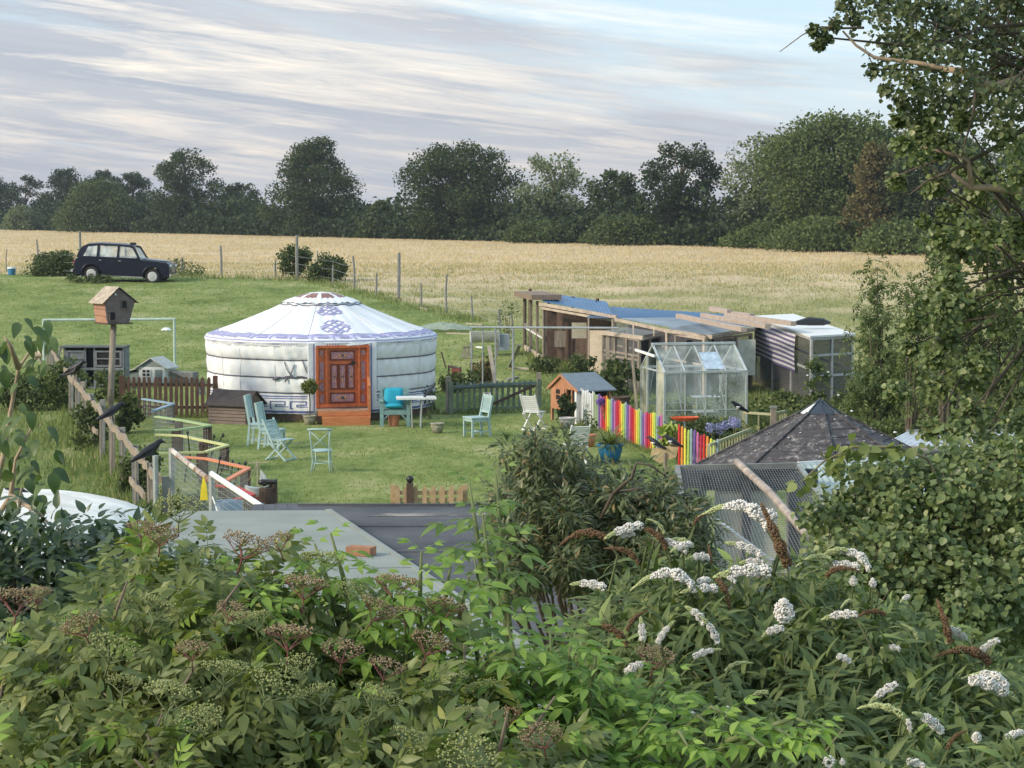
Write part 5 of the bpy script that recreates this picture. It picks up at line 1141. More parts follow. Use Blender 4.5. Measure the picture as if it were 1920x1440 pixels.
def pens():
    # bay A: open-fronted shed at the left end
    fl, fr, bl, br = ONP(1020, 68), ONP(1150, 65), ONP(984, 71.6), ONP(1120, 69.5)
    A = thing('pen_shed', 'open-fronted timber pen shed at the left end, dark inside with a pale board', 'shed', fl)
    h = 1.78; hr = 1.66
    PWALL(A, fl, fr, h, 3, m=timber, h2=hr, skip=(1,)); PWALL(A, bl, fl, h + .12, 3, rails=(.45, .08), m=timber, h2=h); PWALL(A, bl, br, h + .1, 3, m=timber_dark)
    V = lambda z: Vector((0, 0, z))
    obj('back_board', MB().quad(fl + (bl - fl) * .25 + V(.0) + Vector((.15, .3, 0)), fr + Vector((.1, 1.0, 0)), fr + Vector((.1, 1.0, hr - .05)), fl + (bl - fl) * .25 + Vector((.15, .3, h - .03))), timber_dark, A, world=True)
    q = fl.lerp(fr, .12); obj('inner_post', MB().box(q + Vector((0, .1, .85)), (.3, .05, 1.6)), timber_dark, A, world=True)
    for t, w_, z_, hh in ((.50, .45, 1.15, .48), (.22, .35, .8, .5)): q = fl.lerp(fr, t) + Vector((.05, .28, z_)); obj('pale_board', MB().box(q, (w_, .03, hh)), mat('pale cream board', (.50, .46, .36)) if t > .3 else timber, A, world=True)
    obj('chipboard_panel', MB().box(fr + Vector((-.40, .12, .66)), (.62, .04, 1.3), rz=R(-20)), chip, A, world=True)
    o1 = Vector((0, 0, .03)); F2(A, fl + Vector((-.15, -.05, 0)), fr + Vector((.1, -.05, 0)), h + .06, hr + .06, timber_pale, .05, .10, 'fascia'); F2(A, fl + Vector((-.1, -.08, 0)), fr + Vector((.1, -.08, 0)), h - .06, hr - .06, timber_pale, .04, .07, 'fascia')
    roofsheet(A, fl + V(h + .12), fr + V(hr + .12), br + Vector((.3, 0, hr + .12)), bl + Vector((.3, 0, h + .16)), blue_sheet)
    obj('gable_roof_cap', MB().box(fl.lerp(bl, .5) + V(h + .16) + Vector((.10, .2, 0)), (.95, 3.2, .16), rz=R(10)), mat('brown weathered board', (.22, .16, .12)), A, world=True)
    obj('sill_board', MB().bar(bl + V(.08), fl + V(.08), .06, .2), timber_pale, A, world=True)
    F2(A, fl, bl, .75, .75, white, .04, .05)
    # bay B: long low run with blue then grey roof
    fl, fr = ONP(1152, 65), ONP(1268, 62.2); bl, br = fl + Vector((1.6, 4.4, 0)), fr + Vector((1.6, 4.4, 0))
    B_ = thing('long_run', 'long netted run roofed with blue and grey corrugated sheets, middle of the pens', 'pen', fl); h, hr = 1.62, 1.50
    PWALL(B_, fl, fr, h, 3, rails=(.55, .72), m=timber_pale, h2=hr, fill=black, foff=.5, name='interior_shade_sheet')  # black sheet close behind the front paints the shade inside the run
    F2(B_, fl, fr, h + .03, hr + .03, timber_pale, .05, .09, 'fascia')
    for z0 in (.2,): obj('netting', MB().quad(fl + V(z0), fr + V(z0), fr + V(hr), fl + V(h)), net, B_, world=True)
    mid = fl.lerp(fr, .5); roofsheet(B_, fl + Vector((-.9, -.1, h + .09)), mid + Vector((.8, 1.6, h + .06)), br + Vector((1.6, 1.2, hr + .22)), bl + Vector((-1.5, .4, h + .20)), blue_sheet, n=50)
    roofsheet(B_, fl + Vector((.1, -.08, h + .07)), fr + Vector((.5, -.08, hr + .07)), fr + Vector((2.6, 3.2, hr + .18)), mid + Vector((1.2, 2.2, h + .10)), grey_sheet, n=50)
    # bay B2: small projecting cage with flat timber frame
    fl, fr = ONP(1132, 62), ONP(1199, 60.5); w_ = Vector((.7, 2.0, 0)); C = thing('door_porch_cage', 'small flat-topped timber cage porch projecting in front of the long run', 'cage', fl); h = 1.52
    PWALL(C, fl, fr, h, 3, rails=(.99, .62, .70), m=timber); PWALL(C, fr, fr + w_, h, 2, rails=(.99,), m=timber, fill=black); PWALL(C, fl, fl + w_, h, 2, rails=(.99,), m=timber); obj('netting', MB().quad(fl, fr, fr + V(h), fl + V(h)), net, C, world=True)  # right side is a solid black sheet standing in for shade inside
    F2(C, fl + Vector((-.1, -.1, 0)), fr + Vector((.1, -.1, 0)), h + .05, h + .05, timber_pale, .06, .11, 'fascia'); obj('roof_netting', MB().quad(fl + V(h + .1), fr + V(h + .1), fr + w_ + V(h + .1), fl + w_ + V(h + .1)), net_l, C, world=True)
    # bay C: netted runs in the middle right
    fl, fr = ONP(1252, 61.2), ONP(1322, 59.6); D = thing('netted_cage', 'timber cage with pale roof boards behind the greenhouse', 'cage', fl); h = 1.66
    PWALL(D, fl, fr, h, 1, rails=(.98, .55), m=timber_pale, fill=black, foff=.3, name='interior_shade_sheet', w_=.1); F2(D, fl + Vector((-.1, -.1, 0)), fr + Vector((.2, -.1, 0)), h + .05, h + .03, timber_pale, .05, .1, 'fascia'); obj('netting', MB().quad(fl, fr, fr + V(h), fl + V(h)), net, D, world=True)  # sheet behind the posts is black to paint the cage's inner shade
    roofsheet(D, fl + V(h + .1), fr + V(h + .08), fr + Vector((2.0, 3.5, h + .2)), fl + Vector((2.0, 3.5, h + .2)), grey_sheet)
    fl2, fr2 = fr, ONP(1408, 61.5); E = thing('netted_cage', 'cage with pale blank board between the greenhouse roof and the striped blind', 'cage', fl2); h = 1.60
    PWALL(E, fl2, fr2, h, 3, rails=(.98, .5), m=timber, fill=black, foff=.6, name='interior_shade_sheet'); obj('blank_board', MB().box(fl2.lerp(fr2, .72) + Vector((0, -.08, .98)), (.95, .03, 1.0)), board_w, E, world=True)  # shade inside this cage is painted as a black sheet too
    F2(E, fl2 + Vector((0, -.05, 0)), fr2 + Vector((.1, -.05, 0)), h + .05, h + .10, timber, .05, .09, 'fascia'); obj('netting', MB().quad(fl2, fr2, fr2 + V(h), fl2 + V(h)), net, E, world=True)
    roofsheet(E, fl2 + V(h + .12), fr2 + V(h + .14), fr2 + Vector((2.2, 4.5, h + .1)), fl2 + Vector((2.2, 5, h + .1)), grey_sheet)
    # roof boards lying on top
    for i, (xa, ya, xb, yb, z_) in enumerate([(1272, 592, 1395, 618, 2.18), (1318, 591, 1440, 612, 2.2), (1362, 590, 1488, 607, 2.22), (1334, 579, 1368, 584, 2.34), (1366, 587, 1410, 592, 2.26)]):
        a, b_ = PZ(xa, ya, z_), PZ(xb, yb, z_ - .02); r = thing('roof_board', ('longest', 'middle', 'rearmost long', 'short pale', 'short lower')[i] + ' timber batten lying on the pen roofs', 'batten', a, 0, 'timber battens on the pen roofs'); obj('batten', MB().bar(Vector((0, 0, 0)), b_ - a, .16, .12), mat('faded pink brown batten', (.42, .34, .29), var=.15), r)
    r = thing('roof_heap', 'dark folded sheeting at the right end of the pen roofs', 'sheeting', PZ(1490, 606, 2.15)); b = MB(); b.tube([(0, 0, 0), (.4, .1, .05), (.8, .1, .03), (1.0, .2, 0)], [.05, .12, .10, .03], 8); obj('sheet_fold', b, blackgloss, r)
    # cage D: tall aluminium-framed mesh cage with white roof and striped blind
    c0, L0, R0 = ONP(1522, 57.6), ONP(1417, 63.4), ONP(1598, 58.4); h = 1.84; R0 = c0 + (R0 - c0); B0 = L0 + (R0 - c0); m = mat('grey frame', (.42, .42, .42), rough=.5)
    K = thing('mesh_cage', 'tall pale-framed mesh cage with a white roof at the right end of the pens', 'cage', c0)
    PWALL(K, L0, c0, h, 3, rails=(.99, .55), m=m, w_=.06, fill=net, foff=0); PWALL(K, c0, R0, h, 2, rails=(.99, .45, .75), m=m, w_=.06, fill=net, foff=0); PWALL(K, R0, B0, h, 3, rails=(.99, .5), m=m, w_=.06, fill=net, foff=0); PWALL(K, L0, B0, h, 2, rails=(.99,), m=m, w_=.05)
    obj('back_panel', MB().quad(L0 + Vector((.15, .1, 0)), B0 + Vector((0, .1, 0)), B0 + Vector((0, .1, h)), L0 + Vector((.15, .1, h))), timber_grey, K, world=True)
    obj('roof', MB().prism([L0 + V(h + .02) + Vector((-.05, 0, 0)), c0 + V(h + .02) + Vector((-.05, -.08, 0)), R0 + V(h + .02) + Vector((.08, -.05, 0)), B0 + V(h + .02)], (0, 0, .05)), white, K, world=True)
    S = thing('striped_blind', 'purple and white striped cloth blind hanging on the front of the mesh cage', 'blind', L0); a = L0.lerp(c0, .04); e = L0.lerp(c0, .78); n = 16; ms = [mat('white stripe cloth', (.62, .60, .64)), mat('purple stripe cloth', (.13, .11, .22))]; b = MB(); sag = lambda t: .0
    for i in range(n):
        z1, z0 = h - .02 - i * .064, h - .02 - (i + 1) * .064
        for j in range(8): t0, t1 = j / 8, (j + 1) / 8; f = lambda t, z: a.lerp(e, t) + Vector((-.09 - .02 * math.sin(t * 9 + z * 4), -.03, z)); b.quad(f(t0, z0), f(t1, z0), f(t1, z1), f(t0, z1), k=i % 2)
    obj('striped_cloth', b, ms, S, world=True)
    b = MB(); b.tube([(0, 0, 0), (0, 0, 1.9)], .06, 7); r = tag(obj('tall_post', b, timber_dark, loc=tuple(ONP(994, 73))), 'dark fence post rising behind the left end of the pens', 'post')
pens()
def greenhouse():
    root = thing('greenhouse', 'small aluminium greenhouse with one patched roof pane and dirty glass', 'greenhouse', (3.5, 50, 0), R(13.3)); W, D, HE, HR = 1.98, 1.86, 1.50, 2.08; al = mat('aluminium bar', (.52, .56, .57), rough=.4, metal=.3)
    g = lambda nm, a, b_, w_=.035: obj(nm, MB().bar(a, b_, w_, w_), al, root)
    for x in (0, W):
        for y in (0, D): g('corner_post', (x, y, 0), (x, y, HE), .045)
        g('gable_bar', (x, 0, HE), (x, D / 2, HR), .04); g('gable_bar', (x, D, HE), (x, D / 2, HR), .04); g('gable_rail', (x, 0, HE), (x, D, HE)); g('base_rail', (x, 0, .04), (x, D, .04), .06)
    for y in (0, D): g('eave_rail', (0, y, HE), (W, y, HE), .05); g('base_rail', (0, y, .04), (W, y, .04), .06); g('mid_rail', (0, y, .62), (W, y, .62), .02)
    obj('ridge_cap', MB().box((W / 2, D / 2, HR + .02), (W + .06, .12, .05)), al, root)
    gl = lambda vs, m=glass, nm='pane': obj(nm, MB().add(vs, [tuple(range(len(vs)))]), m, root)
    n = 4
    for i in range(n):
        x0, x1 = W * i / n + .02, W * (i + 1) / n - .02
        for y, e in ((0, 1), (D, -1)):
            if i: g('roof_bar', (W * i / n, y, HE), (W * i / n, D / 2, HR), .028); g('wall_bar', (W * i / n, y, 0), (W * i / n, y, HE), .025)
            gl([(x0, y, .08), (x1, y, .08), (x1, y, HE - .03), (x0, y, HE - .03)])
            gl([(x0, y + e * .02, HE + .01), (x1, y + e * .02, HE + .01), (x1, D / 2 - e * .02, HR - .01), (x0, D / 2 - e * .02, HR - .01)], mat('milky patched pane', (.50, .58, .66), rough=.3) if False else glass)
    gl([(W * .5 + .02, .06, HE + .055), (W * .75 - .02, .06, HE + .055), (W * .75 - .02, .62, HE + .055 + .36), (W * .5 + .02, .62, HE + .055 + .36)], mat('milky plastic pane', (.40, .50, .60), rough=.3, var=.3), 'patched_pane')
    dirty = glassmat('algae stained glass', (.62, .62, .46), a=.75)
    gl([(0, .02, .08), (0, .55, .08), (0, .55, HE + .3), (0, .02, HE)], dirty); gl([(0, D - .5, .08), (0, D - .02, .08), (0, D - .02, HE), (0, D - .5, HE + .28)], dirty); gl([(W, 0.02, .08), (W, D - .02, .08), (W, D - .02, HE), (W, D / 2, HR - .02), (W, .02, HE)])
    g('door_post', (0, .57, 0), (0, .57, HE + .33)); g('door_post', (0, D - .52, 0), (0, D - .52, HE + .3))
    for i, x in enumerate((.25, .80, 1.3)): g('brace', (x, 0.02, HE - .05), (x + .28, .02, .1), .018)
    g('brace', (.3, D - .02, HE - .1), (.1, D - .02, .3), .02); obj('shelf', MB().box((1.55, 1.4, .8), (.8, .5, .02)).box((1.55, 1.4, .45), (.8, .5, .02)), al, root)
    obj('shelf_leg', MB().box((1.17, 1.2, .4), (.03, .03, .8)), al, root); r = thing('compost_bag', 'dark blue bag standing inside the greenhouse near the brace', 'bag', (4.2, 50.9, 0)); b = MB(); b.lathe([(.001, 0), (.26, .02), (.28, .22), (.22, .38), (.001, .42)], n=12, sx=1.2); obj('bag_body', b, mat('dark blue bag', (.03, .05, .10), rough=.5), r, smooth=True)
    t = thing('algae_screen', 'algae-stained glass door panel leaning left of the greenhouse', 'panel', (3.0, 51.3, 0), R(13.3 + 78)); obj('door_glass', MB().add([(-.02, 0, .05), (.50, .0, .05), (.55, .15, 1.75), (.05, .15, 1.75)], [(0, 1, 2, 3)]), dirty, t)
    f = MB(); 
    for a, b_ in (((-.02, 0, .03), (.50, 0, .03)), ((.5, 0, .03), (.55, .15, 1.77)), ((.55, .15, 1.77), (.05, .15, 1.77)), ((.05, .15, 1.77), (-.02, 0, .03))): f.bar(a, b_, .03, .03)
    obj('door_frame', f, timber, t)
    q = plank_thing('white_stick', 'white batten sticking out from the top of the leaning greenhouse door', PD(1192, 658, 51), PD(1228, 670, 50.3), .06, .05, white, cat='batten')
greenhouse()
for lb, x, yb, w_, h_, n_, m_, lf_, d_ in (
    ('bushy green plant inside the greenhouse, left part', 1290, 800, 60, 60, 900, L_mid, .05, 50.9), ('tall tomato-like plant inside the greenhouse, right part', 1370, 800, 70, 110, 900, L_bush, .05, 51.1),
    ('grey-green shrub in front of the pen shed', 1090, 745, 58, 88, 1500, L_bush, .07, None), ('spiky grey plant in the large pot left of the greenhouse', 1160, 760, 75, 90, 900, L_bush, .12, None),
    ('low nettles against the foot of the pen shed', 1030, 698, 90, 26, 900, L_bush, .08, None), ('tall green weeds in front of the striped blind cage', 1470, 782, 70, 40, 1200, L_bush, .07, 55.5),
    ('tall thin bamboo-like weeds at the corner of the mesh cage', 1535, 775, 50, 110, 600, L_mid, .08, 56), ('thick weeds along the right end of the mesh cage', 1600, 790, 80, 40, 1200, L_bush, .08, 55),
    ('dense low flower bed planting behind the rainbow fence', 1300, 812, 110, 60, 2600, L_bush, .06, 47), ('feathery planting in front of the greenhouse right half', 1370, 812, 90, 60, 1800, L_mid, .05, 47),
    ('weedy planting left of the small rail fence', 1440, 815, 90, 44, 1800, L_bush, .06, 45.5), ('wild flower patch behind the gazebo roof, right side', 1680, 830, 170, 85, 3600, L_mid, .06, 44), ('wild green growth behind the grey roof at the right', 1800, 830, 180, 120, 3800, L_bush, .07, 43)):
    bush('plant_clump', lb, x, yb, w_, h_, m_, n=n_, leaf=lf_, cat='plants', d=d_, sparse=.3, shape=.8, stems=6, group='plants and weeds round the pens and greenhouse')
def coop():
    root = thing('chicken_coop', 'orange-brown wooden chicken coop with grey sloping roof and a white corner', 'coop', (1.60, 53.3, 0), R(29)); L_, G, HE = .92, 1.22, .84; HR = 1.16; wood = mat('orange brown cladding', (.42, .20, .11), rough=.7, var=.2, scale=4); blu = mat('blue grey felt roof', (.17, .21, .25), rough=.7, var=.12)
    # local: x = long side (to the right-back), y = gable width (to the back-left)
    for x, y in ((0, G), (L_, 0), (L_, G), (0, G * .42)): obj('post', MB().box((x, y, HE / 2), (.06, .06, HE)), wood, root)
    obj('post', MB().box((-.02, -.02, HE / 2), (.09, .09, HE)), white, root)
    b = MB(); b.prism([(-.02, 0, HE - .03), (-.02, G, HE - .03), (-.02, G / 2 + .1, HR - .02)], (.03, 0, 0)); obj('gable', b, wood, root)
    b = MB(); b.prism([(L_, 0, HE - .03), (L_, G, HE - .03), (L_, G / 2 + .1, HR - .02)], (.03, 0, 0)); obj('gable', b, wood, root)
    obj('roof_panel', MB().prism([(-.08, -.14, HE - .06), (L_ + .12, -.14, HE - .06), (L_ + .02, G / 2 + .1, HR), (-.06, G / 2 + .1, HR)], (0, 0, .03)), blu, root); obj('roof_panel', MB().prism([(-.08, G + .14, HE - .08), (L_ + .12, G + .14, HE - .08), (L_ + .02, G / 2 + .1, HR), (-.06, G / 2 + .1, HR)], (0, 0, .025)), blu, root)
    obj('gable_trim', MB().bar((-.07, -.12, HE - .05), (-.07, G / 2 + .1, HR - .01), .03, .06).bar((-.07, G + .14, HE - .07), (-.07, G / 2 + .1, HR - .01), .03, .06), wood, root)
    d = obj('door', MB().box((-.02, G * .72, .55), (.03, G * .5, .52)), wood, root); w_ = MB(); 
    for y in (-.05, .05):
        for z in (-.07, .07): w_.box((-.04, G * .72 + y, .66 + z), (.01, .08, .11))
    obj('window', w_, black, d); obj('floor_rail', MB().box((0, G / 2, .33), (.05, G, .05)).box((0, G * .2, .46), (.05, G * .42, .05)), wood, root); obj('middle_post', MB().box((0, G * .21, .6), (.04, .04, .5)), wood, root)
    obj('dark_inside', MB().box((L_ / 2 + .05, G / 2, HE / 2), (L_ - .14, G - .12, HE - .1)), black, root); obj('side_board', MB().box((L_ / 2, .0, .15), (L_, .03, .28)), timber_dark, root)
coop()
# rainbow picket fence
def rainbow():
    hues = [('purple', (.17, .09, .34)), ('pink', (.52, .14, .32)), ('crimson', (.45, .02, .07)), ('red', (.55, .03, .03)), ('orange', (.74, .26, .05)), ('yellow', (.72, .66, .08)), ('lime', (.38, .55, .12)), ('grey blue', (.27, .36, .42))]
    ms = [mat('rainbow ' + n, c, rough=.55, var=.12, scale=8) for n, c in hues]; wm_ = mat('white picket paint', (.66, .67, .68), rough=.6); sage = mat('sage picket paint', (.30, .38, .24), rough=.6)
    A, B = Vector((1.66, 53.4, 0)), Vector((3.18, 46.3, 0)); root = thing('rainbow_fence', 'long picket fence painted in rainbow colours with a white end, beside the coop', 'fence', A); u = B - A; L_ = u.length; u.normalize(); n = 46; rz = math.atan2(u.y, u.x); seen = {}
    for i in range(n):
        m = wm_ if i < 9 else (sage if i in (9, 10, 11) else ms[(i - 12) % 8]); hh = .86 - .05 * (i in range(30, 40)) + .03 * math.sin(i * 1.7); key = (m.name, round(hh, 2))
        if key not in seen:
            b = MB(); w2 = .047; b.prism([(-w2, -.011, .03), (w2, -.011, .03), (w2, -.011, hh - .06), (w2 * .72, -.011, hh - .02), (0, -.011, hh), (-w2 * .72, -.011, hh - .02), (-w2, -.011, hh - .06)], (0, .022, 0)); o = obj('picket', b, m, root); seen[key] = o.data
        else: o = bpy.data.objects.new('picket', seen[key]); COL.objects.link(o); o.parent = root
        o.location = u * (L_ * i / (n - 1)) + Vector((0, 0, random.uniform(-.015, .015))); o.rotation_euler = (0, random.gauss(0, .015), rz)
    for z in (.22, .62): obj('rail', MB().bar(Vector((.05, .02, z)), u * L_ + Vector((.05, 0, z)), .04, .06), timber, root)
    A2, B2 = Vector((3.40, 44.2, 0)), Vector((3.90, 41.3, 0)); r2 = thing('rainbow_fence', 'short continuation of the rainbow picket fence near the gazebo roof', 'fence', A2); u = B2 - A2; L_ = u.length; u.normalize(); n = 13
    for i in range(n):
        m = ms[(i + 3) % 8]; me = seen.get((m.name, .86)) or next(v for k, v in seen.items() if k[0] == m.name); o = bpy.data.objects.new('picket', me); COL.objects.link(o); o.parent = r2; o.location = u * (L_ * i / (n - 1)); o.rotation_euler = (0, random.gauss(0, .015), rz)
    for z in (.22, .62): obj('rail', MB().bar(Vector((.05, .02, z)), u * L_ + Vector((.05, 0, z)), .04, .06), timber, r2)
    p = PD(1100, 761, 52.2); q = thing('paper_notice', 'small white paper notice on the white end of the rainbow fence', 'sign', p, R(0)); obj('sign_board', MB().box((0, -.06, 0), (.13, .01, .15)), white, q); b = MB()
    for k in range(4): b.box((0, -.067, .045 - .03 * k), (.09 - .02 * (k % 2), .003, .010))
    obj('print', b, mat('grey print', (.25, .25, .27)), q)
rainbow()
def rail_fence(name, label, a, b_, h, n, m, drop=None, pickw=.03, cat='fence'):
    a = Vector(a); b_ = Vector(b_); root = thing(name, label, cat, (a.x, a.y, 0)); u = b_ - a; obj('rail', MB().bar(Vector((0, 0, h)), Vector((u.x, u.y, h)), .05, .05), m, root); lo = .1 if drop is None else h - drop; obj('rail', MB().bar(Vector((0, 0, lo)), Vector((u.x, u.y, lo)), .04, .04), m, root)
    for i in range(n + 1): c = u * i / n; obj('baluster', MB().box((c.x, c.y, (h + lo) / 2), (pickw, pickw, h - lo)), m, root)
    for t in (0, 1): c = u * t; obj('post', MB().box((c.x, c.y, h / 2), (.06, .06, h)), m, root)
    return root
bal = mat('pale green timber', (.36, .36, .22), var=.2)
rail_fence('baluster_fence', 'pale timber fence with close balusters rising behind the gazebo roof', (3.70, 40.9), (4.83, 44.0), .80, 15, bal, .42)
a = PZ(1395, 775, .8); b_ = PZ(1450, 779, .8); c_ = PZ(1473, 774, .8)
rail_fence('two_rail_fence', 'two-rail timber fence ending at a post, between greenhouse and gazebo', a, b_, .82, 2, bal, .42)
rail_fence('gate_rail', 'short slanted timber rail panel right of the tall square post', b_ + Vector((.02, 0, 0)), c_, .84, 4, bal, .4)
r_ = thing('square_post', 'square timber post with grey cap between the two small rail fences', 'post', (b_.x, b_.y, 0)); obj('post_body', MB().box((0, 0, .48), (.12, .12, .96)), timber, r_); obj('post_cap', MB().box((0, 0, .98), (.15, .15, .05)), timber_grey, r_)
wh = mat('magpie white', (.7, .72, .74))
p_ = PD(1385, 782, 46.5); p_.z = CAMZ - (775 - HOR) / (FPX / 46.5); bird('magpie', 'black and white magpie on the rail fence in front of the greenhouse', tuple(p_), R(200), .38, belly=wh)
# wooden prop with two magpies among the dark shrub's top
p_ = on(3.0, 42.6); zt = CAMZ - (838 - HOR) / (FPX / 42.6); r_ = thing('bird_table', 'wooden post with a pale carved board carrying two magpies by the rainbow fence', 'post', p_); obj('post_body', MB().tube([(0, 0, 0), (0, 0, zt - .12)], .035, 8), timber, r_); b = MB(); b.prism([(-.28, 0, zt - .22), (-.1, 0, zt - .34), (.22, 0, zt - .20), (.26, 0, zt - .02), (.05, 0, zt - .0), (-.25, 0, zt - .05)], (0, .06, 0)); obj('carved_board', b, mat('pale carved wood', (.50, .38, .22), var=.3), r_)
bird('magpie', 'left one of the two magpies on the carved post by the rainbow fence', (p_.x - .19, p_.y + .03, zt - .06), R(155), .36, belly=wh); bird('magpie', 'right one of the two magpies on the carved post by the rainbow fence', (p_.x + .14, p_.y + .03, zt - .03), R(170), .36, belly=wh)
# pots and tubs
pot('plant_pot', 'grey-white pot with a dark plant in front of the coop', 1064, 803, .20, .26, mat('grey white pot', (.48, .46, .46), rough=.5)); bush('potted_plant', 'dark strappy plant in the pot in front of the coop', 1064, 800, 30, 40, L_dark, n=160, leaf=.13, cat='plant', up=1.5, dz=.22)
pot('plant_pot', 'terracotta pot left of the blue tub', 1103, 838, .18, .28, terra); bush('potted_plant', 'thin plant on sticks in the terracotta pot left of the blue tub', 1103, 836, 40, 52, L_mid, n=150, leaf=.06, cat='plant', dz=.24)
pot('blue_tub', 'big blue glazed tub of grassy leaves below the rainbow fence', 1144, 868, .27, .40, mat('blue glaze', (.02, .17, .38), rough=.3), cat='tub')
def strappy(label, loc, n, L_, m, name='grassy_plant', spread=.9, w_=.02):
    root = thing(name, label, 'plant', loc); t = t_leaf(1, .06, 5, .2, .9); a = rng.uniform(0, 2 * np.pi, n); el = rng.uniform(.3, 1.4, n); D = np.stack([np.cos(a) * np.cos(el) * spread, np.sin(a) * np.cos(el) * spread, np.sin(el)], -1)
    P = np.array(loc) + rng.normal(0, .05, (n, 3)) * [1, 1, 0]; V, F = inst(t, P - np.array(loc), frames(D, np.tile([0, 0, 1.], (n, 1)) + D * .1), L_ * rng.uniform(.6, 1.2, n)); npmesh('leaves', V, F, m, root); return root
p_ = PG(1144, 868); strappy('tuft of arching grassy leaves in the big blue tub', (p_.x, p_.y, .34), 160, .52, leafmat('grassy leaves', (.07, .11, .03), (.22, .26, .09)))
p_ = PG(1165, 768); pot('plant_pot', 'large dark pot of the spiky plant left of the greenhouse', 1165, 768, .24, .34, timber_dark, loc=(p_.x, p_.y, 0))
# agapanthus heads and other flowers
def agapanthus(label, x, y, d, r_=.13, m=None, group='blue and purple flower clumps'):
    p = PD(x, y, d); root = thing('flower_clump', label, 'flowers', (p.x, p.y, 0), 0, group); n = 420; c = rng.normal(0, 1, (3, 3)) * [.10, .06, .03]
    for cc_ in c: n = 140; P = cc_ + rdir(n) * r_ * .9 * rng.uniform(.3, 1, (n, 1)) + [0, 0, p.z]; V, F = inst(T_DIA, P, frames(rdir(n), rdir(n)), .035 * rng.uniform(.7, 1.3, n)); npmesh('flower_head', V, F, m or leafmat('lilac petals', (.22, .22, .52), (.42, .44, .78), trans=.3), root)
    b = MB(); [b.tube([(0, 0, 0), tuple(np.array(k) + [0, 0, p.z - .05])], .01, 5) for k in c]; obj('stem', b, stem_g, root)
agapanthus('left of the two lilac blue agapanthus clumps behind the baluster fence', 1347, 800, 43.5); agapanthus('right, higher one of the two lilac blue agapanthus clumps behind the baluster fence', 1383, 795, 43.8)
agapanthus('purple flowers between coop and rainbow fence', 1142, 757, 51, .10, leafmat('purple petals', (.14, .08, .40), (.30, .18, .62)))
bush('sunflower_plant', 'bright yellow-green leafy plant standing up behind the rainbow fence', 1252, 815, 26, 56, leafmat('bright leaves', (.30, .40, .08), (.48, .55, .18)), n=160, leaf=.14, t=T_RND, cat='plant', d=46.3)
b = MB(); b.lathe([(.001, .0), (.2, .02), (.3, .08), (.31, .1)], n=16, sy=.5); r_ = thing('orange_dish', 'flat orange-red dish on a thin stand behind the rainbow fence', 'dish', on(PD(1284, 788, 46).x, 46)); o_ = obj('dish', b, mat('orange red plastic', (.68, .12, .05), rough=.5), r_, loc=(0, 0, CAMZ - (791 - HOR) / (FPX / 46))); obj('stand', MB().tube([(0, 0, 0), (0, 0, CAMZ - (790 - HOR) / (FPX / 46))], .015, 6), metal, r_)
bush('weeds', 'rusty dried flower stems behind the gap in the rainbow fence', 1268, 830, 34, 62, L_brown, n=260, leaf=.06, cat='weeds', d=44.8)
r_ = thing('garden_screen', 'small pale panel leaning between rainbow fence and greenhouse', 'panel', on(2.75, 48.8), R(20)); obj('panel_board', MB().prism([(-.1, 0, .05), (.10, 0, .05), (.22, .1, .72), (.04, .1, .76)], (0, .03, 0)), white, r_); obj('panel_slat', MB().bar((-.03, -.012, .1), (.12, .088, .7), .02, .01, up=(0, 1, 0)), timber_grey, r_)
def wild():
    n = 52000; x = rng.uniform(3.9, 16, n); y = rng.uniform(39, 57, n); k = ((x > 6.0) | (y > 45)) & ((x > 5.8) | (y < 49) | (y > 52.6)) & (x * .9 + 39.5 < y + 8); x, y = x[k], y[k]; n = len(x)
    top = np.array([.40 + .35 * mnoise.noise(Vector((a * .8, b * .8, 1))) + .25 * mnoise.noise(Vector((a * 2.5, b * 2.5, 1))) for a, b in zip(x, y)]) - .12 * sstep(50, 54, y)
    z = rng.uniform(0, 1, n) ** .7 * np.clip(top, .15, 1.3)
    V, F = inst(T_DIA, np.stack([x, y, z], -1), frames(norm(rdir(n) + [0, 0, .5]), norm(rdir(n) + [0, 0, .6])), .085 * rng.uniform(.6, 1.5, n)); tag(npmesh('wild_undergrowth', V, F, L_wild), kind='stuff')
L_wild = lf('wild growth leaves', (.055, .085, .03), (.17, .20, .075), cc=(.35, .32, .15))
wild()
BL = ['white trumpet flower left of the mesh cage corner post', 'white trumpet flower in front of the mesh cage right panel', 'white trumpet flower beside the gazebo glass cap, right', 'small white flower above the left end of the grey shed roof', 'lone white flower in the wild growth above the middle of the grey shed roof', 'white flower highest up over the right part of the grey shed roof', 'white flower just above the right end of the grey shed roof', 'right one of a close pair of white flowers at the right edge growth', 'left one of a close pair of white flowers at the right edge growth', 'white flower between the mesh cage and the gazebo cap']
for i, (x, y, d) in enumerate([(1514, 705, 55.5), (1553, 699, 55.5), (1597, 772, 43), (1678, 812, 40), (1799, 795, 40), (1770, 755, 42), (1812, 803, 40), (1853, 762, 41), (1846, 765, 41), (1572, 742, 50)]):
    p = PD(x, y, d); b = MB(); b.lathe([(.001, -.01), (.035, .012), (.02, .03), (.001, .035)], n=8); tag(obj('bindweed_flower', b, white, loc=tuple(p)), BL[i], 'flower', 'white bindweed flowers in the wild growth')

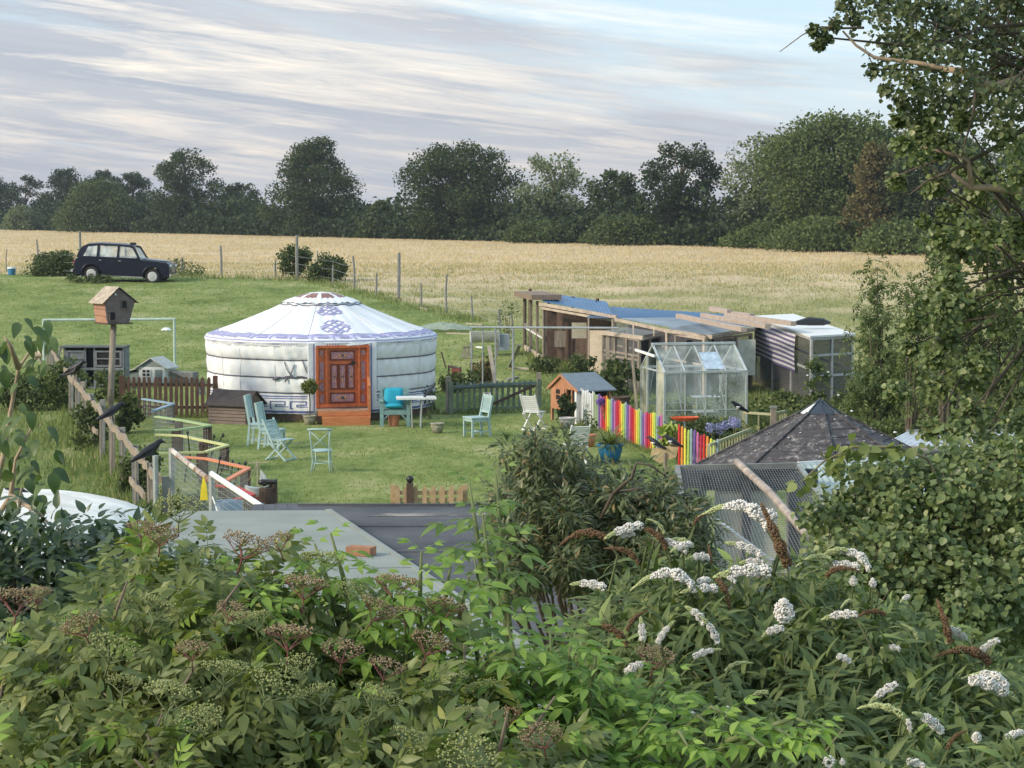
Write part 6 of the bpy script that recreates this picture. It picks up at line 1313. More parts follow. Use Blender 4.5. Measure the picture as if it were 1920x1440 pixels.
# tufts of longer grass where the mower does not reach
def tufts():
    L_ = []
    def along(p, q, n, wd, h): L_.append((np.linspace(0, 1, n)[:, None] * (np.array(q) - np.array(p)) + np.array(p) + rng.normal(0, wd, (n, 2)), h))
    along((FA.x, FA.y), (FB.x, FB.y), 5200, .22, .30); along((-9.8, 54.9), (-7.4, 54.9), 900, .12, .16); along((-2.1, 55.9), (.9, 56.2), 1100, .12, .18); along((1.66, 53.3), (3.2, 46.1), 1300, .1, .16); along((-2.1, 20.5), (1.2, 20.5), 900, .15, .14)
    along((-9, 100), (-1.3, 81), 2200, .35, .28); along((-24, 106), (-9, 100.3), 2200, .5, .28); along((.4, 71), (1.0, 67.8), 500, .2, .2); along((1.1, 67.6), (8, 57.2), 2600, .35, .24)
    for cx, cy, r_, n in ((YC.x, YC.y, 2.98, 1500), (4.5, 50.9, 1.3, 700)): a = rng.uniform(0, 2 * np.pi, n); L_.append((np.stack([cx + np.cos(a) * (r_ + rng.normal(0, .06, n)), cy + np.sin(a) * (r_ + rng.normal(0, .06, n))], -1), .12))
    P = np.vstack([a for a, h in L_]); H = np.concatenate([np.full(len(a), h) for a, h in L_]); n = len(P); keep = rng.uniform(size=n) < .35 + .65 * (np.array([mnoise.noise(Vector((x * .9, y * .9, 0))) for x, y in P]) > -.05); P, H = P[keep], H[keep]; n = len(P)
    z = np.array([gh(x, y) for x, y in P]) - .02; h = H * rng.uniform(.3, 1.25, n); a = rng.uniform(0, np.pi, n); dx, dy = np.cos(a) * .016, np.sin(a) * .01; lx, ly = rng.normal(0, .3, n) * h, rng.normal(0, .3, n) * h
    V = np.stack([np.stack([P[:, 0] - dx, P[:, 1] - dy, z], -1), np.stack([P[:, 0] + dx, P[:, 1] + dy, z], -1), np.stack([P[:, 0] + lx, P[:, 1] + ly, z + h], -1)], 1).reshape(-1, 3)
    tag(npmesh('unmown_grass', V, np.arange(3 * n).reshape(-1, 3), g_rough), kind='stuff')
tufts()
# ================================================================== NEAR ROOFS
felt = mat('black roofing felt', (.050, .053, .062), rough=.85, var=.35, scale=1.2, bump=.3, bscale=40, c2=(.11, .11, .12), contrast=2.2); feltg = mat('grey green mineral felt', (.26, .285, .265), rough=.9, var=.12, scale=1.6, bump=.3, bscale=60)
dust = mat('dusty felt strip', (.10, .10, .105), rough=.9, var=.4, scale=3, c2=(.30, .27, .24), contrast=3)
def slab(name, poly, z0, z1, m, parent): 
    b = MB(); b.prism([(x, y, z0) for x, y in poly], (0, 0, z1 - z0)); return obj(name, b, m, parent, world=True)
def near_sheds():
    S = thing('felt_roof_shed', 'long low shed with black felt flat roof in front of the lawn', 'shed', (0, 17, 0)); P = [(-2.17, 19.9), (.95, 19.9), (.95, 13.6), (-.12, 13.6), (-1.58, 18.9)]
    slab('wall', [(-1.9, 19.75), (.8, 19.75), (.8, 13.8), (-.0, 13.8), (-1.45, 19.0)], 0, 2.40, timber, S); slab('roof', P[::-1], 2.42, 2.50, felt, S)
    for y in (18.6, 17.2, 15.8, 14.6): xl = -1.58 + (18.9 - y) * .28; obj('felt_lap', MB().box(((xl + .95) / 2 + .02, y, 2.504), (.95 - xl - .04, .06, .008)), felt, S, world=True)
    obj('dusty_patch', MB().add([(-1.3, 19.2, 2.503), (.2, 19.25, 2.503), (.1, 19.45, 2.503), (-1.1, 19.4, 2.503)], [(0, 1, 2, 3)]), dust, S, world=True); obj('roof_trim', MB().bar((-2.17, 19.92, 2.49), (.95, 19.92, 2.49), .04, .06), felt, S, world=True)
    G = thing('green_roof_shed', 'shed with pale grey-green felt roof behind the elder bush', 'shed', (-2, 15, 0)); Q = [(-2.85, 18.85), (-1.60, 18.90), (.9, 10.2), (-4.4, 9.6), (-3.4, 14)]
    slab('roof', Q[::-1], 2.53, 2.60, feltg, G); slab('wall', [(-2.7, 18.7), (-1.8, 18.75), (.6, 10.4), (-4.1, 9.9), (-3.2, 14)][::-1], 0, 2.52, timber_grey, G)
    obj('roof_edge', MB().bar((-1.60, 18.90, 2.565), (.9, 10.2, 2.565), .05, .09), feltg, G, world=True)
    for k in (.35, .68): a = Vector((-1.6, 18.9, 2.603)).lerp(Vector((.9, 10.2, 2.603)), k); obj('felt_lap', MB().bar(a, a + Vector((-2.6, -.4 + .2 * k, 0)), .08, .008), feltg, G, world=True)
    # little slate lean-to at the left end of the black roof
    N = thing('slate_lean_to', 'small sloping slate roof with nails at the left end of the black felt roof', 'roof', (-2.2, 19.6, 0)); sl_ = mat('dark slate', (.075, .075, .09), rough=.6, var=.25)
    a, b_, c, d = PZ(458, 985, 2.50), PZ(476, 951, 2.56), PZ(560, 951, 2.58), PZ(575, 985, 2.52)
    for i in range(4):
        for j in range(2):
            t0, t1 = i / 4, (i + 1) / 4 - .02; f = lambda t, s_: (a.lerp(d, t)).lerp(b_.lerp(c, t), s_); obj('slate', MB().prism([f(t0, j * .5) + Vector((0, 0, .012 * j)), f(t1, j * .5) + Vector((0, 0, .012 * j)), f(t1, j * .5 + .52) + Vector((0, 0, .012 * j)), f(t0, j * .5 + .52) + Vector((0, 0, .012 * j))], (0, 0, .012)), sl_, N, world=True)
    obj('lean_to_side', MB().prism([a - Vector((0, 0, .02)), d - Vector((0, 0, .02)), c - Vector((0, 0, .02)), b_ - Vector((0, 0, .02))], (0, 0, -.25)), mat('stone grey board', (.30, .30, .26)), N, world=True); e = PZ(463, 972, 2.58); obj('white_corner', MB().box(e, (.14, .12, .03)), white, N, world=True)
    obj('post', MB().box((-2.35, 19.3, 1.15), (.1, .1, 2.3)), timber, N, world=True)
    b = thing('brick', 'single orange-brown brick lying on the edge of the black felt roof', 'brick', PZ(677, 1041, 2.6)); obj('brick_body', MB().box((0, 0, .035), (.12, .20, .065), rz=R(70)), mat('orange brown brick', (.38, .19, .11), rough=.9, var=.3), b)
    l = PZ(930, 1068, 2.51); q = thing('debris', 'small dark curled scrap lying on the black felt roof', 'scrap', l); obj('scrap_body', MB().bar((-.09, 0, .01), (.08, -.02, .03), .04, .015), black, q)
near_sheds()
def caravan():
    root = thing('white_caravan', 'white domed roof of a caravan or camper with ribs, at the left edge', 'caravan', (-5.0, 19, 0)); wm_ = mat('grubby white roof', (.76, .74, .70), rough=.85, var=.22, scale=3, bump=.2); xs = []; b = MB(); n = 22
    # cross-section runs left-right, domed towards the right; body extends away from the camera
    prof = []
    for i in range(n + 1):
        x = -7.2 + 3.95 * i / n; t = max(0, (x + 4.5) / 1.25); z = 2.64 - .01 * (x + 5.5) ** 2 - .20 * t ** 2.2 - .5 * max(0, t - .8) ** 1.1; prof.append((x, z))
    ys = [(16.2, -.45), (16.6, -.14), (17.6, -.03), (19.2, .0), (20.3, -.02), (20.7, -.12), (20.9, -.4)]; m_ = len(prof)
    vs = [Vector((x, y, z + dz)) for y, dz in ys for x, z in prof]; b.add(vs, [(i * m_ + j, i * m_ + j + 1, (i + 1) * m_ + j + 1, (i + 1) * m_ + j) for i in range(len(ys) - 1) for j in range(m_ - 1)]); obj('roof', b, wm_, root, smooth=True, world=True)
    for x in (-6.7, -6.3, -5.9, -5.5, -5.1): z = 2.645 - .02 * (x + 5.5) ** 2; obj('roof_rib', MB().tube([(x, 17.0, z - .08), (x, 17.6, z - .025), (x, 19.2, z + .005), (x, 20.3, z - .015)], .022, 5), wm_, root, world=True)
    obj('roof_seam', MB().tube([(-4.75, 16.6, 2.43), (-4.78, 17.6, 2.57), (-4.8, 19.2, 2.62), (-4.8, 20.5, 2.56)], .018, 5), mat('cream seam', (.45, .40, .33)), root, world=True)
    obj('body', MB().box((-5.25, 18.5, 1.05), (3.9, 4.3, 1.75)), white, root, world=True)
    for y in (17.3, 19.6): obj('wheel', MB().lathe([(.001, -.1), (.3, -.1), (.33, 0), (.3, .1), (.001, .1)], n=20), blackgloss, root, loc=(-5.0 + 5.0 + 1.72, y - 19, .33)).rotation_euler = (0, R(90), 0)
    obj('side_window', MB().box((-3.28, 18.6, 1.55), (.03, 1.4, .5)), blackgloss, root, world=True)
    k = thing('black_bird', 'small dark bird or leaf-shaped vent sitting on top of the white caravan roof', 'bird', (-4.55, 20.0, 2.6)); obj('body', MB().tube([(-.12, 0, .05), (-.04, 0, .035), (.04, 0, .03), (.10, 0, .01)], [.008, .02, .024, .006], 7), blackgloss, k)
caravan()
def gazebo():
    c = Vector((3.82, 27.0, 0)); root = thing('gazebo', 'octagonal dark shingled garden house roof speckled with lichen, glass cap on top', 'gazebo', c, 0); n = 8; Rr = 1.66; ze, zt = 1.98, 2.70; rt = .24
    m = mat('lichen speckled dark felt', (.045, .042, .050), rough=.9, var=.3, scale=9, c2=(.085, .08, .085), bump=.5); t, bs = nodes(m); N, L = t.nodes, t.links
    base = bs.inputs['Base Color'].links[0].from_socket; no = N.new('ShaderNodeTexNoise'); no.inputs['Scale'].default_value = 9; no.inputs['Detail'].default_value = 9; no.inputs['Roughness'].default_value = .75; tcn = N.new('ShaderNodeTexCoord'); L.new(tcn.outputs['Object'], no.inputs['Vector']); mr = N.new('ShaderNodeMapRange'); mr.inputs[1].default_value = .53; mr.inputs[2].default_value = .66; L.new(no.outputs[0], mr.inputs[0]); mx = N.new('ShaderNodeMix'); mx.data_type = 'RGBA'; L.new(mr.outputs[0], mx.inputs[0]); L.new(base, mx.inputs[6]); mx.inputs[7].default_value = (.30, .28, .27, 1); L.new(mx.outputs[2], bs.inputs['Base Color'])
    V = [Vector((Rr * math.cos(R(45 * k)), Rr * math.sin(R(45 * k)), ze)) for k in range(n)]; T = [Vector((rt * math.cos(R(45 * k)), rt * math.sin(R(45 * k)), zt)) for k in range(n)]
    for k in range(n):
        a, b_, c2, d = V[k], V[(k + 1) % n], T[(k + 1) % n], T[k]; rows = 9
        for r_ in range(rows):
            t0, t1 = r_ / rows, min(1, (r_ + 1) / rows + .01); off = Vector((0, 0, .012)); b = MB(); p0, p1, p2, p3 = a.lerp(d, t0), b_.lerp(c2, t0), b_.lerp(c2, t1), a.lerp(d, t1); b.add([p0 + off, p1 + off, p2, p3, p0, p1], [(0, 1, 2, 3), (4, 5, 1, 0)]); obj('shingle_course', b, m, root)
        obj('hip_cap', MB().bar(a + Vector((0, 0, .02)), d + Vector((0, 0, .02)), .05, .02), m, root)
        q = V[k] * .93; obj('post', MB().box((q.x, q.y, ze / 2), (.09, .09, ze)), timber_dark, root)
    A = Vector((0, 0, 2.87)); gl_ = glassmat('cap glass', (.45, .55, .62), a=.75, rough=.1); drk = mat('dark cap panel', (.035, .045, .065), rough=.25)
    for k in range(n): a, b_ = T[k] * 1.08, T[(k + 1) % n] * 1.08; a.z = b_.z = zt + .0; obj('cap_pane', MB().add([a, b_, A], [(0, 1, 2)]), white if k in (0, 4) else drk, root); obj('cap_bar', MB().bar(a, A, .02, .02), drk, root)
    p = []; n_ = 130; r = rng.uniform(.1, .95, n_) ** .6; 
    for i in range(n_):
        k = rng.randint(4, 8) if rng.rand() < .8 else rng.randint(0, 8); u = rng.rand(); t = rng.beta(3, 2); a = V[k].lerp(V[(k + 1) % n], u); d = T[k].lerp(T[(k + 1) % n], u); p.append(a.lerp(d, t) + Vector((0, 0, .018)))
    P = np.array([tuple(q) for q in p]); Vv, F = inst(T_RND, P, frames(norm(rdir(n_) * [1, 1, .2]), np.tile([0, 0, 1.], (n_, 1)) + rdir(n_) * .3), .035 * rng.uniform(.3, 1.2, n_)); tag(npmesh('bird_droppings', Vv, F, mat('pale lichen', (.50, .49, .46)), root), kind='stuff')
gazebo()
def right_roofs():
    cor = mat('pale corrugated plastic', (.36, .43, .42), rough=.45, var=.15, scale=2); R1 = thing('plastic_roof_lean_to', 'lean-to with translucent grey-green corrugated roof just below the gazebo', 'lean-to', (3.6, 21, 0))
    a, b_ = PZ(1496, 872, 2.52), PZ(1720, 858, 2.52); c, d = PZ(1760, 1000, 2.15), PZ(1600, 985, 2.15)
    roofsheet(R1, d, c, b_, a, cor, n=36, amp=.010); obj('fascia', MB().bar(a, b_, .03, .07), white, R1, world=True); obj('verge', MB().bar(a, d, .06, .05), mat('pale green verge', (.38, .44, .38)), R1, world=True)
    for q in (a, b_, c, d): obj('post', MB().box((q.x, q.y, q.z / 2 - .02), (.07, .07, q.z - .05)), timber_dark, R1, world=True)
    R2 = thing('far_grey_shed', 'shed with pale blue-grey flat roof right of the gazebo', 'shed', (6, 29, 0)); a, b_ = PZ(1645, 836, 2.1), PZ(1930, 836, 2.1); a2, b2 = PZ(1700, 809, 2.22), PZ(1930, 809, 2.22)
    roofsheet(R2, a, b_, b2, a2, mat('blue grey metal roof', (.40, .45, .50), rough=.4), n=40, amp=.006); obj('ridge_trim', MB().bar(a2, b2, .05, .05), timber_grey, R2, world=True); obj('wall', MB().box((6.4, 29.5, 1.0), (2.6, 1.6, 1.9)), timber, R2, world=True)
right_roofs()
def aviary():
    root = thing('mesh_aviary', 'wire-netting covered aviary with slanting peeled beam and pale inner panels', 'aviary', (2.4, 20, 0)); za = 2.60; A = PZ(1270, 877, za); B = PZ(1497, 872, za); zn = 2.30; C = PZ(1640, 1075, zn); D = PZ(1300, 1085, zn)
    mesh = mat('dull galvanised wire', (.20, .21, .22), rough=.6); n = 46; b = MB()
    for k in range(n + 1): t = k / n; b.bar(A.lerp(B, t), D.lerp(C, t), .003, .003)
    m_ = 52
    for k in range(m_ + 1): t = k / m_; b.bar(A.lerp(D, t), B.lerp(C, t), .0025, .0025)
    tag(obj('wire_mesh', b, mesh, root, world=True), kind='stuff')
    obj('frame_rail', MB().bar(A, B, .05, .05), timber_grey, root, world=True); obj('frame_rail', MB().bar(B, C, .04, .04), mat('grey painted rail', (.25, .28, .28)), root, world=True); obj('frame_rail', MB().bar(A, D, .05, .05), timber_grey, root, world=True); obj('frame_rail', MB().bar(D, C, .06, .06), timber, root, world=True)
    p, q = PD(1382, 872, (A.y + B.y) / 2), PZ(1512, 1002, 2.42); obj('slanting_beam', MB().tube([p + Vector((0, 0, .03)), p.lerp(q, .5) + Vector((0, 0, .05)), q], [.036, .038, .036], 9), mat('peeled pinkish beam', (.36, .30, .26), var=.4, scale=6), root, world=True)
    b = MB(); dk = mat('dark blue grey fascia', (.06, .07, .085), rough=.7); y = A.y + .25; z1 = za - .04; z0 = za - .26
    obj('dark_fascia', MB().box(((A.x + B.x) / 2 + .1, y, (z0 + z1) / 2), (B.x - A.x + .2, .05, z1 - z0)), dk, root, world=True)
    for i in range(4): x0 = A.x + (B.x - A.x + .2) * i / 4; w_ = (B.x - A.x + .2) / 4; obj('pale_panel', MB().box((x0 + w_ / 2, y + .02, z0 - .75), (w_ - .09, .03, 1.5)), mat('translucent pale panel', (.46, .46, .42), rough=.5, var=.25, scale=1.5), root, world=True)
    for x in (1310, 1402, 1490): k = (x - 960) / FPX * (y - .02); obj('inner_post', MB().box((k, y - .05, (z0 + .2) / 2 + .1), (.085, .06, z0 - .02)), dk, root, world=True)
    for q in (A, B, C, D): obj('post', MB().box((q.x, q.y, q.z / 2 - .03), (.08, .08, q.z - .06)), timber_grey, root, world=True)
    obj('weathered_board', MB().bar(PZ(1235, 1065, 2.1), PZ(1420, 1090, 2.1), .5, .04), timber_grey, root, world=True); obj('metal_strip', MB().bar(PZ(1330, 965, 2.45), PZ(1450, 1055, 2.3), .03, .03), metal, root, world=True)
aviary()

# ================================================================== NEAR SHRUBS
def blobs(xs, top, ybot, rpx, dt, db, step=.75, jit=.3, layers=2, back=.45, seed=1):
    r = np.random.RandomState(seed); out = []
    for L_ in range(layers):
        for x in np.arange(xs[0], xs[1] + 1, rpx * step * (1 + .25 * L_)):
            y0 = top(x) + rpx * (1.0 + .5 * L_)
            for y in np.arange(y0, ybot + rpx, rpx * step * (1 + .2 * L_)):
                if y > y0 + rpx * 30: break
                t = min(1, max(0, (y - top(x)) / max(60, ybot - top(x)))); d = dt + (db - dt) * t + r.uniform(-jit, jit) + back * L_; rr = rpx * r.uniform(.7, 1.25)
                p = PD(x + r.uniform(-.35, .35) * rpx, y + r.uniform(-.3, .3) * rpx, d); out.append((p.x, p.y, p.z, rr * d / FPX))
    return np.array(out)
def shrub(name, label, cat, B, base, t, m, n, size, single=250, stemm=twig, droop=.25, nstem=26, stem_r=.02, mixm=None, outw=.9, flat=.8, seed=3, extra=None, shell=.55, upn=.9, leafname='leaf', hubp=None, spread=0.):
    r = np.random.RandomState(seed); root = thing(name, label, cat, base); b0 = np.array(base)
    q = B[r.randint(0, len(B), n)]; dr = rdir(n, r); dr[:, 1] = -np.abs(dr[:, 1]) * np.where(r.uniform(size=n) < .75, 1, -1); dr = norm(dr + [0, 0, .15])
    P = q[:, :3] + dr * q[:, 3:4] * r.uniform(shell, 1.1, (n, 1)) * np.array([1, 1, flat]) + r.normal(0, 1, (n, 3)) * spread * q[:, 3:4]; D = norm(dr * outw + rdir(n, r) * .55 + np.array([0, 0, -droop])); U = norm(np.array([0, 0, upn]) + dr * .35 + rdir(n, r) * .35 + np.array([0, -.25, 0]))
    S = size * r.uniform(.5, 1.3, n)
    if mixm is None: leaves(root, t, P, D, U, S, m, leafname, single)
    else:
        k = r.uniform(size=n) < mixm[1]; leaves(root, t, P[~k], D[~k], U[~k], S[~k], m, leafname, single); leaves(root, t, P[k], D[k], U[k], S[k], mixm[0], leafname, 0, mass='young_foliage')
    b = MB(); idx = r.choice(len(B), min(nstem, len(B)), replace=False); hub = B[:, :3].mean(0) * [1, 1, .0] + [0, .3, B[:, 2].min() - .4]; hub = Vector(hub) - Vector(base)
    if hubp is not None: hub = hubp - Vector(base)
    for i in idx:
        e = Vector(B[i, :3]) - Vector(base); s0 = Vector((e.x * .45 + hub.x * .55 + r.uniform(-.1, .1), hub.y * .5 + e.y * .5 + .15, hub.z)) if hubp is None else hub + Vector((0, 0, r.uniform(-.2, .3))); mid = s0.lerp(e, .55) + Vector((r.uniform(-.08, .08), .05, .05)); b.tube([s0, mid, e, e + Vector((r.uniform(-.1, .1), -.08, .12))], [stem_r, stem_r * .7, stem_r * .4, stem_r * .15], 6)
        b.tube([mid, mid + Vector((r.uniform(-.2, .2), -.1, .2))], [stem_r * .4, stem_r * .15], 5)
    obj('branch', b, stemm, root, smooth=True)
    b = MB()
    for k in range(3 if hubp is None else 0): b.tube([(r.uniform(-.1, .1), r.uniform(-.1, .1), -base[2]), (hub.x * .5, hub.y * .5, -base[2] * .5 + hub.z * .5), (hub.x + (k - 1) * .3, hub.y, hub.z)], [stem_r * 2.5, stem_r * 2, stem_r * 1.2], 7)
    if b.v: obj('stem', b, stemm, root, smooth=True)
    return root
LF = t_leaf(1, .40, 4, .22, .30)
LN = t_leaf(1, .29, 3, .25, .35); LB = t_leaf(1, .26, 4, .22, .40, tip=1.6)
def compound(nl, w_=.40, L_=.52, span=1.0, drp=.25, seg=4):
    ps = []; lf_ = t_leaf(1, w_, seg, .22, .3)
    for i in range(nl // 2):
        y = .28 + .5 * i / max(1, nl // 2 - 1) if nl > 3 else .5; z = -drp * y * y
        for s_ in (-1, 1): ps.append(place_t(lf_, (0, y, z), (s_ * .85, .55, -.18), (s_ * .12, 0, 1), L_ * (1 - .12 * abs(i - 1))))
    ps.append(place_t(lf_, (0, .82, -drp * .67), (0, 1, -.45), (0, .3, 1), L_ * 1.12)); n = 5
    V = []; F = []
    for i in range(n): t = i / (n - 1) * .84; V += [(-.010, t, -drp * t * t), (.010, t, -drp * t * t)]
    for i in range(n - 1): F += [(2 * i, 2 * i + 1, 2 * i + 3), (2 * i, 2 * i + 3, 2 * i + 2)]
    ps.append((np.array(V, float), np.array(F))); return merge_t(ps)
ELD = compound(7, seg=3); ELD5 = compound(5); ASH = compound(7, .46, .42, seg=2)
l_eld = leafmat('elder leaves', (.095, .132, .040), (.215, .255, .085), trans=.34, rough=.45, spec=.4, cc=(.34, .34, .12)); l_eldy = leafmat('young elder leaves', (.17, .29, .05), (.31, .44, .10), trans=.42, rough=.45)
l_drk = leafmat('dark shrub leaves', (.030, .058, .030), (.085, .125, .055), trans=.22, rough=.38, spec=.5); l_wil = leafmat('narrow shrub leaves', (.055, .080, .032), (.155, .185, .085), trans=.25, rough=.4, spec=.45, cc=(.30, .22, .10))
l_bud = leafmat('butterfly bush leaves', (.078, .120, .042), (.185, .230, .085), trans=.28, rough=.55, cc=(.22, .30, .10)); l_rnd = leafmat('round leaves', (.075, .115, .042), (.21, .265, .10), trans=.3, rough=.4, spec=.4, cc=(.34, .36, .17)); l_rnd2 = leafmat('dark round leaves', (.045, .07, .03), (.14, .17, .07), trans=.28, rough=.4, spec=.4)
def ip(pts): xs, ys = zip(*pts); return lambda x: float(np.interp(x, xs, ys))
# 1 dark shrub at the far left of the foreground
top = ip([(-60, 950), (0, 950), (60, 935), (150, 945), (250, 962), (330, 985), (420, 1040), (470, 1120), (520, 1220)])
shrub('dark_leafed_shrub', 'dense dark oval-leaved shrub in the lower left corner under the white caravan roof', 'shrub', blobs((-40, 470), top, 1420, 52, 8.0, 7.4, seed=2, back=.35), (-1.35, 7.6, 2.4), LF, l_drk, 12000, .064, single=260, seed=21)
# 2 elder
top = ip([(-60, 1180), (60, 1190), (130, 1120), (200, 1060), (260, 1010), (330, 1000), (420, 1010), (470, 1012), (520, 1035), (600, 1068), (680, 1110), (760, 1145), (850, 1210), (900, 1250), (1000, 1280), (1100, 1330), (1180, 1380)])
EB = blobs((-40, 1120), top, 1460, 66, 6.6, 5.5, seed=4, back=.5)
ELDER = shrub('elder_bush', 'big elder bush with reddish and green berry umbels across the lower left foreground', 'bush', EB, (-.45, 6.4, 2.9), ELD, l_eld, 5100, .10, single=280, seed=5, mixm=(l_eldy, .06), stem_r=.016, stemm=mat('grey pink elder twig', (.20, .15, .12), var=.2), nstem=40, shell=.4, leafname='compound_leaf')
def umbels():
    m1 = leafmat('red brown berries', (.20, .135, .08), (.37, .29, .17), trans=0, rough=.5); m2 = leafmat('green berries', (.20, .23, .08), (.33, .35, .14), trans=0, rough=.5); protos = []
    oct_v = np.array([(0, 0, .5), (.5, 0, 0), (0, .5, 0), (-.5, 0, 0), (0, -.5, 0), (0, 0, -.5)]); oct_f = np.array([(0, 1, 2), (0, 2, 3), (0, 3, 4), (0, 4, 1), (5, 2, 1), (5, 3, 2), (5, 4, 3), (5, 1, 4)])
    for v, m in enumerate((m1, m2, m1, m2)):
        r = np.random.RandomState(40 + v); n = 190; a = r.uniform(0, 2 * np.pi, n); rr = np.sqrt(r.uniform(0, 1, n)) * .085; P = np.stack([rr * np.cos(a), rr * np.sin(a), .07 - 2.2 * rr ** 2 + r.normal(0, .007, n)], -1); V, F = inst((oct_v, oct_f), P, frames(rdir(n, r), rdir(n, r)), .0085 * r.uniform(.6, 1.2, n))
        b = MB()
        for k in range(5):
            a0 = k * 1.256 + .3; e = Vector((.05 * math.cos(a0), .05 * math.sin(a0), .03)); b.tube([(0, 0, -.06), (0, 0, -.01), e], [.0035, .003, .002], 4)
            for j in range(5): a1 = a0 + (j - 2) * .32; b.tube([e, (.078 * math.cos(a1), .078 * math.sin(a1), .05)], .0012, 3)
        V2 = np.array(b.v); F2_ = np.array([t for f in b.f for t in ([f[:3]] if len(f) == 3 else [(f[0], f[1], f[2]), (f[0], f[2], f[3])])]); nb = len(V); V = np.vstack([V, V2]); F = np.vstack([F, F2_ + nb]); o = npmesh('berry_umbel', V, F, [m, stem_g if v % 2 else mat('dull red stalk', (.18, .07, .06))], mi=np.concatenate([np.zeros(n * 8), np.ones(len(F2_))])); protos.append(o)
    pts = [(335, 975, 1), (265, 1005, 0), (300, 1020, 0), (525, 1030, 2), (455, 1045, 0), (600, 1075, 1), (570, 1120, 0), (655, 1125, 1), (740, 1120, 2), (700, 1160, 0), (760, 1165, 0), (830, 1165, 0), (160, 1190, 0), (205, 1240, 1), (70, 1128, 0), (30, 1150, 0), (360, 1235, 0), (430, 1160, 0), (290, 1160, 1), (420, 1280, 1), (500, 1310, 1), (315, 1330, 1), (600, 1320, 1), (720, 1270, 2), (540, 1215, 2), (640, 1240, 0), (850, 1300, 1), (910, 1310, 1), (860, 1360, 1), (880, 1440, 1), (800, 1225, 0), (560, 1270, 1), (230, 1300, 1), (380, 1370, 1), (700, 1330, 1), (955, 1360, 0), (1020, 1400, 0), (760, 1400, 1), (480, 1180, 1), (1225, 1250, 0)]
    r = random.Random(9)
    for i, (x, y, k) in enumerate(pts):
        t = min(1, max(0, (y - top(x)) / max(60, 1460 - top(x)))); d = 6.4 - 1.1 * t - .27; pr = protos[(0 if k != 1 else 1) + (2 if i % 2 else 0)]; p = PD(x, y, d) - Vector(ELDER.location)
        o = bpy.data.objects.new('berry_umbel', pr.data); COL.objects.link(o); o.parent = ELDER; o.location = p; o.rotation_euler = (r.uniform(-.1, .5), r.uniform(-.4, .4), r.uniform(0, 6)); o.scale = (r.uniform(.52, .88),) * 3
    for p in protos: bpy.data.objects.remove(p)
umbels()
for pts, rr in (([(185, 1378, 5.7), (260, 1366, 5.6), (325, 1398, 5.6), (400, 1440, 5.6), (430, 1480, 5.7)], [.004, .008, .012, .014, .016]), ([(260, 1366, 5.6), (225, 1330, 5.6), (195, 1300, 5.7)], [.006, .004, .002]), ([(325, 1398, 5.6), (345, 1350, 5.6), (380, 1310, 5.7)], [.008, .005, .003]), ([(405, 1440, 5.6), (415, 1380, 5.6), (400, 1320, 5.7)], [.008, .006, .003])): obj('branch', MB().tube([PD(*q) - Vector(ELDER.location) for q in pts], rr, 7), mat('grey pink elder twig', (.20, .15, .12)), ELDER, smooth=True)
# 3 bright young elder shoots: leaf whorls on green stems, growing from the elder thicket's right side
def shoots(name, label, base, tips, m, t=ELD5, L_=.17, per=9, foot=None, stemm=stem_g, r0=.010, single=0):
    root = thing(name, label, 'shrub', base); r = np.random.RandomState(len(label)); P = []; D = []; U = []; S = []; b = MB(); B0 = Vector(base)
    for x, y, d, k in tips:
        e = PD(x, y, d); f = Vector(foot) if foot else B0; f = Vector((f.x * .75 + e.x * .25, f.y, f.z)); mid = f.lerp(e, .6) + Vector((0, .05, .1)); pts = [f.lerp(mid, t_) if t_ < 1 else mid for t_ in (0, .5, 1)] + [mid.lerp(e, .5) + Vector((0, 0, .03)), e]; b.tube([q - B0 for q in pts], [r0 * 1.6, r0 * 1.3, r0, r0 * .7, r0 * .3], 6)
        for i in range(int(per * k)):
            t_ = 1 - (i / (per * k)) ** 1.1 * .55; q = mid.lerp(e, max(0, (t_ - .1))) if t_ < .95 else e; a = i * 2.4 + r.uniform(0, .5); el = .55 * t_ - .15 + r.uniform(-.15, .15); P.append(tuple(q)); D.append((math.cos(a), math.sin(a) * .9 - .15, el + (.6 if i < 2 else 0))); U.append((0, -.2, 1)); S.append(L_ * r.uniform(.7, 1.15) * (.6 if i < 2 else 1))
    leaves(root, t, np.array(P), np.array(D), norm(np.array(U, float)), np.array(S), m, 'compound_leaf', min(single or 300, len(P))); obj('branch', b, stemm, root, smooth=True); return root
shoots('young_elder', 'bright yellow-green young elder shoots over the black felt roof', (.05, 6.4, 2.6), [(620, 1000, 6.3, 1), (590, 1020, 6.4, .8), (720, 1080, 6.2, 1), (790, 1035, 6.2, 1), (760, 1110, 6.1, 1), (845, 1060, 6.3, .9), (690, 1150, 6.1, .8), (880, 1080, 6.2, .8), (450, 1075, 6.1, 1), (480, 1120, 6.0, .8), (400, 1130, 6.1, .7), (800, 1130, 6.1, .8)], l_eldy, L_=.12, per=12, foot=(-.3, 6.3, 3.2))
shoots('young_elder', 'tall leafy green elder shoots left of the dark narrow-leaved shrub', (.1, 6.9, 2.4), [(880, 905, 6.9, .8), (930, 890, 7.0, .7), (905, 965, 6.8, .8), (945, 1020, 6.8, .5), (890, 1050, 6.7, .5), (870, 1130, 6.5, .5)], leafmat('fresh elder leaves', (.11, .185, .05), (.23, .33, .10), trans=.38), L_=.135, per=14, foot=(.05, 6.8, 3.0))
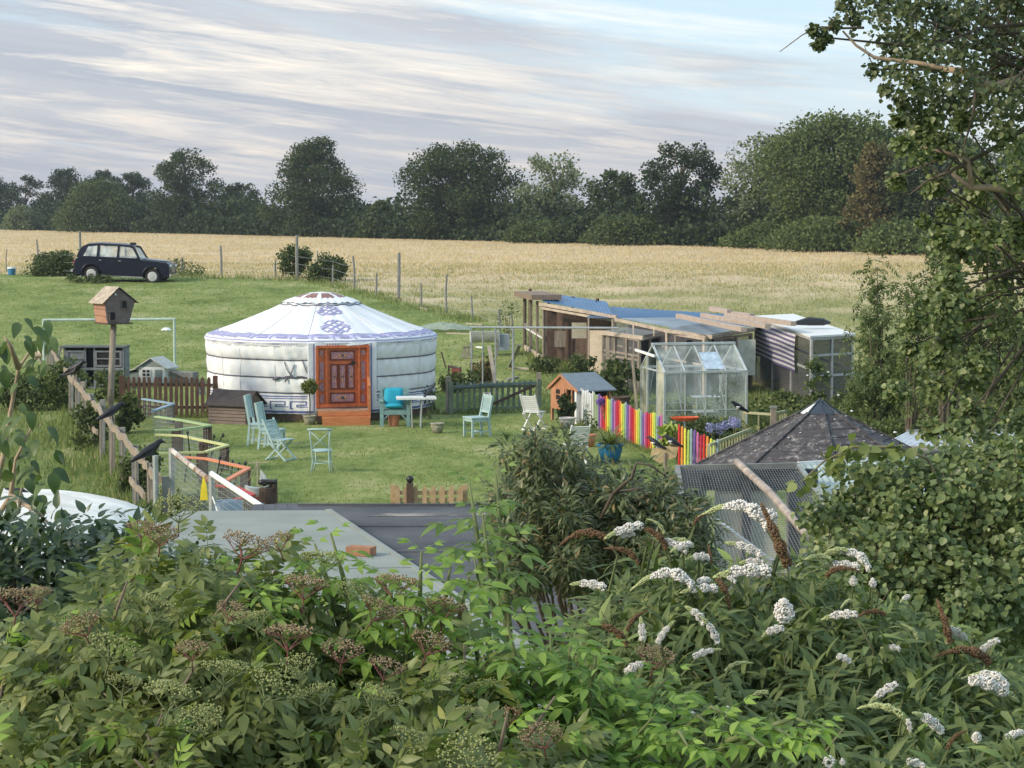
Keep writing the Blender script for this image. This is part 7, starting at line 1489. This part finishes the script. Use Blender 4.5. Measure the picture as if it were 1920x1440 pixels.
tips = [(x + rng.uniform(-18, 18), y + (22 if x < 1000 else 44) + rng.uniform(-18, 18), 6.1 - (y - 1100) / 900 + rng.uniform(-.2, .2), 1) for x, y in [(900, 1190), (960, 1150), (1020, 1130), (1080, 1150), (1130, 1190), (1000, 1200), (940, 1240), (1060, 1220), (1150, 1260), (1110, 1290), (1010, 1280), (890, 1270), (950, 1330), (1080, 1350), (1170, 1330), (1220, 1300), (1200, 1390), (1130, 1410), (1020, 1400), (920, 1410), (1240, 1240), (860, 1220)]]
shoots('young_elder', 'bright green elder growth between the berry elder and the butterfly bush, bottom centre', (.2, 6.0, 2.2), tips, leafmat('bright elder leaves', (.12, .22, .045), (.25, .37, .09), trans=.4), L_=.125, per=16, foot=(.15, 6.1, 3.1))
shoots('young_elder', 'single lime green elder shoot crossing the lower butterfly bush', (.5, 6.0, 2.2), [(1540, 1365, 5.9, 1.1), (1500, 1390, 5.8, .8), (1440, 1405, 5.7, .7), (1360, 1340, 5.9, .6), (1290, 1400, 5.7, .9), (1330, 1360, 5.9, .9)], l_eldy, L_=.125, per=8, foot=(.35, 5.9, 3.5))
# 4 dark narrow-leaved shrub in front of the lawn's right half
top = ip([(920, 1010), (945, 880), (965, 820), (1010, 790), (1060, 805), (1100, 852), (1180, 872), (1240, 872), (1290, 890), (1330, 940), (1360, 1010)])
WB = blobs((945, 1330), top, 1062, 40, 11.6, 11.0, seed=8, back=.5)
shrub('narrow_leaved_shrub', 'dark shrub with long narrow drooping leaves in the middle foreground, chairs showing behind', 'shrub', WB, (.5, 11.3, 2.2), LN, l_wil, 21000, .056, single=280, seed=12, droop=.1, nstem=36, stem_r=.010, stemm=twig, shell=.2)
b = MB(); r_ = thing('dead_branch', 'bare crooked grey-brown twig poking from the dark narrow-leaved shrub', 'branch', (.7, 10.6, 0)); b.tube([PD(x, y, d) - Vector((.7, 10.6, 0)) for x, y, d in ((1150, 925, 10.7), (1185, 895, 10.6), (1193, 868, 10.6), (1220, 872, 10.6), (1250, 895, 10.6))], [.011, .009, .008, .006, .003], 6); b.tube([PD(x, y, d) - Vector((.7, 10.6, 0)) for x, y, d in ((1150, 925, 10.7), (1200, 915, 10.7), (1215, 935, 10.7))], [.009, .006, .003], 5); b.tube([PD(1150, 925, 10.7) - Vector((.7, 10.6, 0)), PD(1125, 975, 11.1) - Vector((.7, 10.6, 0)), (.05, .3, 0)], [.010, .010, .02], 6); obj('branch', b, bark, r_, smooth=True)
# 5 butterfly bush
top = ip([(1040, 1330), (1090, 1180), (1130, 1090), (1200, 1030), (1280, 1040), (1360, 1060), (1440, 1050), (1520, 1045), (1600, 1075), (1680, 1120), (1760, 1150), (1850, 1210), (1940, 1240)])
BB = blobs((1110, 1960), top, 1470, 58, 8.6, 7.0, seed=14, back=.5)
BUD = shrub('butterfly_bush', 'butterfly bush with white flower spikes filling the lower right foreground', 'bush', BB, (1.25, 8.0, 2.3), LB, l_bud, 17500, .09, single=280, seed=15, droop=.3, nstem=46, stem_r=.012, stemm=mat('pale green brown stem', (.20, .19, .10), var=.25), shell=.35)
def spikes():
    wm_ = mat('white florets', (.82, .79, .75), rough=.7, var=.1, scale=40, bump=.3); cr_ = mat('greenish buds', (.45, .50, .25), rough=.7, var=.2, scale=40); br = mat('brown seed heads', (.16, .095, .05), rough=.9, var=.35, scale=30); protos = {}
    oct_v = np.array([(0, 0, .5), (.5, 0, 0), (0, .5, 0), (-.5, 0, 0), (0, -.5, 0), (0, 0, -.5)]); oct_f = np.array([(0, 1, 2), (0, 2, 3), (0, 3, 4), (0, 4, 1), (5, 2, 1), (5, 3, 2), (5, 4, 3), (5, 1, 4)])
    for kind in ('w', 'a', 'o', 'b', 'g'):
        for v in range(3):
            r = np.random.RandomState(ord(kind) + v * 7); n = 720; t = r.uniform(0, 1, n) ** .85; a = r.uniform(0, 2 * np.pi, n); wmax = {'w': .125, 'a': .10, 'o': .34, 'b': .085, 'g': .08}[kind]; prof = wmax * np.sin(np.pi * np.clip(t * .86 + .12, 0, 1)) ** .6 * (1 - .45 * t) * (1 + .22 * np.sin(t * 22 + v)); arch = {'a': .34, 'w': .08, 'o': 0, 'b': .22, 'g': .2}[kind]
            rr = prof * r.uniform(.75, 1.05, n); L_ = 1.0 if kind != 'o' else .8; P = np.stack([rr * np.cos(a), t * L_, rr * np.sin(a) + arch * (4 * t * (1 - t)) * .6 - arch * t * t], -1); sz = (.056 if kind != 'o' else .11) * r.uniform(.6, 1.2, n) * (1 - .45 * t); V, F = inst((oct_v, oct_f), P, frames(rdir(n, r), rdir(n, r)), sz)
            mi = np.repeat((t > (.72 if kind in 'aw' else 2)).astype(int), 8) if kind in 'awo' else np.zeros(n * 8); ms = {'w': [wm_, cr_], 'a': [wm_, cr_], 'o': [wm_, cr_], 'b': [br, br], 'g': [cr_, cr_]}[kind]; o = npmesh('flower_spike', V, F, ms, mi=mi); protos[kind, v] = o
    W = [(1205, 985, 1142, 1002, 'w'), (1190, 1000, 1160, 1008, 'w'), (1288, 1034, 1232, 1008, 'w'), (1296, 1020, 1262, 1030, 'w'), (1330, 1046, 1292, 1044, 'w'), (1441, 990, 1340, 940, 'a'), (1452, 975, 1420, 955, 'o'), (1428, 1040, 1370, 1016, 'w'), (1432, 1056, 1392, 1052, 'w'), (1446, 1072, 1352, 1074, 'w'), (1380, 1092, 1360, 1080, 'w'), (1300, 1100, 1204, 1076, 'a'), (1345, 1104, 1285, 1106, 'w'), (1310, 1090, 1335, 1088, 'w'), (1630, 1068, 1566, 1026, 'a'), (1612, 1064, 1548, 1058, 'w'), (1600, 1096, 1600, 1078, 'o'), (1637, 1100, 1636, 1082, 'o'), (1136, 1102, 1078, 1092, 'w'), (1470, 1160, 1469, 1120, 'o'), (1606, 1152, 1548, 1156, 'w'), (1205, 1202, 1202, 1162, 'w'), (1232, 1208, 1258, 1168, 'w'), (1346, 1206, 1322, 1160, 'w'), (1300, 1232, 1345, 1216, 'w'), (1322, 1170, 1292, 1138, 'w'), (1468, 1178, 1432, 1188, 'w'), (1688, 1218, 1656, 1212, 'w'), (1778, 1178, 1818, 1202, 'w'), (1872, 1200, 1830, 1228, 'w'), (1890, 1292, 1826, 1256, 'a'), (1820, 1274, 1902, 1304, 'w'), (1682, 1282, 1634, 1312, 'w'), (1694, 1344, 1622, 1318, 'g'), (1766, 1372, 1722, 1336, 'w'), (1702, 1348, 1708, 1376, 'w'), (1831, 1388, 1831, 1372, 'o'), (1885, 1384, 1925, 1370, 'w'), (1365, 1342, 1364, 1322, 'o'), (1302, 1338, 1278, 1344, 'w'), (1555, 1432, 1554, 1418, 'o'), (1580, 1434, 1579, 1420, 'o'), (1700, 1428, 1742, 1440, 'w'), (1172, 1262, 1212, 1240, 'w'), (1705, 1118, 1690, 1126, 'w'), (1570, 1230, 1600, 1244, 'w'), (1598, 1128, 1580, 1132, 'g'), (1360, 1260, 1400, 1238, 'g'), (1440, 1298, 1400, 1312, 'g'), (1245, 1000, 1222, 972, 'g'), (1560, 1048, 1500, 1050, 'g'), (1590, 1032, 1540, 1038, 'g'), (1300, 1024, 1250, 1010, 'g'), (1720, 1200, 1700, 1170, 'g'),
         (1478, 1062, 1438, 966, 'b'), (1136, 1008, 1060, 1004, 'b'), (1198, 1056, 1148, 1022, 'b'), (1250, 1030, 1205, 984, 'b'), (1345, 1086, 1372, 1142, 'b'), (1176, 1210, 1120, 1164, 'b'), (1176, 1184, 1204, 1144, 'b'), (1335, 1056, 1328, 1024, 'b'), (1782, 1206, 1762, 1134, 'b'), (1856, 1244, 1776, 1214, 'b'), (1776, 1404, 1806, 1368, 'b'), (1548, 1080, 1600, 1062, 'b'), (1300, 985, 1322, 962, 'b'), (1660, 1152, 1610, 1150, 'b')]
    r = random.Random(3); b = MB()
    for i, (x0, y0, x1, y1, k) in enumerate(W):
        t = min(1, max(0, (y0 - top(x0)) / max(60, 1470 - top(x0)))); d = 8.35 - 1.6 * t - .25; p = PD(x0, y0, d); q = PD(x1, y1, d + r.uniform(-.06, .06)); L_ = (q - p).length * (1.15 if k != 'o' else 1.15); D = (q - p).normalized(); up = Vector((0, -.2, 1)) if abs(D.z) < .9 else Vector((0, -1, 0)); X_ = D.cross(up).normalized(); Z_ = X_.cross(D); M = Matrix((X_, D, Z_)).transposed().to_4x4(); fat = 1.35 if k in 'wa' and L_ < .1 else 1.0
        M = Matrix.Translation(p - Vector(BUD.location)) @ M @ Matrix.Diagonal((L_ * fat, L_, L_ * fat, 1)); share('seed_spike' if k == 'b' else 'bud_spike' if k == 'g' else 'flower_spike', protos[k, i % 3], BUD, M)
        pl = p - Vector(BUD.location); b.tube([pl + D * .02, pl - D * .05 + Vector((0, .05, -.07)), pl + Vector((r.uniform(-.05, .05), .15, -.30))], [.003, .004, .006], 5)
    obj('flower_stalk', b, stem_g, BUD)
    for o in protos.values(): bpy.data.objects.remove(o)
spikes()
# 6 round-leaved tree and scrub at the right
def rt(label, name, B, base, m, n, size, single, seed, **k): return shrub(name, label, k.pop('cat', 'bush'), B, base, T_RND, m, n, size, single=single, seed=seed, stemm=bark, droop=.5, outw=.5, upn=.5, **k)
def blist(L, seed=1): r = np.random.RandomState(seed); out = []; [out.append((*PD(x, y, d), rp * d / FPX)) for x, y, rp, d in L]; return np.array(out)
L1 = []
r0 = random.Random(11)
lb_ = ip([(-40, 1600), (0, 1612), (60, 1640), (110, 1650), (160, 1672), (215, 1700), (260, 1720)])
for y in range(-60, 235, 30):
    for x in range(int(lb_(y)) + 22, 2010, 34): L1.append((x + r0.uniform(-12, 12), y + r0.uniform(-12, 12), r0.uniform(20, 40), 12 + r0.uniform(-.6, .9)))
L1 += [(1525, 55, 9, 11.8), (1545, 70, 8, 11.8), (1535, 82, 7, 11.8), (1565, 45, 10, 11.8), (1600, 35, 14, 11.9), (1585, 8, 14, 11.9), (1640, 130, 14, 11.9), (1660, 165, 12, 11.9), (1690, 190, 10, 11.9)]
T1 = rt('tall round-leaved tree reaching into the sky from the upper right corner', 'tree', blist(L1), (3.3, 12.0, 3.0), l_rnd2, 12500, .027, 260, 31, cat='tree', nstem=26, stem_r=.012, shell=.1, hubp=PD(2010, 120, 12), spread=.42)
def limb(root, name, pts, rad, m): o = Vector(root.location); return obj(name, MB().tube([PD(*q) - o for q in pts], rad, 8), m, root, smooth=True)
limb(T1, 'limb', [(2010, 120, 12), (1920, 148, 11.9), (1868, 165, 11.8), (1835, 152, 11.7), (1805, 134, 11.7), (1768, 128, 11.7)], [.045, .034, .032, .028, .022, .014], bark_p)
limb(T1, 'limb', [(1768, 128, 11.7), (1720, 118, 11.8), (1640, 108, 11.8), (1605, 85, 11.8), (1580, 58, 11.8)], [.014, .012, .009, .007, .005], bark_p); limb(T1, 'twig', [(1620, 52, 11.8), (1580, 53, 11.8), (1540, 50, 11.8), (1505, 65, 11.8), (1462, 97, 11.8)], [.007, .006, .004, .003, .002], twig)
limb(T1, 'trunk', [(2060, 1500, 12.3), (2050, 700, 12.3), (2030, 300, 12.2), (2010, 120, 12), (1980, -80, 12)], [.2, .16, .12, .09, .06], bark)
limb(T1, 'twig', [(1830, 165, 11.8), (1825, 215, 11.8), (1800, 300, 11.8)], [.01, .008, .003], bark)
L2 = []
for x, y, rp in [(1720, 240, 26), (1765, 255, 30), (1820, 240, 30), (1880, 250, 34), (1740, 300, 22), (1790, 330, 26), (1850, 320, 34), (1905, 330, 36), (1900, 420, 40), (1850, 440, 34), (1800, 400, 22), (1760, 380, 10), (1752, 425, 9), (1790, 385, 9), (1785, 430, 10), (1735, 345, 9), (1840, 500, 40), (1900, 520, 46), (1790, 520, 26), (1880, 600, 50), (1830, 590, 36), (1790, 610, 30), (1850, 680, 44), (1910, 700, 50), (1800, 700, 30), (1760, 560, 20), (1900, 780, 50), (1850, 770, 40), (1745, 690, 16), (1815, 760, 26), (1750, 270, 30), (1700, 290, 20), (1830, 290, 34), (1780, 470, 24), (1815, 455, 28), (1870, 380, 30), (1870, 560, 40), (1770, 650, 26), (1730, 620, 16), (1880, 830, 50), (1920, 850, 50), (1760, 500, 18), (1830, 540, 30), (1710, 660, 12), (1790, 800, 26), (1930, 260, 40), (1930, 440, 40), (1735, 240, 24), (1700, 330, 14), (1760, 345, 24), (1720, 400, 14), (1800, 430, 30), (1765, 460, 22), (1740, 540, 22), (1720, 580, 20), (1790, 560, 30), (1760, 600, 30), (1735, 690, 26), (1700, 740, 22), (1770, 740, 34), (1830, 720, 34), (1725, 790, 22), (1830, 830, 40), (1780, 840, 34), (1690, 230, 16), (1850, 360, 34), (1880, 470, 40)]: L2.append((x + r0.uniform(-24, 24), y + r0.uniform(-20, 20), rp * r0.uniform(.45, .95), 12.6 + r0.uniform(-.7, .7)))
T2 = rt('leaning scrub tree with pale bare branches and small round leaves at the right edge', 'tree', blist(L2), (3.3, 12.8, 2.2), l_rnd, 15000, .031, 260, 33, cat='tree', nstem=34, stem_r=.010, shell=.15, hubp=PD(1990, 560, 12.6), spread=.45)
limb(T2, 'limb', [(2000, 372, 12.4), (1920, 360, 12.3), (1860, 352, 12.2), (1820, 352, 12.2), (1785, 325, 12.2)], [.03, .024, .02, .016, .010], bark_p); limb(T2, 'limb', [(1822, 352, 12.2), (1815, 300, 12.2), (1790, 290, 12.2), (1745, 280, 12.3), (1705, 268, 12.3)], [.016, .013, .010, .007, .003], bark_p)
limb(T2, 'limb', [(1930, 235, 12.2), (1860, 280, 12.2), (1775, 325, 12.2), (1740, 338, 12.2), (1705, 365, 12.2)], [.016, .012, .009, .006, .003], bark); limb(T2, 'twig', [(1775, 325, 12.2), (1800, 275, 12.2), (1755, 245, 12.2), (1720, 262, 12.2), (1693, 268, 12.2)], [.006, .005, .004, .003, .002], bark); limb(T2, 'twig', [(1760, 300, 12.2), (1720, 315, 12.2), (1665, 335, 12.2)], [.005, .004, .002], twig); limb(T2, 'limb', [(2010, 900, 12.7), (1995, 700, 12.6), (1990, 500, 12.5), (1990, 300, 12.4)], [.05, .04, .03, .02], bark)
top = ip([(1440, 1060), (1500, 985), (1560, 905), (1610, 850), (1680, 830), (1750, 822), (1830, 812), (1930, 790)])
SB = blobs((1545, 1960), top, 1160, 48, 10.6, 9.8, seed=17, back=.5)
SC = rt('dense scrub of small glossy round leaves below the pale blue-grey roof, right side', 'bush', SB, (2.3, 10.4, 2.4), l_rnd, 21500, .033, 270, 34, nstem=40, stem_r=.009, shell=.2)
L3 = [(1330 + i * 26, 905 - 40 * math.sin(i / 14 * 3.1) - i * 1.0, 12, 10.3) for i in range(0, 0)]
limb(SC, 'arching_twig', [(1800, 1000, 10.2), (1740, 860, 10.2), (1680, 838, 10.2), (1600, 838, 10.2), (1545, 865, 10.2), (1500, 905, 10.2)], [.010, .009, .008, .006, .005, .002], mat('green brown twig', (.16, .15, .08))); limb(SC, 'arching_twig', [(1720, 900, 10.2), (1660, 850, 10.3), (1610, 845, 10.3), (1560, 858, 10.3)], [.006, .005, .004, .003], stem_g)
L3 = []
for x, y in [(1500, 905), (1528, 880), (1548, 866), (1580, 850), (1600, 835), (1630, 838), (1660, 842), (1700, 845), (1545, 900), (1575, 872)]: L3.append((x, y, 12, 10.2))
q = blist(L3); n = 70; P = q[rng.randint(0, len(q), n)]; P = P[:, :3] + rdir(n) * P[:, 3:4] * 1.2; leaves(SC, T_RND, P, rdir(n) + [0, 0, -.5], rdir(n) + [0, -.6, .7], .055 * rng.uniform(.7, 1.2, n), leafmat('lit round leaves', (.13, .17, .06), (.26, .31, .11), trans=.35), mass='arching_leaves')
# 7 big-leaved sapling at the left edge
def sapling():
    base = (-2.1, 9.2, 2.0); root = thing('big_leaved_sapling', 'sapling with large drooping dark leaves on thin pale stems at the left edge', 'tree', base); o = Vector(base); b = MB(); st = [[(-30, 1010, 9.3), (5, 860, 9.2), (22, 760, 9.2), (35, 690, 9.1), (82, 622, 9.1)], [(-30, 1010, 9.3), (20, 930, 9.1), (30, 860, 9.1), (60, 800, 9.0)], [(35, 690, 9.1), (20, 650, 9.0), (8, 630, 9.0)], [(20, 930, 9.1), (70, 960, 8.9), (95, 985, 8.9)], [(-30, 1010, 9.3), (35, 960, 9.0), (40, 915, 9.0)]]
    for s_ in st: b.tube([PD(*q) - o for q in s_], list(np.linspace(.014, .004, len(s_))), 6)
    b.tube([PD(-30, 1010, 9.3) - o, (-.1, .2, -base[2])], [.016, .04], 7); obj('stem', b, bark_p, root, smooth=True); t = t_leaf(1, .62, 6, .18, .55, tip=1.15)
    L_ = [(85, 615), (60, 625), (40, 640), (70, 640), (20, 645), (95, 640), (110, 660), (45, 612), (5, 660), (30, 770), (55, 790), (75, 800), (35, 810), (15, 800), (95, 810), (60, 830), (30, 840), (5, 830), (80, 840), (100, 860), (45, 850), (20, 870), (60, 880), (5, 890), (40, 905), (75, 910), (95, 890), (25, 930), (50, 940), (10, 950), (85, 950), (60, 970), (110, 975), (30, 985), (-10, 700), (0, 740), (60, 690), (90, 690), (20, 700), (5, 720), (45, 720)]
    P = []; D = []; r = np.random.RandomState(6)
    for x, y in L_:
        for k in range(2): P.append(tuple(PD(x + r.uniform(-14, 14), y + r.uniform(-10, 10) - 12, 9.05 + r.uniform(-.2, .25)))); D.append((r.uniform(-1, 1), r.uniform(-.8, .3), -.45 + r.uniform(-.3, .3)))
    n = len(P); leaves(root, t, np.array(P), np.array(D), norm(np.array([0, -.4, .8]) + rdir(n) * .3), .085 * rng.uniform(.6, 1.15, n), leafmat('large dull leaves', (.045, .085, .035), (.12, .175, .065), trans=.3, rough=.4, spec=.4), 'leaf', n)
sapling()
# 8 ash-like saplings beyond the gazebo
def ash(label, stems, d, m, n, size, seed):
    p = PD(stems[0][0][0], 800, d); root = thing('sapling', label, 'tree', (p.x, p.y, 0), 0, 'saplings between the pens and the right edge'); b = MB(); P = []; D = []; r = np.random.RandomState(seed); o = Vector((p.x, p.y, 0))
    for s_, rp in stems:
        pass
    return root
def ash2(label, cl, d, m, n, size, seed):
    p = PD(cl[0][0], 800, d); base = (p.x, d, 0); root = thing('sapling', label, 'tree', base, 0, 'saplings between the pens and the right edge'); r = np.random.RandomState(seed); B = blist([(x, y, rp, d + r.uniform(-.5, .5)) for x, y, rp in cl]); o = Vector(base); b = MB()
    for k in range(len(B)): e = Vector(B[k, :3]) - o; b.tube([(e.x * .1, 0, 0), (e.x * .6, e.y * .5, e.z * .55), e], [.035, .022, .006], 5)
    obj('trunk', b, bark, root); wts = B[:, 3] ** 2; q = B[r.choice(len(B), n, p=wts / wts.sum())]; P = q[:, :3] + rdir(n, r) * q[:, 3:4] * r.uniform(.1, 1.55, (n, 1)); D = norm(rdir(n, r) + [0, 0, -.35]); V, F = inst(ASH, P - np.array(base), frames(D, norm(rdir(n, r) * .5 + [0, 0, 1])), size * r.uniform(.6, 1.2, n)); npmesh('crown', V, F, m, root)
ash2('slender young ash standing up against the dry field right of the mesh cage', [(1645, 500, 22), (1640, 540, 26), (1630, 580, 24), (1655, 600, 30), (1628, 640, 36), (1660, 660, 40), (1640, 700, 42), (1680, 700, 40), (1615, 740, 34), (1650, 750, 46), (1700, 750, 40)], 46, L_mid, 1150, .25, 3)
ash2('second young ash with drooping leaves between the slender ash and the right scrub', [(1700, 540, 20), (1725, 560, 26), (1745, 590, 26), (1710, 600, 26), (1735, 640, 36), (1765, 660, 36), (1720, 690, 40), (1760, 720, 44), (1790, 750, 44)], 42, L_mid, 1100, .24, 4)
ash2('feathery sapling in front of the far scrub, top touching the dry field edge', [(1770, 500, 26), (1755, 470, 18), (1790, 540, 30), (1775, 580, 30), (1815, 600, 40), (1830, 650, 40), (1860, 700, 50), (1900, 640, 50), (1900, 740, 50)], 38, L_bush, 1100, .26, 5)
